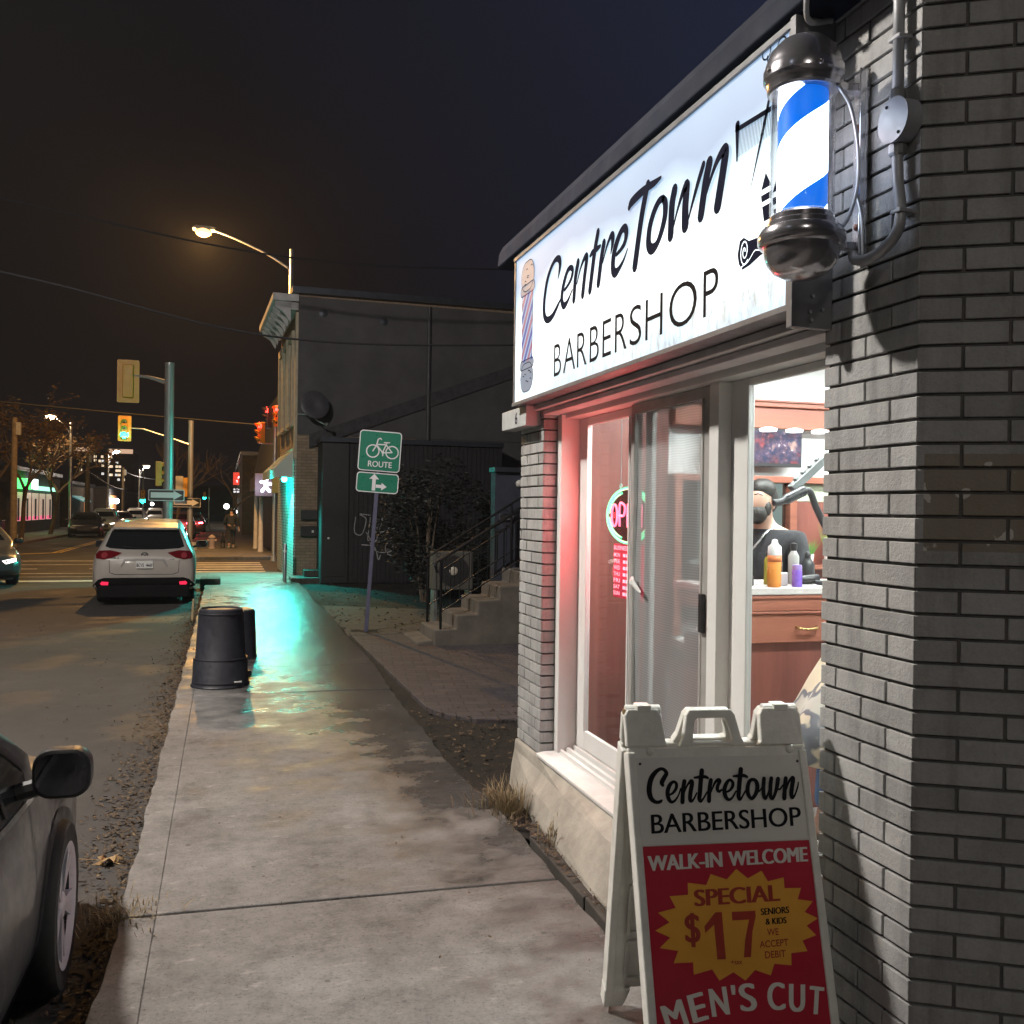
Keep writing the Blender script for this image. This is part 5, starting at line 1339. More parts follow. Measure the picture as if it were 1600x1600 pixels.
# concrete stairs with iron railings behind the shop
stt = thing("concrete_stairs", "worn concrete entrance stairs rising to a dark porch behind the shop", "stairs", (2.6, 12.0, 0))
ST = (2.6, 12.0, 0)
mb = MB()
mb.prism([(2.61, -0.15), (2.61, 0.195), (2.90, 0.20), (2.90, 0.38), (3.19, 0.385), (3.19, 0.565), (3.48, 0.57), (3.48, 0.75), (3.78, 0.755), (3.78, 0.94), (5.6, 0.95), (5.6, -0.15)], 12.0, 12.95, 'y')
stair_conc = M("stair_concrete", (0.11, 0.096, 0.082), 0.9, var=0.3, scale=3, bmp=0.4, bscale=30)
mb.build("step_block", stair_conc, stt, bevel=0.015, off=ST)
mb = MB(); mb.prism([(2.40, -0.1), (2.40, 0.03), (2.62, 0.05), (2.62, -0.1)], 12.1, 13.1, 'y'); mb.build("bottom_slab", stair_conc, stt, bevel=0.015, off=ST)
iron = M("wrought_iron", (0.018, 0.018, 0.02), 0.35, metal=0.6)
for yy in (12.06, 12.90):
    rl_ = MB()
    x0 = 2.70; zs = lambda x: 1.10 + (x - 2.70) * 0.63
    rl_.tube([(2.655, yy, 0.93), (2.62, yy, 1.02), (2.645, yy, 1.08), (2.70, yy, 1.10), (2.9, yy, zs(2.9)), (4.0, yy, zs(4.0)), (4.3, yy, zs(4.0))], 0.016, 8)
    rl_.tube([(2.70, yy, 0.96), (4.0, yy, zs(4.0) - 0.14)], 0.008, 6)
    rl_.tube([(2.70, yy, 0.42), (4.0, yy, 0.42 + 1.3 * 0.63)], 0.010, 6)
    rl_.tube([(2.70, yy, 0.19), (2.70, yy, 1.10)], 0.018, 8)
    rl_.tube([(3.90, yy, 0.90), (3.90, yy, zs(3.9))], 0.016, 8)
    for k in range(1, 10):
        x = 2.70 + k * 0.125
        rl_.tube([(x, yy, 0.42 + (x - 2.7) * 0.63), (x, yy, zs(x) - 0.14)], 0.006, 6)
    for k in range(5):
        x = 2.85 + k * 0.24
        rl_.tube([(x + 0.03 * math.cos(t * 0.7), yy, zs(x) - 0.07 + 0.03 * math.sin(t * 0.7)) for t in range(9)], 0.005, 5)
    t = rl_.build("stair_railing", iron, off=ST); t.location = ST
    tag(t, ("near" if yy < 12.5 else "far side") + " black wrought iron railing on the concrete stairs", "railing", "railings on the concrete stairs")
por = thing("porch_house", "dark panelled porch at the top of the concrete stairs", "porch", (4.4, 13.5, 0))
PO = (4.4, 13.5, 0)
mb = MB(); mb.box(3.68, 6.4, 13.0, 13.22, 0.0, 2.30); mb.build("wall", M("navy_panel", (0.028, 0.03, 0.045), 0.6, var=0.3), por, off=PO)
mb = MB(); mb.box(3.66, 6.45, 12.95, 13.27, 2.305, 2.37); mb.build("roof", dark_metal, por, off=PO)
mb = MB(); mb.box(4.13, 4.9, 12.965, 12.998, 0.955, 2.10); mb.build("door", M("grey_door", (0.14, 0.13, 0.13), 0.6), por, bevel=0.01, off=PO)
mb = MB(); mb.ball((4.02, 12.93, 2.14), 0.055, 14); mb.build("lamp_globe", M("unlit_globe", (0.45, 0.44, 0.42), 0.3), por, smooth=True, off=PO)
mb = MB(); mb.box(3.75, 3.95, 12.96, 12.998, 1.62, 1.70); mb.build("letter_slot", galv, por, off=PO)
acu = thing("air_conditioner", "beige outdoor air conditioner unit with round fan behind the stairs", "air conditioner", (3.42, 14.4, 0))
MB().box(-0.32, 0.32, 0, 0.3, 0.50, 1.10).build("casing", M("dim_casing", (0.07, 0.066, 0.058), 0.7), acu, bevel=0.02)
MB().lathe([(0.0001, 0), (0.23, 0), (0.24, 0.01), (0.0001, 0.012)], 24, (0.0, -0.004, 0.80), Matrix.Rotation(R(90), 3, 'X')).build("fan_grille", black_paint, acu)
MB().ball((0, -0.02, 0.80), 0.07, 12, (1, 0.3, 1)).build("fan_hub", M("beige_casing", (0.40, 0.37, 0.31), 0.6), acu)
MB().box(-0.3, -0.25, 0.02, 0.28, -0.05, 0.499).box(0.25, 0.3, 0.02, 0.28, -0.05, 0.499).build("stand", galv, acu)

# ------------------------------------------------------------------ shrubs and trees
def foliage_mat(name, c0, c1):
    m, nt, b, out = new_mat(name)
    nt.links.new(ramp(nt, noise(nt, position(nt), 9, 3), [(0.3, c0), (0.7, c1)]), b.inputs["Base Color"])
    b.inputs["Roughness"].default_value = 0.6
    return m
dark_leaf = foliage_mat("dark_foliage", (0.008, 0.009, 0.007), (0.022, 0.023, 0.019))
bark = M("bark", (0.12, 0.09, 0.065), 0.9, var=0.35, scale=8, bmp=0.5, bscale=20)
def bush(loc, rx, h, seed, label, n=2600, s=0.05):
    rnd = random.Random(seed)
    t = thing("bush", label, "bush", loc, 0, "bushes in the dark lot")
    tr = MB()
    for k in range(7):
        a = rnd.uniform(0, 6.28); r = rx * rnd.uniform(0.2, 0.7)
        tr.tube([(0.05 * math.cos(a), 0.05 * math.sin(a), -0.1), (r * 0.5 * math.cos(a), r * 0.5 * math.sin(a), h * 0.45), (r * math.cos(a), r * math.sin(a), h * 0.85)], [0.03, 0.006], 6, 4)
    tr.build("stem", bark, t)
    cl = [(rnd.uniform(-rx, rx) * 0.7, rnd.uniform(-rx, rx) * 0.7, h * rnd.uniform(0.2, 0.85), rnd.uniform(0.25, 0.5) * rx) for _ in range(16)]
    lf = MB()
    for i in range(n):
        c = rnd.choice(cl); d = Vector((rnd.gauss(0, 1), rnd.gauss(0, 1), rnd.gauss(0, 1))).normalized() * c[3] * rnd.random() ** 0.4
        p = Vector(c[:3]) + d
        m = Matrix.Rotation(rnd.uniform(0, 6.28), 3, 'Z') @ Matrix.Rotation(rnd.uniform(0, 3), 3, 'X'); q = s * rnd.uniform(0.35, 1.7)
        lf.add([tuple(p + m @ Vector(v)) for v in ((-q, 0, 0), (0, q * 0.5, q * 0.1), (q, 0, 0), (0, -q * 0.5, q * 0.1))], [(0, 1, 2, 3)])
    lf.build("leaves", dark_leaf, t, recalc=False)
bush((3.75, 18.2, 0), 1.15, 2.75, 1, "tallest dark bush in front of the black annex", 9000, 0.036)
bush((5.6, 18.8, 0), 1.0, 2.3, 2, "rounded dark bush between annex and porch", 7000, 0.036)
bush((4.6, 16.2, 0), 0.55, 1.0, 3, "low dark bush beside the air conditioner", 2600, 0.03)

def tree(name, label, loc, h, seed, leaves=0, lmat=None, spread=0.5, leaf_s=0.07, group=None, cat="tree", levels=4, r0=0.11):
    rnd = random.Random(seed)
    t = thing(name, label, cat, loc, 0, group)
    tr = MB(); tips = []
    def grow(p, d, l, r, lev):
        pts = [p]; dd = d
        for k in range(3):
            dd = (dd + Vector((rnd.gauss(0, 0.12), rnd.gauss(0, 0.12), rnd.gauss(0.04, 0.06)))).normalized()
            pts.append(pts[-1] + dd * l / 3)
        tr.tube([tuple(q) for q in pts], [r, r * 0.62], 6 if lev < 2 else 4)
        if lev >= levels:
            tips.extend(pts[1:]); return
        nb = rnd.choice((2, 3, 3)) if lev else rnd.choice((3, 4))
        for k in range(nb):
            a = 6.28 * (k + rnd.random() * 0.6) / nb
            side = Vector((math.cos(a), math.sin(a), rnd.uniform(0.0, 0.5)))
            nd = (dd * (1 - spread * 0.6) + side * spread).normalized()
            grow(pts[-1] if k < nb - 1 else pts[2], nd, l * rnd.uniform(0.62, 0.82), r * 0.6, lev + 1)
        if lev >= 2: tips.extend(pts[2:])
    grow(Vector((0, 0, -0.1)), Vector((0, 0, 1)), h * 0.36, r0, 0)
    tr.build("trunk", bark, t)
    if leaves:
        lf = MB()
        for i in range(leaves):
            c = rnd.choice(tips); p = c + Vector((rnd.gauss(0, 0.16), rnd.gauss(0, 0.16), rnd.gauss(0, 0.13)))
            m = Matrix.Rotation(rnd.uniform(0, 6.28), 3, 'Z') @ Matrix.Rotation(rnd.uniform(0, 3), 3, 'X'); q = leaf_s * rnd.uniform(0.5, 1.3)
            lf.add([tuple(p + m @ Vector(v)) for v in ((-q, 0, 0), (0, q * 0.5, q * 0.15), (q, 0, 0), (0, -q * 0.5, q * 0.15))], [(0, 1, 2, 3)])
        lf.build("crown", lmat, t, recalc=False)
    return t

# ================================================================== STREET FURNITURE
def bin_(loc, prof, label, rot=0.0):
    t = thing("garbage_bin", label, "bin", loc, rot, "upturned bins on the pavement")
    MB().lathe(prof, 40).build("body", M("bin_plastic", (0.018, 0.019, 0.026), 0.5, var=0.3, scale=7, bmp=0.12, bscale=14, rvar=0.12), t, smooth=True, auto=35)
    h_ = prof[-1][1]; r_ = prof[-1][0]
    return t, h_, r_
t, h_, r_ = bin_((-0.025, 9.74, 0), [(0.276, 0.0), (0.279, 0.012), (0.266, 0.03), (0.256, 0.26), (0.238, 0.285), (0.214, 0.70), (0.205, 0.745), (0.185, 0.758), (0.178, 0.735)], "larger upturned black garbage bin with tan bottom, nearer on the pavement", R(14))
MB().lathe([(0.0001, 0.728), (0.177, 0.728), (0.177, 0.738), (0.0001, 0.742)], 32).build("bottom_plate", M("tan_plate", (0.36, 0.24, 0.12), 0.7, var=0.3, scale=12), t)
for zz, rr_ in ((0.262, 0.2565), (0.70, 0.2165), (0.04, 0.2675)):
    MB().lathe([(rr_, zz), (rr_ + 0.002, zz + 0.004), (rr_ + 0.002, zz + 0.012), (rr_, zz + 0.016)], 40).build("moulded_ring", M("bin_plastic", (0.018, 0.019, 0.026), 0.42), t, smooth=True, auto=35)
MB().box(0.07, 0.14, -0.262, -0.25, 0.055, 0.068).build("handle_mark", white_paint, t)
hd_ = MB(); hd_.obox((0.27, 0, 0.10), (0.05, 0.12, 0.05)); hd_.build("handle", M("bin_plastic", (0.018, 0.019, 0.026), 0.42), t, bevel=0.01)
t, h_, r_ = bin_((0.135, 11.5, 0), [(0.245, 0.0), (0.247, 0.012), (0.236, 0.03), (0.216, 0.545), (0.20, 0.565), (0.18, 0.56)], "smaller upturned black bin half hidden behind the larger one", R(40))
MB().lathe([(0.0001, 0.55), (0.179, 0.55), (0.179, 0.556), (0.0001, 0.558)], 32).build("bottom_plate", M("tan_plate", (0.36, 0.24, 0.12), 0.7), t)
stk_ = MB(); stk_.tube([(0, 0, -0.1), (0.02, 0.01, 0.28)], 0.018, 6)
tag(stk_.build("wooden_stake", M("pale_wood", (0.5, 0.36, 0.2), 0.8)), "short pale wooden stake standing at the kerb by the white car", "stake").location = (-0.50, 16.4, -0.05)
cbk = MB(); cbk.box(-0.22, 0.22, -0.35, 0.35, -0.1, 0.14)
o = cbk.build("kerb_block", dark_concrete, bevel=0.03); o.location = (-0.30, 22.6, 0); tag(o, "grey concrete kerb block on the pavement edge beside the white car", "concrete block")

# leaning bicycle route sign
bs = thing("bike_route_sign", "green bicycle route sign with arrow plate on a leaning post", "road sign", (1.956, 13.62, -0.02))
bs.rotation_euler = (0, R(3.6), R(-9))
MB().box(-0.028, 0.028, -0.012, 0.012, -0.2, 2.86).build("post", M("sign_post", (0.10, 0.10, 0.16), 0.5, metal=0.4), bs, bevel=0.004)
green_s = M("sign_green", (0.01, 0.16, 0.10), 0.35, var=0.06); white_s = M("sign_white", (0.68, 0.67, 0.70), 0.4, var=0.04)
def splate(w, h, zc, r=0.05):
    mb = MB(); mb.map_prism(rrect(-w / 2, w / 2, zc - h / 2, zc + h / 2, r), lambda a, b, d: (a, d, b), -0.022, -0.017); p = mb.build("plate_border", white_s, bs)
    mb = MB(); mb.map_prism(rrect(-w / 2 + 0.014, w / 2 - 0.014, zc - h / 2 + 0.014, zc + h / 2 - 0.014, r - 0.012), lambda a, b, d: (a, d, b), -0.0245, -0.0225); mb.build("plate_face", green_s, p)
    return p
p1 = splate(0.60, 0.58, 2.605); p2 = splate(0.60, 0.285, 2.15)
fb = lambda a, b: (a, -0.027, b)
bk_ = MB()
for cx, cz in ((-0.10, 2.60), (0.175, 2.60)):
    bk_.ribbon([(cx + 0.088 * math.cos(k * math.pi / 16), cz + 0.088 * math.sin(k * math.pi / 16), 0.017) for k in range(33)], fb, 2)
for q in ([(-0.10, 2.60), (-0.055, 2.69), (-0.035, 2.775)], [(-0.035, 2.775), (-0.005, 2.79), (0.01, 2.775)], [(-0.05, 2.70), (0.08, 2.705)], [(-0.05, 2.69), (0.04, 2.59)], [(0.04, 2.59), (0.09, 2.725)], [(0.085, 2.70), (0.175, 2.60)], [(0.175, 2.60), (0.04, 2.585)], [(0.055, 2.733), (0.13, 2.738)], [(0.045, 2.60), (0.045, 2.545)]):
    bk_.ribbon([(a, b, 0.017) for a, b in q], fb, 3)
bk_.ball((0.045, -0.027, 2.59), 0.02, 10, (1, 0.05, 1))
bk_.text("ROUTE", fb, -0.155, 2.375, 0.34, 0.085, 0.012)
bk_.build("bicycle_symbol", white_s, p1, recalc=False)
ar_ = MB()
ar_.poly([fb(a, b) for a, b in ((-0.075, 2.035), (-0.025, 2.035), (-0.025, 2.20), (0.02, 2.20), (-0.05, 2.275), (-0.12, 2.20), (-0.075, 2.20))])
ar_.poly([fb(a, b) for a, b in ((-0.02, 2.125), (0.06, 2.125), (0.06, 2.155), (0.135, 2.10), (0.06, 2.045), (0.06, 2.078), (-0.02, 2.078))])
ar_.build("arrow_symbol", white_s, p2, recalc=False)

# traffic signals
sig_yellow = M("signal_yellow", (0.60, 0.30, 0.03), 0.5, var=0.08)
lens_off = M("lens_dark", (0.03, 0.03, 0.03), 0.2)
def signal(loc, rotz, lit, label, group, parent=None, back=True, power=0, hs=1.0, housing=None, green=False):
    """faces local -y; lit in 'r','y','g' or None"""
    t = thing("traffic_signal", label, "traffic signal", loc, rotz, group)
    t.scale = (hs, hs, hs)
    h = housing or sig_yellow
    if green:
        lamp("lens_halo", (0, -0.12, -0.27), 4, (0.0, 1.0, 0.70), 0.05, t)
    MB().box(-0.13, 0.13, -0.06, 0.14, -0.42, 0.42).build("housing", h, t, bevel=0.02)
    if back:
        MB().map_prism(rrect(-0.265, 0.265, -0.545, 0.545, 0.04), lambda a, b, d: (a, d, b), 0.02, 0.03).build("backboard", sig_yellow, t)
    for c, z, col in (("r", 0.27, (1.0, 0.04, 0.03)), ("y", 0.0, (1, 0.5, 0.05)), ("g", -0.27, (0.012, 0.95, 0.66))):
        on = c == lit
        MB().lathe([(0.0001, 0.0), ((0.15 if on else 0.09), 0.004), ((0.16 if on else 0.105), 0.02), (0.0001, 0.021)], 20, (0, -0.062, z), Matrix.Rotation(R(90), 3, 'X') @ Matrix.Diagonal((1, 1, -1))).build("lens", EM("lens_" + c, col, 30.0 if c == "g" else 10.0) if on else lens_off, t)
        v = MB(); n = 18
        for k in range(n):
            a0, a1 = R(-20 + 220 * k / n), R(-20 + 220 * (k + 1) / n)
            f = lambda a, y: (0.112 * math.cos(a), y, z + 0.112 * math.sin(a))
            d0 = -0.062 - 0.20 * max(0.15, math.sin(max(0.0, min(math.pi, (a0 + R(20)) / R(220) * math.pi)))); d1 = -0.062 - 0.20 * max(0.15, math.sin(max(0.0, min(math.pi, (a1 + R(20)) / R(220) * math.pi))))
            v.add([f(a0, -0.06), f(a1, -0.06), f(a1, d1), f(a0, d0)], [(0, 1, 2, 3)])
        v.build("visor", h, t, solid=0.006)
        if on and power:
            lamp("signal_light", (0, -0.7, z), power, col, 0.08, t)
    return t
steel = M("brushed_pole", (0.40, 0.40, 0.40), 0.42, metal=0.55, var=0.06, scale=1)
np_ = thing("signal_pole", "nearer steel signal pole with short bracket rising behind white car", "signal pole", (-1.42, 26.0, 0))
MB().lathe([(0.16, 0), (0.16, 0.1), (0.125, 0.12), (0.115, 5.35), (0.12, 5.36), (0.12, 5.45), (0.0001, 5.46)], 20).build("mast", steel, np_, smooth=True, auto=40)
MB().tube([(0, 0, 4.92), (-0.35, 0, 5.02), (-0.55, 0, 5.06), (-1.02, 0, 5.08)], [0.07, 0.05, 0.04, 0.03], 10).build("bracket", galv, np_)
signal((-2.41, 26.0, 4.92), R(180), None, "yellow signal back plate facing away on the nearer pole", "traffic signals at the crossing")
signal((-1.62, 26.0, 2.58), R(90), None, "low yellow side signal seen edge-on on the nearer pole", "traffic signals at the crossing", back=False, hs=0.75)
fp_ = thing("signal_pole", "farther pale signal pole with long mast arm over the road", "signal pole", (-1.36, 40.3, 0))
MB().lathe([(0.22, -0.1), (0.20, 0.22), (0.11, 0.24), (0.10, 5.05), (0.11, 5.2), (0.0001, 5.22)], 18).build("mast", steel, fp_, smooth=True, auto=40)
MB().tube([(0, 0, 4.22), (-1.0, 0, 4.55), (-1.8, 0, 4.80), (-2.25, 0, 4.82)], [0.05, 0.03], 10).build("mast_arm", galv, fp_)
signal((-3.84, 40.2, 4.79), 0, "g", "signal showing green light over the road beyond the crossing", "traffic signals at the crossing", power=16, hs=0.92, green=True)
MB().lathe([(0.30, -0.1), (0.28, 0.3), (0.0001, 0.32)], 16).build("footing", M("pale_footing", (0.5, 0.49, 0.47), 0.8), fp_)
def oneway(loc, w, h, label):
    t = thing("one_way_sign", label, "road sign", loc, R(-4), "one way arrow signs on the signal poles")
    fo = lambda a, b: (a, -0.016, b)
    MB().map_prism(rrect(-w / 2, w / 2, -h / 2, h / 2, 0.03), lambda a, b, d: (a, d, b), -0.005, 0.0).build("border", white_s, t)
    MB().map_prism(rrect(-w / 2 + 0.02, w / 2 - 0.02, -h / 2 + 0.02, h / 2 - 0.02, 0.02), lambda a, b, d: (a, d, b), -0.010, -0.0055).build("face", black_paint, t)
    MB().poly([fo(a * w, b * h) for a, b in ((-0.43, -0.24), (0.20, -0.24), (0.20, -0.40), (0.44, 0), (0.20, 0.40), (0.20, 0.24), (-0.43, 0.24))]).build("arrow", white_s, t, recalc=False)
oneway((-1.45, 25.86, 2.03), 0.88, 0.29, "larger black and white one way arrow sign on the nearer pole")
oneway((-1.50, 40.15, 1.90), 1.10, 0.36, "smaller one way arrow sign on the farther pole, partly covered")
ctb = thing("signal_cabinet", "beige control cabinet with yellow side on the farther pole", "control cabinet", (-1.62, 40.1, 2.55))
MB().box(-0.28, 0.0, -0.2, 0.1, -0.4, 0.4).build("case", M("beige_casing", (0.40, 0.37, 0.31), 0.6), ctb, bevel=0.01)
MB().box(0.004, 0.17, -0.2, 0.1, -0.42, 0.34).build("yellow_case", sig_yellow, ctb, bevel=0.01)
rp = thing("signal_pole", "slim signal pole with red lights at the corner of the far shop", "signal pole", (1.62, 33.7, 0))
MB().lathe([(0.12, -0.1), (0.09, 0.05), (0.065, 0.1), (0.06, 4.85), (0.0001, 4.87)], 14).build("mast", steel, rp, smooth=True, auto=40)
MB().tube([(0, 0, 3.95), (-0.42, 0, 3.95)], 0.025, 8).tube([(0, 0, 4.7), (-0.3, 0, 4.75)], 0.025, 8).build("bracket", galv, rp)
MB().box(-0.10, 0.16, -0.12, -0.06, 2.25, 2.98).build("yellow_case", M("faded_yellow_case", (0.42, 0.33, 0.10), 0.6), rp, bevel=0.01)
signal((1.12, 33.6, 4.30), R(-62), "r", "lower orange signal showing red light beside the far shop", "traffic signals at the crossing", back=False, power=14, hs=0.86)
signal((1.68, 33.6, 4.90), R(-40), "r", "upper orange signal showing red light beside the far shop", "traffic signals at the crossing", back=False, power=14, hs=0.86)
signal((1.36, 33.7, 4.85), R(-75), "r", "black signal with dim red light between the two orange ones", "traffic signals at the crossing", back=False, hs=0.86, housing=black_paint)

# street lamps
def street_lamp(loc, rotz, hh, arm, power, col, label, em=30.0, spot=150, pole=True, group="street lamps along the road", name="street_lamp", aim=(0, 0.0, -1), rad=0.18, base=-0.1):
    """arm reaches along local +x"""
    t = thing(name, label, "street lamp", loc, rotz, group)
    if pole:
        MB().lathe([(0.13, base), (0.12, 0.4), (0.10, 0.5), (0.075, hh - 1.0), (0.07, hh - 0.4), (0.0001, hh - 0.38)], 14).build("pole", galv, t, smooth=True, auto=40)
    MB().tube([(0, 0, hh - 1.1), (arm * 0.3, 0, hh - 0.62), (arm * 0.7, 0, hh - 0.18), (arm - 0.2, 0, hh)], [0.045, 0.03], 10, 6).build("arm", galv, t, smooth=True)
    MB().map_prism([(arm - 0.35, 0.06), (arm - 0.3, -0.05), (arm + 0.35, -0.05), (arm + 0.42, 0.0), (arm + 0.3, 0.09), (arm - 0.2, 0.1)], lambda a, b, d: (a, d, hh + b), -0.13, 0.13).build("lamp_head", M("lamp_head_grey", (0.30, 0.30, 0.30), 0.5, metal=0.3), t, bevel=0.03)
    MB().ball((arm + 0.05, 0, hh - 0.10), 0.20, 16, (1.3, 0.9, 0.75)).build("lens", EM("lamp_glow_" + label[:6].strip().replace(" ", "_"), col, em), t, smooth=True)
    if power:
        lamp("lamp_light", (arm + 0.05, 0, hh - 0.34), power, col, rad, t)
    return t
street_lamp((2.04, 33.0, 0), R(180), 10.93, 2.80, 6500, (1.0, 0.50, 0.14), "amber glowing street lamp on a long arm above the corner building", em=5.0)
street_lamp((-8.6, 60.0, 0), R(180), 6.9, 1.05, 500, (1.0, 0.66, 0.34), "warm street lamp on a wooden pole above the left hand trees", em=30.0)
street_lamp((-9.9, 90.0, 0), 0, 6.6, 0.6, 900, (1.0, 0.72, 0.45), "small far street lamp in front of the lit apartment tower", em=30.0)
street_lamp((-7.9, 97.0, 0), 0, 5.6, 0.6, 500, (1.0, 0.9, 0.8), "small white far street lamp above the green signal down the road", em=30.0)
# lamps of the same street just outside the picture
street_lamp((-9.7, 6.6, 0), 0, 8.4, 5.6, 4900, (1.0, 0.93, 0.85), "street lamp across the road lighting the shop corner", em=30.0, rad=0.3)
street_lamp((-0.9, -8.5, 0), R(160), 8.6, 1.6, 680, (1.0, 0.92, 0.82), "street lamp on the pavement behind the viewer", em=30.0)

# wooden utility poles and cables on the far side
def utility(loc, hh, label, r=0.13):
    t = thing("utility_pole", label, "utility pole", loc, 0, "wooden utility poles across the road")
    MB().lathe([(r, -0.1), (r * 0.7, hh), (0.0001, hh + 0.02)], 10).build("pole", M("pole_wood", (0.20, 0.15, 0.09), 0.9, var=0.3, bmp=0.3), t, smooth=True, auto=40)
    MB().box(0.06, 0.26, -0.12, 0.08, hh - 0.75, hh - 0.2).build("transformer_box", M("beige_casing", (0.40, 0.37, 0.31), 0.6), t, bevel=0.02)
utility((-8.68, 45.0, 0), 5.45, "nearest wooden utility pole left of the bare trees", 0.16)
utility((-9.62, 75.0, 0), 5.6, "wooden utility pole rising among the parked cars", 0.2)
utility((-9.15, 95.0, 0), 5.3, "thin farthest wooden utility pole near the green signal")
def cable(pts, label, r=0.012):
    tag(MB().tube(pts, r, 5, 10).build("overhead_cable", M("cable_black", (0.012, 0.012, 0.014), 0.6)), label, "cable", "cables over the street")
cable([(-12, 22, 9.3), (-4.2, 20.6, 7.7), (1.8, 20, 6.88), (9, 20, 7.3)], "thin upper cable crossing the sky in front of the roof", 0.02)
cable([(-9, 17, 6.2), (-3.1, 15.3, 5.1), (0.9, 15, 4.36), (6, 14.5, 4.5)], "thin lower cable crossing before the corner building wall", 0.016)
cable([(-9.6, 75, 4.2), (-9.2, 85, 3.4), (-9.1, 95, 3.2)], "slack cable strung between the farther utility poles", 0.06)
cable([(-9.1, 95, 4.9), (-7.5, 97, 4.4), (-4, 99, 4.2), (2, 100, 4.8)], "bright cable from the farthest utility pole across the road", 0.05)
cable([(-14, 36, 5.6), (-4, 38, 5.2), (1.4, 37, 4.85)], "cable sagging across the crossing above the green signal", 0.03)
# distant green signals and a hydrant
signal((-6.0, 77, 2.45), 0, "g", "distant green signal beyond the crossing, left one", "far green signals", back=False, hs=1.2)
MB()
gp = MB(); gp.lathe([(0.07, -0.1), (0.05, 4.4), (0.0001, 4.42)], 8); o = gp.build("signal_mast", galv); o.location = (-6.0, 77.2, 0); tag(o, "thin distant mast carrying the left far green signal", "mast")
signal((-1.55, 77, 2.6), 0, "g", "tiny distant green signal right of the arrow signs", "far green signals", back=False, hs=0.7)
gp = MB(); gp.lathe([(0.06, -0.1), (0.05, 3.2), (0.0001, 3.22)], 8); o = gp.build("signal_mast", galv); o.location = (-1.2, 77.3, 0); tag(o, "thin distant mast behind the right far green signal", "mast")
hy = thing("fire_hydrant", "pale stubby fire hydrant on the far pavement near the walker", "hydrant", (-0.52, 41.6, 0))
MB().lathe([(0.17, 0), (0.17, 0.04), (0.12, 0.05), (0.12, 0.42), (0.15, 0.44), (0.14, 0.50), (0.06, 0.56), (0.0001, 0.58)], 14).build("barrel", M("pale_hydrant", (0.50, 0.40, 0.36), 0.6), hy, smooth=True, auto=40)
MB().tube([(-0.19, 0, 0.34), (0.19, 0, 0.34)], 0.05, 10).build("nozzle", M("pale_hydrant", (0.50, 0.40, 0.36), 0.6), hy)

# ================================================================== VEHICLES
def car_surface(st, sub=7):
    def prof(s):
        y, zb, w, zbelt, wb, zr, wr = s
        return [(0, y, zb), (w * 0.62, y, zb), (w * 0.92, y, zb + 0.03), (w * 0.985, y, zb + 0.13), (w, y, zb + (zbelt - zb) * 0.55), (w * 0.985, y, zb + (zbelt - zb) * 0.80), (wb, y, zbelt),
                (wb + (wr - wb) * 0.45, y, zbelt + (zr - zbelt) * 0.52), (wr, y, zbelt + (zr - zbelt) * 0.93), (wr * 0.82, y, zr), (wr * 0.4, y, zr + 0.012), (0, y, zr + 0.016)]
    rows = [crom(prof(s), 3) for s in st]
    cols = [crom([r[k] for r in rows], sub) for k in range(len(rows[0]))]
    n = len(cols); m = len(cols[0])
    vs = []; idx = {}
    for i in range(m):
        for k in range(n):
            for sgn in ((1, -1) if 0 < k < n - 1 else (1,)):
                idx[(i, k, sgn)] = len(vs); p = cols[k][i]; vs.append((p[0] * sgn if 0 < k < n - 1 else 0.0, p[1], p[2]))
    g = lambda i, k, s: idx[(i, k, s if 0 < k < n - 1 else 1)]
    fs = []
    for i in range(m - 1):
        for k in range(n - 1):
            for s in (1, -1):
                q = (g(i, k, s), g(i + 1, k, s), g(i + 1, k + 1, s), g(i, k + 1, s))
                fs.append(q if s == 1 else q[::-1])
    for i in (0, m - 1):
        ring = [g(i, k, 1) for k in range(n)] + [g(i, k, -1) for k in range(n - 2, 0, -1)]
        fs.append(tuple(ring))
    return vs, fs
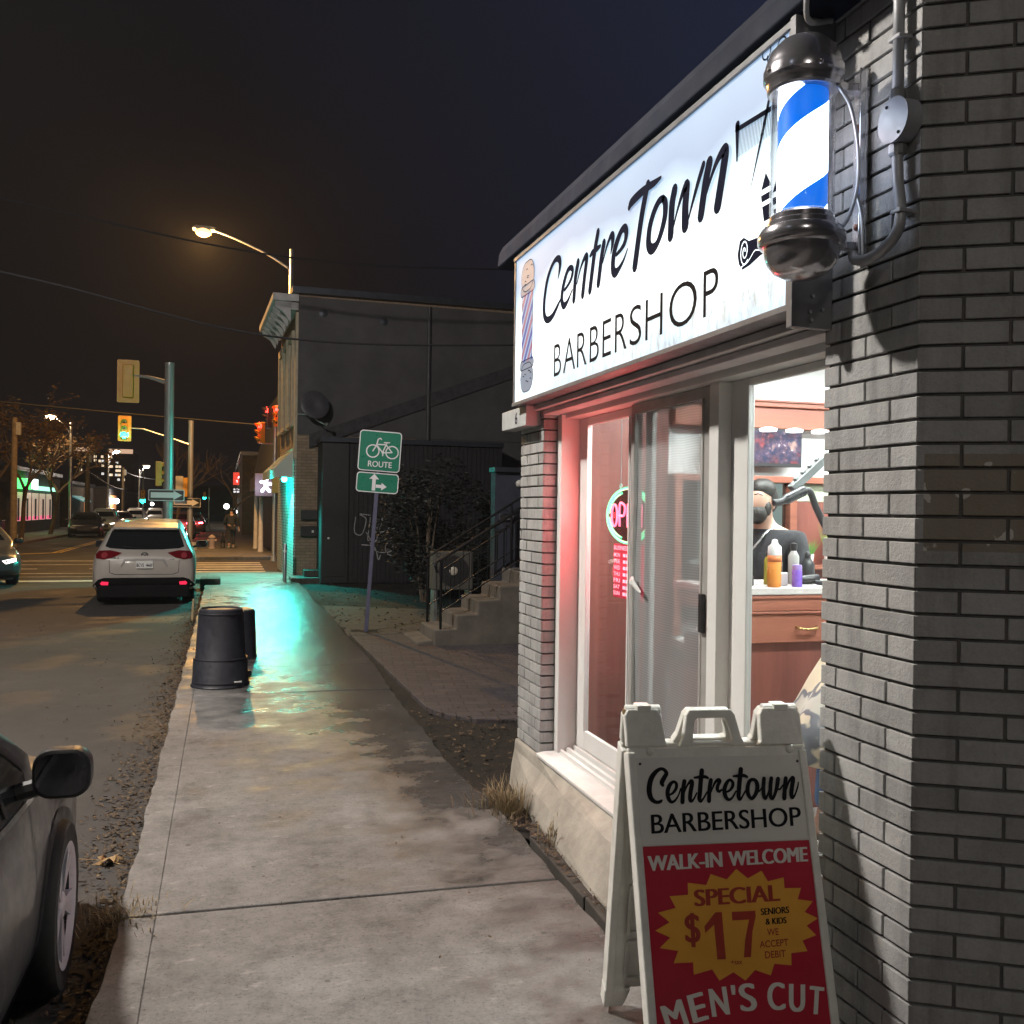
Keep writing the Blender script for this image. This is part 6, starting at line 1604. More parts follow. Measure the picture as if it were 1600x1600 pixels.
class Car:
    def __init__(s, label, loc, rotz, st, paint, name="car", cat="car", group=None, wheels=(-1.38, 1.38), wr=0.33, tw=0.86):
        s.t = thing(name, label, cat, loc, rotz, group)
        vs, fs = car_surface(st)
        mb = MB(); mb.add(vs, fs); s.body = mb.build("body", paint, s.t, smooth=True, auto=50)
        s.bvh = BVHTree.FromPolygons([Vector(v) for v in vs], fs)
        s.wheels = wheels; s.wr = wr; s.tw = tw
    def decal(s, name, poly, side, mat, eps=0.006, step=0.09, parent=None, smooth=True):
        org, d = {'rear': (lambda a, b: Vector((a, -5, b)), Vector((0, 1, 0))), 'front': (lambda a, b: Vector((a, 5, b)), Vector((0, -1, 0))),
                  'right': (lambda a, b: Vector((3, a, b)), Vector((-1, 0, 0))), 'left': (lambda a, b: Vector((-3, a, b)), Vector((1, 0, 0)))}[side]
        bm = bmesh.new()
        f = bm.faces.new([bm.verts.new((a, b, 0)) for a, b in poly])
        for ax in (0, 1):
            lo = min(p[ax] for p in poly); hi = max(p[ax] for p in poly); k = lo + step
            while k < hi - 1e-4:
                bmesh.ops.bisect_plane(bm, geom=bm.verts[:] + bm.edges[:] + bm.faces[:], plane_co=(k, 0, 0) if ax == 0 else (0, k, 0), plane_no=(1, 0, 0) if ax == 0 else (0, 1, 0)); k += step
        bmesh.ops.triangulate(bm, faces=[f for f in bm.faces if len(f.verts) > 4])
        bm.verts.index_update()
        pts = []; bad = set()
        last = None
        for v in bm.verts:
            o = org(v.co.x, v.co.y)
            hit, nrm, _, _ = s.bvh.ray_cast(o, d)
            if hit is None:
                bad.add(v.index); pts.append((0, 0, 0)); continue
            if nrm.dot(d) > 0: nrm = -nrm
            pts.append(tuple(hit + (nrm - d).normalized() * eps))
        fs = [tuple(v.index for v in f.verts) for f in bm.faces if not any(v.index in bad for v in f.verts)]
        bm.free()
        if not fs: return None
        used = sorted({i for f in fs for i in f}); rm = {u: k for k, u in enumerate(used)}
        mb = MB(); mb.v = [pts[u] for u in used]; mb.f = [tuple(rm[i] for i in f) for f in fs]
        return mb.build(name, mat, parent or s.t, smooth=smooth, recalc=False)
    def wheel(s, x, y, alloy, steer=0.0, spokes=5):
        r = s.wr; sg = 1 if x > 0 else -1
        m = Matrix.Rotation(R(90), 3, 'Y') @ Matrix.Diagonal((1, 1, sg))
        ms = Matrix.Rotation(steer, 3, 'Z')
        c = (x, y, r)
        w = MB(); w.lathe([(r * 0.70, 0.02), (r * 0.93, 0.022), (r * 0.99, 0.0), (r, -0.04), (r, -0.16), (r * 0.97, -0.20), (r * 0.6, -0.20), (r * 0.6, 0.0), (r * 0.70, 0.02)], 32, c, ms @ m)
        wo = w.build("wheel", M("tyre_rubber", (0.018, 0.018, 0.018), 0.8), s.t, smooth=True, auto=40)
        q = MB(); q.lathe([(r * 0.60, 0.0), (r * 0.69, 0.021), (r * 0.725, 0.022), (r * 0.73, 0.0), (r * 0.70, -0.04), (r * 0.6, -0.05), (r * 0.6, 0.0)], 32, c, ms @ m)
        for k in range(spokes):
            for off in (-0.16, 0.16):
                a = 2 * math.pi * k / spokes
                p0 = Vector((r * 0.12 * math.cos(a), r * 0.12 * math.sin(a), 0.004)); p1 = Vector((r * 0.64 * math.cos(a + off), r * 0.64 * math.sin(a + off), 0.012))
                nn = Vector((-math.sin(a), math.cos(a), 0)) * r * 0.055
                vv = [p0 + nn, p0 - nn, p1 - nn, p1 + nn]; vv = vv + [p - Vector((0, 0, 0.025)) for p in vv]
                q.add([tuple(Vector(c) + ms @ m @ p) for p in vv], [(0, 1, 2, 3), (7, 6, 5, 4), (0, 4, 5, 1), (1, 5, 6, 2), (2, 6, 7, 3), (3, 7, 4, 0)])
        q.lathe([(0.0001, 0.012), (r * 0.13, 0.010), (r * 0.17, 0.0), (r * 0.17, -0.03), (0.0001, -0.03)], 16, c, ms @ m)
        q.build("rim", alloy, wo, smooth=True, auto=35)
        dk = MB(); dk.lathe([(0.0001, -0.06), (r * 0.66, -0.06), (r * 0.66, -0.07), (0.0001, -0.07)], 24, c, ms @ m); dk.build("brake_disc", M("brake_dark", (0.05, 0.05, 0.05), 0.5, metal=0.5), wo)
    def arch(s, y, side):
        sg = 'right' if side > 0 else 'left'
        s.decal("wheel_arch", [(y + (s.wr + 0.045) * math.cos(R(a)), s.wr + (s.wr + 0.045) * math.sin(R(a))) for a in range(0, 360, 15)], sg, black_paint, 0.004, 0.06)
    def all_wheels(s, alloy, steer=0.0):
        for y in s.wheels:
            for sx in (1, -1):
                s.arch(y, sx); s.wheel(sx * s.tw, y, alloy, steer if y > 0 else 0.0)
    def under(s, w, y0, y1):
        MB().box(-w, w, y0, y1, 0.16, 0.34).build("underbody", black_paint, s.t)
    def mirror(s, x, y, z, w, h, mat, dep=0.11):
        sg = 1 if x > 0 else -1
        mb = MB(); rows = []
        for k, (dy, sc) in enumerate(((-0.004, 0.90), (0.0, 0.97), (0.02, 1.0), (0.06, 0.97), (dep * 0.85, 0.75), (dep, 0.45))):
            rows.append([(x + sg * (a * sc), y + dy, z + b * sc) for a, b in rrect(-w / 2, w / 2, -h / 2, h / 2, h * 0.36, 5)])
        n = len(rows[0]); vs = [p for r_ in rows for p in r_]
        fs = [(i * n + k, i * n + (k + 1) % n, (i + 1) * n + (k + 1) % n, (i + 1) * n + k) for i in range(len(rows) - 1) for k in range(n)] + [tuple(range((len(rows) - 1) * n, len(rows) * n)), tuple(range(n))]
        mb.add(vs, fs); mb.tube([(x - sg * w * 0.4, y + 0.05, z - h * 0.3), (x - sg * (w * 0.5 + 0.12), y + 0.07, z - h * 0.55)], 0.03, 8)
        o = mb.build("wing_mirror", mat, s.t, smooth=True, auto=40)
        g = MB(); g.poly([(x + sg * (a * 0.86), y - 0.0055, z + b * 0.84) for a, b in rrect(-w / 2, w / 2, -h / 2, h / 2, h * 0.36, 5)])
        g.build("mirror_glass", M("wing_mirror_glass", (0.25, 0.26, 0.28), 0.05, metal=1.0, var=0.02, rvar=0.02), o, recalc=False)
        return o
def paint(name, col, rough=0.28, metal=0.0, coat=0.6, dirt=0.0):
    if name in _cache: return _cache[name]
    m, nt, b, out = new_mat(name)
    v = coords(nt)
    c = ramp(nt, noise(nt, v, 3, 6, 0.7), [(0.35, tuple(x * (1 - 0.08 - dirt) for x in col)), (0.65, tuple(min(1, x * (1 + 0.05 + dirt)) for x in col))])
    nt.links.new(c, b.inputs["Base Color"]); b.inputs["Metallic"].default_value = metal
    nt.links.new(ramp(nt, noise(nt, v, 6, 6, 0.7), [(0.35, rough), (0.7, min(1, rough + 0.12 + dirt))]), b.inputs["Roughness"])
    b.inputs["Coat Weight"].default_value = coat; b.inputs["Coat Roughness"].default_value = 0.08
    _cache[name] = m
    return m
tint = M("tinted_glass", (0.012, 0.014, 0.016), 0.06, var=0.1, rvar=0.02)
alloy_bright = M("bright_alloy", (0.60, 0.60, 0.66), 0.45, metal=0.1, var=0.08)
alloy_dark = M("dark_alloy", (0.2, 0.2, 0.2), 0.4, metal=0.7)
SUV = [(-2.30, 0.50, 0.74, 0.80, 0.70, 0.90, 0.62), (-2.25, 0.38, 0.86, 0.90, 0.82, 1.00, 0.72), (-2.10, 0.28, 0.915, 1.01, 0.86, 1.14, 0.72), (-1.92, 0.27, 0.92, 1.05, 0.86, 1.38, 0.66), (-1.74, 0.27, 0.92, 1.06, 0.86, 1.575, 0.60),
       (-1.45, 0.27, 0.92, 1.05, 0.86, 1.635, 0.59), (-0.6, 0.27, 0.92, 1.03, 0.86, 1.68, 0.60), (0.25, 0.27, 0.92, 1.01, 0.86, 1.66, 0.60), (0.75, 0.27, 0.92, 1.0, 0.86, 1.52, 0.60), (1.30, 0.27, 0.92, 0.98, 0.86, 1.10, 0.68), (1.9, 0.28, 0.91, 0.90, 0.84, 1.0, 0.62), (2.2, 0.32, 0.85, 0.76, 0.78, 0.86, 0.58), (2.3, 0.42, 0.72, 0.62, 0.66, 0.70, 0.5)]
SEDAN = [(-2.32, 0.45, 0.66, 0.78, 0.62, 0.86, 0.5), (-2.15, 0.28, 0.84, 0.90, 0.78, 0.98, 0.62), (-1.6, 0.22, 0.90, 0.93, 0.84, 1.06, 0.64), (-1.05, 0.21, 0.905, 0.935, 0.84, 1.34, 0.58), (-0.4, 0.21, 0.905, 0.925, 0.84, 1.44, 0.57), (0.2, 0.21, 0.905, 0.87, 0.85, 1.42, 0.62), (0.65, 0.21, 0.905, 0.855, 0.87, 1.27, 0.72), (1.10, 0.21, 0.905, 0.84, 0.87, 1.02, 0.82), (1.38, 0.21, 0.905, 0.82, 0.84, 0.88, 0.72), (1.7, 0.22, 0.90, 0.80, 0.81, 0.85, 0.62), (2.15, 0.26, 0.83, 0.68, 0.74, 0.74, 0.56), (2.32, 0.38, 0.66, 0.56, 0.60, 0.60, 0.45)]
# ---- white hatchback SUV ahead
suv = Car("white sport utility car parked at the kerb seen from behind", (-1.50, 21.35, -0.13), R(1.5), SUV, paint("white_car_paint", (0.42, 0.385, 0.35), 0.3), name="parked_car", wr=0.36, tw=0.865, wheels=(-1.36, 1.36))
suv.all_wheels(alloy_dark); suv.under(0.72, -2.05, 2.1)
suv.decal("rear_window", [(-0.60, 1.47), (0.60, 1.47), (0.70, 1.16), (0.62, 1.125), (0.3, 1.10), (-0.3, 1.10), (-0.62, 1.125), (-0.70, 1.16)], 'rear', tint, 0.006)
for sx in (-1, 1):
    tl = [(sx * 0.40, 1.035), (sx * 0.60, 1.085), (sx * 0.80, 1.075), (sx * 0.855, 1.01), (sx * 0.84, 0.93), (sx * 0.70, 0.91), (sx * 0.55, 0.945)]
    suv.decal("tail_light", tl, 'rear', M("tail_red", (0.13, 0.006, 0.010), 0.12, var=0.3, scale=18), 0.012, 0.06)
    suv.decal("tail_light_lamp", [(sx * (0.70 + 0.055 * math.cos(k * 0.63)), 0.99 + 0.055 * math.sin(k * 0.63)) for k in range(10)], 'rear', M("tail_pink", (0.28, 0.04, 0.05), 0.12, var=0.3, scale=30), 0.018, 0.05)
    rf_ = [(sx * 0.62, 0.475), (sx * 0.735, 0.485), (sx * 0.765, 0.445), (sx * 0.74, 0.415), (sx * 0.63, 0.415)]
    suv.decal("rear_reflector", rf_, 'rear', EM("reflector_red_glow", (1.0, 0.03, 0.10), 0.75), 0.022, 0.05)  # reflectors, with the light they throw back put in as emission
    suv.decal("side_window", [(-1.55, 1.12), (-1.3, 1.50), (0.35, 1.52), (0.95, 1.12), (0.9, 1.08)], 'right' if sx > 0 else 'left', tint, 0.005)
    suv.mirror(sx * 1.03, 0.85, 1.10, 0.24, 0.16, black_paint)
suv.decal("bumper", [(-0.90, 0.30), (-0.90, 0.40), (-0.80, 0.52), (-0.70, 0.555), (0.70, 0.555), (0.80, 0.52), (0.90, 0.40), (0.90, 0.30), (0.6, 0.285), (-0.6, 0.285)], 'rear', M("bumper_plastic", (0.008, 0.008, 0.009), 0.8, spec=0.1), 0.014, 0.08)
ep = lambda y: (lambda a, b: (a, y, b))
suv.t.scale = (1, 1, 0.955)
MB().box(-0.80, 0.80, -2.305, -2.02, 0.16, 0.40).build("rear_diffuser", M("bumper_plastic", (0.008, 0.008, 0.009), 0.8, spec=0.1), suv.t, bevel=0.03)
suv.decal("plate_recess", [(-0.36, 0.925), (0.36, 0.925), (0.30, 0.885), (-0.30, 0.885)], 'rear', M("grey_trim", (0.30, 0.28, 0.27), 0.4), 0.010, 0.08)
for sx in (-1, 1):
    suv.decal("recess_edge", [(sx * 0.36, 0.925), (sx * 0.31, 0.89), (sx * 0.40, 0.76), (sx * 0.42, 0.765)], 'rear', M("grey_trim", (0.30, 0.28, 0.27), 0.4), 0.009, 0.08)
plate_y = -2.335
pb = MB(); pb.box(-0.15, 0.15, plate_y, plate_y + 0.012, 0.735, 0.885); pl_o = pb.build("number_plate", white_paint, suv.t, bevel=0.004)
MB().box(-0.13, 0.13, plate_y + 0.013, -2.2, 0.76, 0.86).build("plate_mount", M("grey_trim", (0.30, 0.28, 0.27), 0.4), suv.t)
tx = MB(); tx.text("BCVS", lambda a, b: (a, plate_y - 0.002, b), -0.135, 0.765, 0.125, 0.07, 0.01); tx.text("460", lambda a, b: (a, plate_y - 0.002, b), 0.028, 0.765, 0.105, 0.07, 0.01); tx.build("plate_lettering", black_print, pl_o, recalc=False)
em = MB(); ey = suv.bvh.ray_cast(Vector((0, -5, 1.0)), Vector((0, 1, 0)))[0].y - 0.012
em.ribbon([(0.058 * math.cos(k * 0.3142), 1.005 + 0.043 * math.sin(k * 0.3142), 0.011) for k in range(21)], lambda a, b: (a, ey, b), 2)
em.ribbon([(-0.05, 1.018, 0.010), (-0.022, 1.01, 0.014), (0.0, 0.985, 0.014), (0.022, 1.01, 0.014), (0.05, 1.018, 0.010)], lambda a, b: (a, ey - 0.001, b), 4)
em.build("emblem", M("emblem_chrome", (0.12, 0.12, 0.13), 0.25, metal=0.8), suv.t, recalc=False)
bd = MB(); by = suv.bvh.ray_cast(Vector((-0.5, -5, 0.93)), Vector((0, 1, 0)))[0].y - 0.012
bd.text("CX-5", lambda a, b: (a, by, b), -0.58, 0.925, 0.13, 0.03, 0.01); bd.text("AWD", lambda a, b: (a, by + 0.0, b), 0.44, 0.90, 0.09, 0.022, 0.01); bd.build("badge", M("emblem_chrome", (0.12, 0.12, 0.13), 0.25, metal=0.8), suv.t, recalc=False)
sp = MB(); sp.map_prism([(-1.98, 1.50), (-1.93, 1.535), (-1.6, 1.63), (-1.5, 1.62), (-1.6, 1.57), (-1.9, 1.47)], lambda a, b, d: (d, a, b), -0.58, 0.58); sp.build("spoiler", paint("white_car_paint", (0.62, 0.58, 0.54)), suv.t, bevel=0.015)
an = MB(); an.map_prism([(-1.2, 1.63), (-1.0, 1.63), (-1.12, 1.72)], lambda a, b, d: (d, a, b), -0.012, 0.012); an.build("antenna", black_paint, suv.t)
suv.decal("rear_wiper", [(-0.02, 1.115), (0.02, 1.115), (-0.38, 1.16), (-0.40, 1.15)], 'rear', black_paint, 0.014, 0.08)
suv.decal("hatch_seam", [(-0.62, 0.90), (-0.612, 0.90), (-0.60, 0.66), (-0.50, 0.622), (0.50, 0.622), (0.60, 0.66), (0.612, 0.90), (0.62, 0.90), (0.61, 0.655), (0.51, 0.612), (-0.51, 0.612), (-0.61, 0.655)], 'rear', black_paint, 0.005, 0.2)

# ---- dark car parked beside the viewer
dk = Car("dirty dark grey car parked beside the kerb, front wheel and mirror in view", (-1.530, 2.66, -0.13), R(-1.2), SEDAN, paint("dark_grey_paint", (0.055, 0.056, 0.062), 0.30, 0.3, 0.5, 0.22), name="parked_car", wr=0.325, tw=0.912)
dk.all_wheels(alloy_bright, R(1.5)); dk.under(0.7, -2.0, 2.0)
for side in ('right', 'left'):
    dk.decal("front_window", [(-0.30, 0.885), (-0.32, 1.34), (0.15, 1.35), (0.46, 1.25), (0.74, 1.11), (0.98, 0.955), (0.98, 0.875)], side, tint, 0.005, 0.07)
    dk.decal("rear_window", [(-1.15, 0.92), (-0.95, 1.28), (-0.75, 1.34), (-0.38, 1.35), (-0.36, 0.895)], side, tint, 0.005, 0.07)
    dk.decal("belt_strip", [(-1.2, 0.875), (-1.2, 0.897), (1.00, 0.868), (1.02, 0.848)], side, M("strip_chrome", (0.45, 0.48, 0.48), 0.2, metal=0.9), 0.010, 0.1)
    dk.decal("window_edge", [(-0.34, 1.36), (0.15, 1.368), (0.47, 1.268), (0.76, 1.125), (1.01, 0.96), (0.98, 0.955), (0.74, 1.11), (0.46, 1.25), (0.15, 1.35), (-0.33, 1.345)], side, black_paint, 0.012, 0.07)
    dk.decal("window_bar", [(0.66, 0.885), (0.69, 0.885), (0.60, 1.18), (0.575, 1.19)], side, black_paint, 0.012, 0.07)
    for y, nm in ((-0.34, "door_seam"), (0.96, "door_seam")):
        dk.decal(nm, [(y, 0.30), (y + 0.008, 0.30), (y + 0.008, 0.85), (y, 0.85)], side, black_paint, 0.003, 0.1)
    dk.decal("sill_trim", [(-1.0, 0.22), (1.0, 0.22), (1.0, 0.285), (-1.0, 0.285)], side, M("bumper_plastic", (0.008, 0.008, 0.009), 0.8, spec=0.1), 0.008, 0.1)
    dk.decal("door_handle", [(-0.28, 0.74), (-0.28, 0.775), (-0.08, 0.78), (-0.08, 0.745)], side, M("dark_grey_paint_handle", (0.05, 0.05, 0.055), 0.3, metal=0.3), 0.025, 0.05)
dk.mirror(1.005, 0.80, 0.985, 0.185, 0.165, black_paint, 0.10)
dk.mirror(-1.005, 0.80, 0.985, 0.185, 0.165, black_paint, 0.10)
dk.decal("windscreen", [(-0.55, 1.30), (0.55, 1.30), (0.66, 1.02), (-0.66, 1.02)], 'front', tint, 0.006)
dk.decal("back_window", [(-0.5, 1.30), (0.5, 1.30), (0.6, 1.08), (-0.6, 1.08)], 'rear', tint, 0.006)
for sx in (-1, 1):
    dk.decal("headlight", [(sx * 0.45, 0.60), (sx * 0.74, 0.68), (sx * 0.76, 0.60), (sx * 0.5, 0.54)], 'front', M("unlit_lamp", (0.4, 0.4, 0.42), 0.1), 0.008)
    dk.decal("tail_light", [(sx * 0.45, 0.80), (sx * 0.74, 0.84), (sx * 0.76, 0.72), (sx * 0.5, 0.72)], 'rear', M("tail_red", (0.30, 0.012, 0.018), 0.12), 0.008)

def simple_car(label, loc, rotz, st, col, pname, lights=None, group=None, power=0, name="car", lamp_e=20.0):
    c = Car(label, loc, rotz, st, paint(pname, col, 0.3), name=name, group=group, wr=0.33)
    suvk = st is SUV
    zt = 0.16 if suvk else 0.0
    for y in c.wheels:
        for sx in (1, -1): c.arch(y, sx); c.wheel(sx * 0.86, y, alloy_dark)
    c.under(0.7, -2.0, 2.0)
    c.decal("windscreen", [(-0.52, 1.30 + zt), (0.52, 1.30 + zt), (0.66, 1.03 + zt * 0.6), (-0.66, 1.03 + zt * 0.6)], 'front', tint, 0.006)
    c.decal("back_window", [(-0.5, 1.28 + zt), (0.5, 1.28 + zt), (0.6, 1.08 + zt * 0.3), (-0.6, 1.08 + zt * 0.3)], 'rear', tint, 0.006)
    for side in ('right', 'left'):
        c.decal("side_window", [(-1.1, 0.99 + zt * 0.6), (-0.85, 1.32 + zt), (0.1, 1.35 + zt), (0.72, 0.99 + zt * 0.6)], side, tint, 0.005, 0.12)
    for sx in (-1, 1):
        hl = [(sx * 0.42, 0.60 + zt * 0.6), (sx * 0.72, 0.66 + zt * 0.6), (sx * 0.72, 0.58 + zt * 0.6), (sx * 0.5, 0.53 + zt * 0.6)]
        tl = [(sx * 0.42, 0.80 + zt), (sx * 0.70, 0.84 + zt), (sx * 0.72, 0.73 + zt), (sx * 0.45, 0.72 + zt)]
        c.decal("headlight", hl, 'front', EM("headlamp_lit", (1.0, 0.95, 0.85), lamp_e) if lights == 'front' else M("unlit_lamp", (0.4, 0.4, 0.42), 0.1), 0.010)
        c.decal("tail_light", tl, 'rear', EM("tail_lit", (1.0, 0.05, 0.08), 40.0) if lights == 'rear' else M("tail_red", (0.30, 0.012, 0.018), 0.12), 0.010)
        c.mirror(sx * 1.0, 0.78, 1.0 + zt * 0.6, 0.2, 0.14, black_paint)
    c.decal("grille", [(-0.38, 0.60 + zt * .4), (0.38, 0.60 + zt * .4), (0.34, 0.42), (-0.34, 0.42)], 'front', black_paint, 0.008)
    c.decal("number_plate", [(-0.15, 0.60 + zt), (0.15, 0.60 + zt), (0.15, 0.72 + zt), (-0.15, 0.72 + zt)], 'rear', white_paint, 0.010)
    if power:
        if lights == 'front':
            lamp("beam", (0, 2.5, 0.62), power, (1.0, 0.95, 0.85), 0.2, c.t)
        else:
            lamp("tail_glow", (0, -2.5, 0.8), power, (1.0, 0.06, 0.08), 0.2, c.t)
    return c
simple_car("dark sedan turning through the crossing at the picture edge", (-5.95, 25.6, -0.13), R(200), SEDAN, (0.05, 0.055, 0.06), "slate_paint", 'front', None, 0, lamp_e=3.0)
row = "cars parked across the road"
simple_car("black sedan first in the row parked across the road", (-7.85, 61.0, -0.13), R(184), SEDAN, (0.02, 0.02, 0.022), "black_car_paint", None, row)
simple_car("pale sport utility car with headlights on in the parked row", (-7.75, 69.0, -0.13), R(183), SUV, (0.45, 0.44, 0.40), "pale_car_paint", 'front', row, 0)
simple_car("dark red sedan with headlights on among the parked cars", (-7.6, 78.0, -0.13), R(183), SEDAN, (0.10, 0.03, 0.03), "maroon_car_paint", 'front', row)
simple_car("white van-like car farther along the parked row", (-7.4, 88.0, -0.13), R(183), SUV, (0.6, 0.6, 0.6), "white_far_paint", None, row)
simple_car("silver sport utility car last in the parked row", (-6.1, 92.0, -0.13), R(182), SUV, (0.40, 0.41, 0.42), "silver_far_paint", 'front', row)
simple_car("distant car with glaring red brake lights right of the white car", (-2.55, 58.5, -0.13), R(1), SUV, (0.10, 0.10, 0.11), "queue_paint", 'rear', "cars waiting down the road", 120)
simple_car("farther car with red brake lights behind the signal pole", (-2.2, 70.0, -0.13), R(1), SEDAN, (0.12, 0.12, 0.12), "queue_paint_grey", 'rear', "cars waiting down the road", 60)

# ================================================================== PEOPLE
def skin_obj(name, verts, edges, mat, parent, sub=2):
    """verts: list of (x, y, z, r)"""
    me = bpy.data.meshes.new(name)
    me.from_pydata([v[:3] for v in verts], edges, [])
    o = bpy.data.objects.new(name, me); COL.objects.link(o)
    if parent is not None: o.parent = parent
    md = o.modifiers.new("skin", 'SKIN'); md.use_smooth_shade = True
    if not me.skin_vertices: me.skin_vertices.new()
    for i, v in enumerate(verts):
        r = v[3]; rr = r if isinstance(r, (tuple, list)) else (r, r)
        me.skin_vertices[0].data[i].radius = rr
        me.skin_vertices[0].data[i].use_root = (i == 0)
    ss = o.modifiers.new("smooth", 'SUBSURF'); ss.levels = sub; ss.render_levels = sub
    bpy.context.view_layer.update()
    dg = bpy.context.evaluated_depsgraph_get()
    m2 = bpy.data.meshes.new_from_object(o.evaluated_get(dg))
    o.modifiers.clear(); o.data = m2; bpy.data.meshes.remove(me)
    m2.materials.clear(); m2.materials.append(mat)
    for p in m2.polygons: p.use_smooth = True
    m2.name = name
    return o
skin_tone = M("skin", (0.50, 0.31, 0.23), 0.5, var=0.08)
black_cloth = M("black_cloth", (0.022, 0.022, 0.026), 0.85, var=0.35, scale=9, bmp=0.9, bscale=11)
dark_hair = M("dark_hair", (0.015, 0.012, 0.010), 0.5, var=0.3, scale=40, bmp=0.4, bscale=80)
def fingers(V, E_, base, d, up, s=1.0):
    """five short bent chains from the palm vertex index base; d finger direction, up palm normal"""
    b0 = Vector(V[base][:3]); d = Vector(d).normalized(); up = Vector(up).normalized(); side = d.cross(up).normalized()
    for k, (off, l) in enumerate(((-0.030, 0.062), (-0.010, 0.078), (0.010, 0.082), (0.030, 0.070))):
        a = b0 + side * off * s + d * 0.035 * s; m = a + d * l * 0.55 * s; e_ = m + (d * 0.6 - up * 0.8).normalized() * l * 0.5 * s
        i = len(V); V.extend([(*a, 0.011 * s), (*m, 0.009 * s), (*e_, 0.0075 * s)]); E_.extend([(base, i), (i, i + 1), (i + 1, i + 2)])
    a = b0 + side * 0.035 * s - d * 0.01; m = a + (side * 0.8 + d * 0.5).normalized() * 0.035 * s; e_ = m + (d - up * 0.3).normalized() * 0.03 * s
    i = len(V); V.extend([(*a, 0.013 * s), (*m, 0.011 * s), (*e_, 0.009 * s)]); E_.extend([(base, i), (i, i + 1), (i + 1, i + 2)])
# ---- the barber behind the counter, looking down to the picture's left
bar = thing("person", "bearded person in black t-shirt with silver chain standing behind the counter", "person", (3.125, 5.05, 0.20), R(-62))
# local: facing -y ; x to the figure's left hand
V = [(0, 0, 0.93, (0.15, 0.11)), (0, 0.0, 1.10, (0.145, 0.105)), (0, -0.01, 1.27, (0.165, 0.115)), (0, 0.0, 1.40, (0.15, 0.10)), (0, 0.01, 1.475, 0.062), (0, -0.025, 1.545, 0.062), (0, -0.05, 1.60, (0.072, 0.085)), (0, -0.045, 1.67, (0.074, 0.088)), (0, -0.03, 1.72, (0.055, 0.065)),
     (0.19, 0.01, 1.39, 0.070), (0.265, -0.02, 1.15, 0.048), (0.20, -0.22, 1.04, 0.036), (0.17, -0.31, 1.06, (0.04, 0.024)),
     (-0.19, 0.01, 1.39, 0.070), (-0.27, -0.03, 1.15, 0.048), (-0.18, -0.24, 1.05, 0.036), (-0.13, -0.32, 1.08, (0.04, 0.024)),
     (0.10, 0, 0.88, 0.095), (0.11, -0.01, 0.48, 0.062), (0.11, 0.02, 0.09, 0.045), (0.12, -0.13, 0.04, 0.04), (-0.10, 0, 0.88, 0.095), (-0.11, -0.01, 0.48, 0.062), (-0.11, 0.02, 0.09, 0.045), (-0.12, -0.13, 0.04, 0.04),
     (0, -0.135, 1.60, 0.016)]
E_ = [(0, 1), (1, 2), (2, 3), (3, 4), (4, 5), (5, 6), (6, 7), (7, 8), (3, 9), (9, 10), (10, 11), (11, 12), (3, 13), (13, 14), (14, 15), (15, 16), (0, 17), (17, 18), (18, 19), (19, 20), (0, 21), (21, 22), (22, 23), (23, 24), (6, 25)]
fingers(V, E_, 12, (-0.2, -1, -0.1), (0, 0, 1)); fingers(V, E_, 16, (0.3, -1, -0.1), (0, 0, 1))
skin_obj("body", V, E_, skin_tone, bar)
SV = [(0, 0, 0.90, (0.175, 0.135)), (0, 0.0, 1.08, (0.168, 0.128)), (0, -0.01, 1.27, (0.19, 0.138)), (0, 0.0, 1.40, (0.17, 0.115)), (0, 0.008, 1.452, 0.078), (0.20, 0.01, 1.39, 0.088), (0.25, -0.005, 1.24, 0.076), (0.268, -0.02, 1.15, 0.070), (-0.20, 0.01, 1.39, 0.088), (-0.252, -0.005, 1.24, 0.076), (-0.272, -0.03, 1.15, 0.070)]
skin_obj("t_shirt", SV, [(0, 1), (1, 2), (2, 3), (3, 4), (3, 5), (5, 6), (6, 7), (3, 8), (8, 9), (9, 10)], black_cloth, bar)
skin_obj("trousers", [(0, 0, 0.92, (0.17, 0.13)), (0.10, 0, 0.86, 0.105), (0.11, -0.01, 0.48, 0.078), (0.11, 0.02, 0.10, 0.065), (-0.10, 0, 0.86, 0.105), (-0.11, -0.01, 0.48, 0.078), (-0.11, 0.02, 0.10, 0.065)], [(0, 1), (1, 2), (2, 3), (0, 4), (4, 5), (5, 6)], M("dark_jeans", (0.03, 0.035, 0.05), 0.9), bar)
hr = MB(); hr.ball((0, -0.022, 1.700), 0.094, 20, (0.86, 1.02, 0.74)); hr.ball((0, 0.018, 1.645), 0.085, 18, (0.94, 0.80, 1.15)); hr.build("hair", dark_hair, bar, smooth=True)
hr = MB(); hr.ball((0, -0.085, 1.555), 0.062, 18, (1.08, 0.95, 1.05)); hr.ball((0.055, -0.055, 1.585), 0.035, 12, (0.6, 1, 1.3)); hr.ball((-0.055, -0.055, 1.585), 0.035, 12, (0.6, 1, 1.3)); hr.build("beard", dark_hair, bar, smooth=True)
for sx in (-1, 1):
    e1 = MB(); e1.ball((sx * 0.033, -0.113, 1.645), 0.008, 10); e1.build("eye", M("eye_dark", (0.10, 0.08, 0.07), 0.3), bar, smooth=True)
    e1 = MB(); e1.ball((sx * 0.078, -0.03, 1.61), 0.024, 10, (0.4, 0.8, 1.2)); e1.build("ear", skin_tone, bar, smooth=True)
    e1 = MB(); e1.tube([(sx * 0.012, -0.131, 1.668), (sx * 0.034, -0.130, 1.674), (sx * 0.055, -0.112, 1.663)], 0.0035, 6); e1.build("eyebrow", dark_hair, bar, smooth=True)
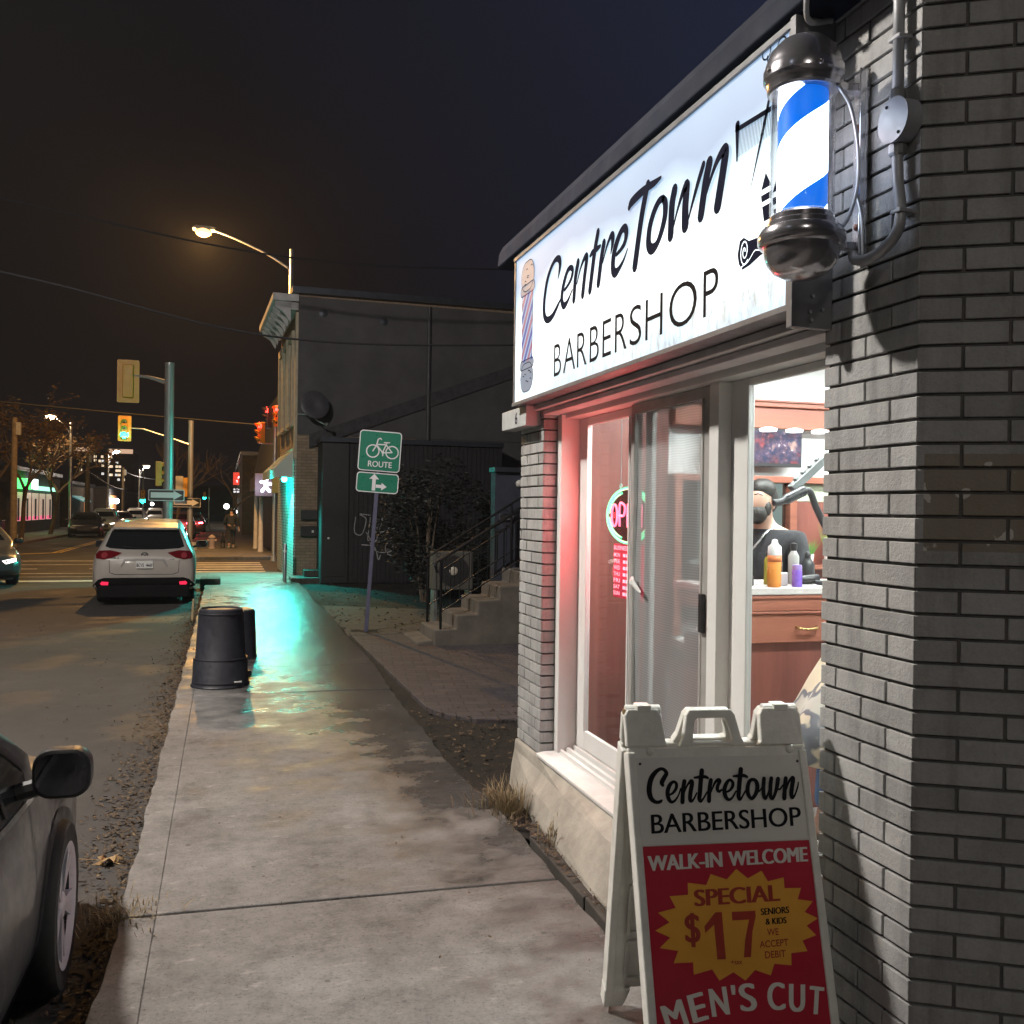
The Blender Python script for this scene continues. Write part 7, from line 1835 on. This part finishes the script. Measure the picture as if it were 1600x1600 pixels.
chn = MB(); chn.tube([(0.075, 0.03, 1.475), (0.07, -0.075, 1.45), (0.03, -0.135, 1.37), (0.0, -0.148, 1.335), (-0.03, -0.135, 1.37), (-0.07, -0.075, 1.45), (-0.075, 0.03, 1.475)], 0.006, 6, 5); chn.build("necklace", M("silver", (0.7, 0.7, 0.7), 0.25, metal=0.8), bar, smooth=True)
# ---- barber chair and seated customer under a patterned cape, mostly behind the pier
chz = thing("barber_chair", "chrome and black barber chair mostly hidden behind the brick pier", "barber chair", (2.96, 3.60, 0.20), R(-62))
MB().lathe([(0.30, 0), (0.30, 0.02), (0.26, 0.05), (0.06, 0.07), (0.05, 0.40), (0.0001, 0.40)], 28).build("base", chrome, chz, smooth=True, auto=40)
MB().box(-0.28, 0.28, -0.28, 0.26, 0.405, 0.52).build("seat", bplas, chz, bevel=0.04)
MB().obox((0, 0.32, 0.80), (0.52, 0.10, 0.62), Matrix.Rotation(R(-10), 3, 'X')).build("backrest", bplas, chz, bevel=0.04)
for sx in (-1, 1):
    MB().box(sx * 0.34 - 0.04, sx * 0.34 + 0.04, -0.25, 0.2, 0.66, 0.71).build("armrest", bplas, chz, bevel=0.015)
    MB().tube([(sx * 0.34, -0.2, 0.66), (sx * 0.32, -0.22, 0.45)], 0.018, 8).tube([(sx * 0.34, 0.15, 0.66), (sx * 0.32, 0.15, 0.45)], 0.018, 8).build("armrest_bracket", chrome, chz)
MB().obox((0, -0.62, 0.16), (0.42, 0.26, 0.03), Matrix.Rotation(R(-20), 3, 'X')).tube([(0, -0.3, 0.42), (0, -0.55, 0.18)], 0.025, 8).build("footrest", chrome, chz, bevel=0.006)
cus = thing("person", "seated person under a beige and dark patterned barber cape by the window", "person", (2.96, 3.60, 0.20), R(-62))
V = [(0, 0.08, 0.60, (0.16, 0.13)), (0, 0.12, 0.80, (0.15, 0.11)), (0, 0.16, 1.0, (0.165, 0.115)), (0, 0.18, 1.12, (0.14, 0.09)), (0, 0.18, 1.20, 0.058), (0, 0.15, 1.27, 0.06), (0, 0.135, 1.33, (0.074, 0.088)), (0, 0.14, 1.40, (0.07, 0.084)), (0, 0.15, 1.44, 0.05),
     (0.19, 0.17, 1.10, 0.062), (0.25, 0.02, 0.88, 0.046), (0.24, -0.2, 0.76, 0.036), (0.23, -0.28, 0.75, (0.04, 0.024)), (-0.19, 0.17, 1.10, 0.062), (-0.25, 0.02, 0.88, 0.046), (-0.24, -0.2, 0.76, 0.036), (-0.23, -0.28, 0.75, (0.04, 0.024)),
     (0.10, 0.02, 0.60, 0.09), (0.11, -0.42, 0.58, 0.062), (0.11, -0.50, 0.26, 0.045), (0.11, -0.62, 0.21, 0.04), (-0.10, 0.02, 0.60, 0.09), (-0.11, -0.42, 0.58, 0.062), (-0.11, -0.50, 0.26, 0.045), (-0.11, -0.62, 0.21, 0.04), (0, 0.04, 1.33, 0.014)]
E_ = [(0, 1), (1, 2), (2, 3), (3, 4), (4, 5), (5, 6), (6, 7), (7, 8), (3, 9), (9, 10), (10, 11), (11, 12), (3, 13), (13, 14), (14, 15), (15, 16), (0, 17), (17, 18), (18, 19), (19, 20), (0, 21), (21, 22), (22, 23), (23, 24), (6, 25)]
fingers(V, E_, 12, (0, -1, -0.1), (0, 0, 1)); fingers(V, E_, 16, (0, -1, -0.1), (0, 0, 1))
skin_obj("body", V, E_, skin_tone, cus)
hr = MB(); hr.ball((0, 0.165, 1.41), 0.096, 18, (0.9, 1.0, 0.85)); hr.build("hair", dark_hair, cus, smooth=True)
skin_obj("jeans", [(0, 0.08, 0.58, (0.17, 0.13)), (0.10, 0.0, 0.60, 0.10), (0.11, -0.42, 0.585, 0.078), (0.11, -0.50, 0.28, 0.062), (-0.10, 0.0, 0.60, 0.10), (-0.11, -0.42, 0.585, 0.078), (-0.11, -0.50, 0.28, 0.062)], [(0, 1), (1, 2), (2, 3), (0, 4), (4, 5), (5, 6)], M("blue_jeans", (0.10, 0.17, 0.32), 0.9), cus)
def cape_mat():
    m, nt, b, out = new_mat("patterned_cape")
    v = coords(nt)
    f = noise(nt, v, 5.5, 2, 0.4)
    nt.links.new(ramp(nt, f, [(0.40, (0.62, 0.52, 0.38)), (0.47, (0.62, 0.52, 0.38)), (0.49, (0.10, 0.10, 0.12)), (0.56, (0.16, 0.16, 0.18)), (0.58, (0.50, 0.46, 0.40))]), b.inputs["Base Color"])
    b.inputs["Roughness"].default_value = 0.6
    return m
cp = MB(); prof = [(0.075, 1.20, 0.17), (0.12, 1.17, 0.16), (0.26, 1.10, 0.13), (0.33, 0.95, 0.06), (0.37, 0.80, -0.02), (0.42, 0.66, -0.08), (0.44, 0.52, -0.10), (0.45, 0.40, -0.11)]
n = 48
for i, (r, z, cy) in enumerate(prof):
    for k in range(n):
        a = 2 * math.pi * k / n; rr_ = r * (1 + (0.02 + 0.05 * i / 7) * math.sin(a * 7 + i * 0.6)); fy = 1.25 if math.sin(a) < 0 and i > 3 else 1.0
        cp.v.append((rr_ * math.cos(a), cy + rr_ * fy * math.sin(a), z + (0.10 if math.sin(a) < -0.3 and i > 5 else 0)))
for i in range(len(prof) - 1):
    for k in range(n):
        cp.f.append((i * n + k, i * n + (k + 1) % n, (i + 1) * n + (k + 1) % n, (i + 1) * n + k))
cp.build("cape", cape_mat(), cus, smooth=True, solid=0.006)
# ---- walker with a dog on the far pavement
wk = thing("person", "person in dark clothes walking away on the far pavement with phone in hand", "person", (0.26, 42.2, 0))
V = [(0, 0, 0.93, (0.15, 0.11)), (0, 0.0, 1.10, (0.14, 0.105)), (0, 0.02, 1.27, (0.16, 0.115)), (0, 0.02, 1.38, (0.14, 0.10)), (0, 0.03, 1.45, 0.06), (0, 0.05, 1.52, 0.07), (0, 0.06, 1.60, (0.078, 0.09)), (0, 0.05, 1.66, 0.06),
     (0.19, 0.02, 1.36, 0.07), (0.26, 0.0, 1.10, 0.05), (0.30, 0.06, 0.86, 0.036), (0.31, 0.08, 0.78, (0.035, 0.022)), (-0.19, 0.02, 1.36, 0.07), (-0.27, 0.05, 1.12, 0.05), (-0.26, 0.18, 0.95, 0.036), (-0.26, 0.22, 0.88, (0.035, 0.022)),
     (0.09, 0.02, 0.88, 0.10), (0.09, 0.14, 0.50, 0.066), (0.09, 0.08, 0.09, 0.045), (0.09, 0.22, 0.04, 0.04), (-0.09, -0.02, 0.88, 0.10), (-0.09, -0.08, 0.50, 0.066), (-0.09, -0.26, 0.16, 0.045), (-0.09, -0.20, 0.05, 0.04), (0, 0.145, 1.58, 0.014)]
E_ = [(0, 1), (1, 2), (2, 3), (3, 4), (4, 5), (5, 6), (6, 7), (3, 8), (8, 9), (9, 10), (10, 11), (3, 12), (12, 13), (13, 14), (14, 15), (0, 16), (16, 17), (17, 18), (18, 19), (0, 20), (20, 21), (21, 22), (22, 23), (6, 24)]
fingers(V, E_, 11, (0, 0.3, -1), (1, 0, 0)); fingers(V, E_, 15, (0, 0.5, -1), (-1, 0, 0))
skin_obj("body", V, E_, skin_tone, wk)
skin_obj("jacket", [(0, 0, 0.86, (0.18, 0.14)), (0, 0.0, 1.08, (0.17, 0.135)), (0, 0.02, 1.27, (0.19, 0.14)), (0, 0.02, 1.39, (0.165, 0.12)), (0, 0.02, 1.48, 0.085), (0.20, 0.02, 1.36, 0.088), (0.265, 0.0, 1.10, 0.066), (0.298, 0.055, 0.90, 0.05), (-0.20, 0.02, 1.36, 0.088), (-0.275, 0.05, 1.12, 0.066), (-0.262, 0.16, 0.98, 0.05)], [(0, 1), (1, 2), (2, 3), (3, 4), (3, 5), (5, 6), (6, 7), (3, 8), (8, 9), (9, 10)], M("dark_jacket", (0.03, 0.03, 0.034), 0.9), wk)
skin_obj("trousers", [(0, 0, 0.90, (0.165, 0.13)), (0.09, 0.02, 0.86, 0.11), (0.09, 0.14, 0.50, 0.085), (0.09, 0.08, 0.12, 0.068), (-0.09, -0.02, 0.86, 0.11), (-0.09, -0.08, 0.50, 0.085), (-0.09, -0.25, 0.18, 0.065)], [(0, 1), (1, 2), (2, 3), (0, 4), (4, 5), (5, 6)], M("dark_trousers", (0.028, 0.028, 0.034), 0.9), wk)
hr = MB(); hr.ball((0, 0.045, 1.635), 0.10, 16, (0.9, 1, 0.9)); hr.build("hair", dark_hair, wk, smooth=True)
for sx in (0.09, -0.09):
    sh_ = MB(); sh_.ball((sx, 0.14 if sx > 0 else -0.21, 0.045), 0.07, 12, (0.75, 1.9, 0.65)); sh_.build("shoe", M("pale_shoe", (0.5, 0.48, 0.45), 0.7), wk, smooth=True)
ph_ = MB(); ph_.box(-0.012, 0.012, -0.03, 0.05, -0.07, 0.07); o = ph_.build("mobile_phone", white_paint, bevel=0.004); o.location = (0.585, 42.27, 0.78); tag(o, "pale phone held in the right hand of the walker", "phone")
dog = thing("dog", "small black dog walking beside the person on the far pavement", "dog", (-0.08, 42.1, 0))
D = [(0, -0.16, 0.40, (0.085, 0.095)), (0, 0.02, 0.40, (0.08, 0.09)), (0, 0.18, 0.42, (0.095, 0.115)), (0, 0.28, 0.52, 0.06), (0, 0.34, 0.60, 0.06), (0, 0.43, 0.58, 0.034), (0, 0.48, 0.575, 0.025),
     (0.06, 0.19, 0.30, 0.042), (0.065, 0.18, 0.16, 0.026), (0.065, 0.20, 0.03, 0.025), (-0.06, 0.19, 0.30, 0.042), (-0.065, 0.23, 0.16, 0.026), (-0.065, 0.26, 0.03, 0.025),
     (0.06, -0.17, 0.30, 0.055), (0.065, -0.12, 0.22, 0.034), (0.065, -0.21, 0.12, 0.02), (0.065, -0.19, 0.03, 0.024), (-0.06, -0.17, 0.30, 0.055), (-0.065, -0.14, 0.22, 0.034), (-0.065, -0.24, 0.12, 0.02), (-0.065, -0.23, 0.03, 0.024),
     (0, -0.25, 0.46, 0.022), (0, -0.33, 0.55, 0.014), (0.045, 0.33, 0.67, 0.016), (-0.045, 0.33, 0.67, 0.016)]
skin_obj("body", D, [(0, 1), (1, 2), (2, 3), (3, 4), (4, 5), (5, 6), (2, 7), (7, 8), (8, 9), (2, 10), (10, 11), (11, 12), (0, 13), (13, 14), (14, 15), (15, 16), (0, 17), (17, 18), (18, 19), (19, 20), (0, 21), (21, 22), (4, 23), (4, 24)], M("black_fur", (0.018, 0.017, 0.017), 0.9), dog)
cl = MB(); cl.lathe([(0.066, -0.012), (0.066, 0.012)], 14, (0, 0.295, 0.54), Matrix.Rotation(R(50), 3, 'X')); cl.build("collar", white_paint, dog, solid=0.004)

# ================================================================== FAR SIDE AND DISTANCE
autumn = foliage_mat("autumn_leaves", (0.10, 0.05, 0.02), (0.24, 0.15, 0.06))
tree("autumn_tree", "autumn tree with brown leaves in front of the green lit store", (-9.7, 52.0, 0), 7.2, 21, 1500, autumn, 0.55, 0.10, "autumn trees across the road", r0=0.14)
tree("autumn_tree", "taller autumn tree behind the nearest utility pole", (-11.2, 52.5, 0), 7.8, 22, 1500, autumn, 0.55, 0.10, "autumn trees across the road", r0=0.15)
tree("autumn_tree", "sparse autumn tree right of the green lit store", (-9.9, 61.5, 0), 7.2, 23, 1100, autumn, 0.6, 0.10, "autumn trees across the road", r0=0.14)
tree("bare_tree", "bare pale tree with crooked branches right of the farther signal pole", (0.15, 52.0, 0), 5.6, 24, 0, None, 0.75, r0=0.09)
tree("bare_tree", "slim bare tree standing left of the farther signal pole", (-1.9, 47.0, 0), 5.4, 25, 0, None, 0.35, r0=0.06)
# green lit store
far_brick = M("far_brick", (0.07, 0.06, 0.055), 0.9, var=0.3, scale=2)
def building(name, label, x0, x1, y0, y1, h, mat, cat="building"):
    t = thing(name, label, cat, ((x0 + x1) / 2, (y0 + y1) / 2, 0))
    off = ((x0 + x1) / 2, (y0 + y1) / 2, 0)
    MB().box(x0, x1, y0, y1, -0.3, h).build("wall", mat, t, off=off)
    MB().box(x0 - 0.15, x1 + 0.15, y0 - 0.15, y1 + 0.15, h + 0.004, h + 0.25).build("roof", dark_metal, t, off=off)
    return t, off
store, so_ = building("corner_store", "low corner store with green lit sign and glowing windows across the road", -20, -11.6, 60.0, 76.0, 3.7, far_brick)
lit_win = EM("store_window_glow", (1.0, 0.72, 0.55), 0.38); lit_green = EM("green_sign_glow", (0.08, 1.0, 0.16), 3.0); lit_white = EM("white_sign_glow", (0.8, 1.0, 0.95), 2.6); lit_pink = EM("pink_sign_glow", (1.0, 0.15, 0.30), 0.9)
for k in range(5):
    y = 60.8 + k * 2.4
    w_ = MB().box(-11.598, -11.56, y, y + 1.9, 0.75, 2.45).build("window", lit_win, store, off=so_)
    MB().box(-11.555, -11.50, y + 0.2 + 0.2 * k % 1, y + 0.5 + 0.2 * k % 1, 0.8, 2.1).build("mullion", dark_metal, w_, off=so_)
    MB().box(-11.556, -11.552, y + 0.1, y + 1.8, 0.78, 1.0).build("pink_sign", lit_pink, w_, off=so_)
for k in range(2):
    MB().box(-14.5 + 1.3 * k, -13.6 + 1.3 * k, 59.95, 59.998, 0.75, 2.4).build("window", lit_win, store, off=so_)
MB().box(-11.55, -11.25, 60.4, 63.4, 2.65, 3.25).build("green_sign", lit_green, store, off=so_)
MB().box(-11.55, -11.25, 63.5, 65.5, 2.7, 3.3).build("white_sign", lit_white, store, off=so_)
MB().box(-11.55, -11.30, 65.6, 72.5, 2.65, 2.9).build("light_strip", EM("strip_glow", (0.4, 1.0, 0.7), 1.6), store, off=so_)
lamp("store_glow", (3.6, -4, 1.7), 120, (0.9, 0.85, 0.7), 0.6, store)
b2, o2 = building("dark_house", "dark gabled house front with teal awning behind the parked cars", -20, -11.8, 82, 96, 3.4, far_brick)
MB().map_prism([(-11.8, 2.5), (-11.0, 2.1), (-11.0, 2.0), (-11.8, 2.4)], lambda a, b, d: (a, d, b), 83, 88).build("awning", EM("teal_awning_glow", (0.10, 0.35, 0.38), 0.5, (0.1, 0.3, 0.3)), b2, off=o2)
MB().box(-11.798, -11.75, 90, 92, 0.9, 2.4).build("window", EM("amber_window", (1.0, 0.42, 0.16), 0.6), b2, off=o2)
b3, o3 = building("brick_house", "dark house with bright white porch lamps down the road", -22, -11.4, 104, 122, 3.4, far_brick)
MB().box(-11.39, -11.35, 106, 111, 0.9, 2.8).build("window", EM("amber_window", (1.0, 0.42, 0.16), 0.6), b3, off=o3)
for y in (105.0, 108.0):
    MB().ball((-11.0, y, 2.2), 0.28, 12).build("porch_lamp", EM("porch_glow", (1, 0.98, 0.95), 14.0), b3, smooth=True, off=o3)
lamp("porch_light", (5.8, -7, 2.2), 300, (1, 0.95, 0.9), 0.3, b3)
building("dark_block", "dark low commercial block at the left edge beyond the crossing", -26, -14.5, 38.5, 56, 3.6, far_brick)
building("dark_block", "dark two storey block far down the road on the left", -26, -14, 130, 170, 3.6, far_brick)
building("dark_terrace", "dark distant terrace closing the view right of the far signals", 1.0, 12, 62, 120, 5.0, far_brick)
building("dark_terrace", "dark distant block at the end of the road", -12, 4, 260, 280, 7.0, far_brick)
# apartment tower with lit windows
tw = thing("apartment_tower", "distant dark apartment tower with scattered lit windows", "apartment tower", (-38, 335, 0))
TWO = (-38, 335, 0)
MB().box(-48, -28.5, 331, 350, -0.5, 19.0).build("wall", M("tower_dark", (0.012, 0.014, 0.016), 0.9), tw, off=TWO)
MB().box(-46.8, -41.2, 330.6, 330.98, 19.004, 20.2).box(-36.2, -29.0, 330.6, 330.98, 18.6, 20.0).build("crown_band", EM("tower_band_glow", (1.0, 0.62, 0.40), 0.75), tw, off=TWO)
rt2 = random.Random(9)
warm = EM("tower_window_warm", (1.0, 0.78, 0.52), 1.2); cool = EM("tower_window_cool", (0.95, 0.95, 0.9), 1.0)
for (x, z) in [(-40.3, 17.4), (-40.3, 16.2), (-38.2, 17.4), (-38.0, 16.0), (-38.9, 16.0), (-38.0, 14.6), (-38.0, 11.9), (-36.0, 17.2), (-35.6, 17.2), (-36.1, 15.7), (-36.1, 14.3), (-35.4, 14.3), (-36.1, 11.6), (-35.4, 11.6), (-33.8, 15.6), (-33.8, 14.3), (-32.9, 14.3), (-33.8, 13.0), (-33.0, 13.0), (-33.9, 11.6), (-33.0, 11.6), (-33.2, 10.1), (-31.7, 10.1), (-42.8, 16.0), (-44.5, 13.0)]:
    MB().box(x - 0.38, x + 0.38, 330.92, 330.98, z - 0.36, z + 0.36).build("window", warm if rt2.random() < 0.6 else cool, tw, off=TWO)
# shop across the side road on the right
sh2 = thing("far_shop", "dark mansard roofed shop with white columns and glowing lamp sign across side road", "shop", (1.75, 37.0, 0))
S2 = (1.75, 37.0, 0)
MB().prism([(1.95, 36.6), (1.55, 46.5), (9, 46.5), (9, 36.6)], -0.2, 3.0, 'z').build("wall", wallbrick_mat("dark_red_brick", (0.10, 0.055, 0.045), (0.13, 0.075, 0.06), (0.08, 0.07, 0.06)), sh2, off=S2)
mr = MB(); mr.add([(1.62, 36.4, 3.0), (1.2, 46.8, 3.0), (9.3, 46.8, 3.0), (9.3, 36.4, 3.0), (2.2, 37.0, 6.5), (1.9, 46.2, 6.5), (8.8, 46.2, 6.5), (8.8, 37.0, 6.5)], [(0, 1, 5, 4), (1, 2, 6, 5), (2, 3, 7, 6), (3, 0, 4, 7), (4, 5, 6, 7), (0, 3, 2, 1)])
mr.build("mansard_roof", M("shingle_dark", (0.03, 0.03, 0.034), 0.9, var=0.3), sh2, off=S2)
for x, y in ((1.36, 38.8), (1.26, 41.8)):
    MB().lathe([(0.12, 0), (0.10, 0.1), (0.08, 2.3), (0.12, 2.4)], 14, (x, y, 0.0)).build("column", M("column_white", (0.6, 0.58, 0.56), 0.6), sh2, smooth=True, auto=40, off=S2)
MB().prism([(1.95, 36.7), (1.10, 38.0), (1.05, 44.5), (1.6, 44.5)], 2.42, 2.98, 'z').build("porch_fascia", M("porch_dark", (0.05, 0.045, 0.05), 0.8), sh2, off=S2)
MB().box(2.02, 2.42, 36.55, 36.597, 1.0, 2.1).build("lit_poster", EM("poster_glow", (0.95, 1.0, 1.0), 1.2), sh2, off=S2)
lp = thing("lamp_sign", "small square glowing sign with white figure on the dark shop porch", "lamp sign", (1.46, 37.2, 2.62))
MB().box(-0.40, 0.40, -0.08, 0.08, -0.45, 0.42).build("housing", M("violet_panel", (0.10, 0.09, 0.13), 0.6), lp, bevel=0.02)
fgx = MB(); fgx.ball((0, -0.085, 0.23), 0.10, 12, (1, 0.1, 1)); fq2 = lambda a, b: (a, -0.092, b)
for q in ([(0, 0.15), (0, -0.08)], [(-0.17, 0.10), (0, 0.06), (0.17, 0.02)], [(0, -0.06), (-0.13, -0.25)], [(0, -0.06), (0.14, -0.25)]):
    fgx.ribbon([(a, b, 0.10) for a, b in q], fq2, 4)
fgx.build("white_figure", EM("figure_glow", (0.92, 0.88, 1.0), 9.0), lp, recalc=False)
lamp("sign_light", (-0.3, -0.6, -0.1), 25, (0.9, 0.86, 1.0), 0.25, lp)
# distant illuminated billboard
bb = thing("billboard", "distant illuminated billboard with red panel above pale lettering strip", "billboard", (1.1, 75.5, 0))
MB().tube([(-0.35, 0.2, -0.2), (-0.35, 0.2, 4.4)], 0.08, 8).tube([(0.4, 0.2, -0.2), (0.4, 0.2, 4.4)], 0.08, 8).build("post", dark_metal, bb)
MB().box(-0.55, 0.55, 0, 0.1, 3.45, 4.4).build("red_panel", EM("billboard_red", (0.9, 0.06, 0.04), 0.9), bb)
MB().box(-0.55, 0.55, 0, 0.1, 2.7, 3.25).build("lower_panel", black_paint, bb)
wm = MB(); rw = random.Random(5)
for k in range(16):
    x = rw.uniform(-0.3, 0.5); z = rw.uniform(3.5, 4.1); wm.obox((x, -0.006, z), (0.10, 0.01, 0.08), Matrix.Rotation(rw.uniform(0, 3), 3, 'Y'))
for k in range(9):
    wm.box(-0.5 + k * 0.115, -0.42 + k * 0.115, -0.01, -0.003, 2.86, 2.98); wm.box(-0.5 + k * 0.115, -0.43 + k * 0.115, -0.01, -0.003, 3.05, 3.16)
wm.build("pale_marks", EM("billboard_white", (0.95, 0.95, 1.0), 1.4), bb)
# a few far lamps down the road
for i, (x, y, z, lab) in enumerate(((0.1, 82.0, 1.6, "bright white ball lamp far down the pavement"), (0.75, 84.0, 1.15, "second white ball lamp low on the far pavement"), (-9.0, 130.0, 1.8, "tiny warm lamp glow at the far end of the road"))):
    t = thing("ball_lamp", lab, "lamp", (x, y, 0), 0, "far ball lamps")
    MB().lathe([(0.06, -0.1), (0.04, z), (0.0001, z)], 8).build("post", dark_metal, t)
    MB().ball((0, 0, z + 0.2), 0.22, 12).build("globe", EM("ball_lamp_glow", (1.0, 0.95, 0.9), 14.0), t, smooth=True)
# things on the opposite pavement
for i, (x, y, lab) in enumerate(((-9.9, 47.0, "dark blue recycling bin on the opposite pavement, right one"), (-10.8, 46.5, "dark blue recycling bin on the opposite pavement, left one"))):
    t = thing("recycling_bin", lab, "bin", (x, y, 0), 0, "recycling bins across the road")
    MB().map_prism([(-0.40, 0), (0.40, 0), (0.46, 0.95), (-0.46, 0.95)], lambda a, b, d: (a, d, b), -0.35, 0.35).build("body", M("bin_blue", (0.02, 0.025, 0.07), 0.5), t, bevel=0.03)
    MB().box(-0.48, 0.48, -0.38, 0.38, 0.955, 1.02).build("lid", M("bin_blue", (0.02, 0.025, 0.07), 0.5), t, bevel=0.02)
bn = thing("park_bench", "pale topped bench on the opposite pavement near the utility pole", "bench", (-11.6, 46.2, 0), R(70))
for k in range(3):
    MB().box(-0.9, 0.9, -0.2 + 0.14 * k, -0.08 + 0.14 * k, 0.45, 0.49).build("slat", M("bench_slat", (0.4, 0.38, 0.34), 0.7), bn, bevel=0.004)
MB().box(-0.8, -0.74, -0.2, 0.2, -0.02, 0.449).box(0.74, 0.8, -0.2, 0.2, -0.02, 0.449).build("leg", dark_metal, bn)

# ================================================================== AIR: thin volume added to stand in for lens glow around lamps
hz, hnt, hb, hout = new_mat("lens_glow_volume")
hnt.nodes.remove(hb)
pv_ = hnt.nodes.new("ShaderNodeVolumePrincipled")
pv_.inputs["Color"].default_value = (0.85, 0.87, 0.9, 1)
pv_.inputs["Density"].default_value = 0.00042
hnt.links.new(pv_.outputs[0], hout.inputs["Volume"])
tag(MB().box(-70, 70, -70, 420, -1.6, 40).build("glow_haze", hz), kind="stuff")
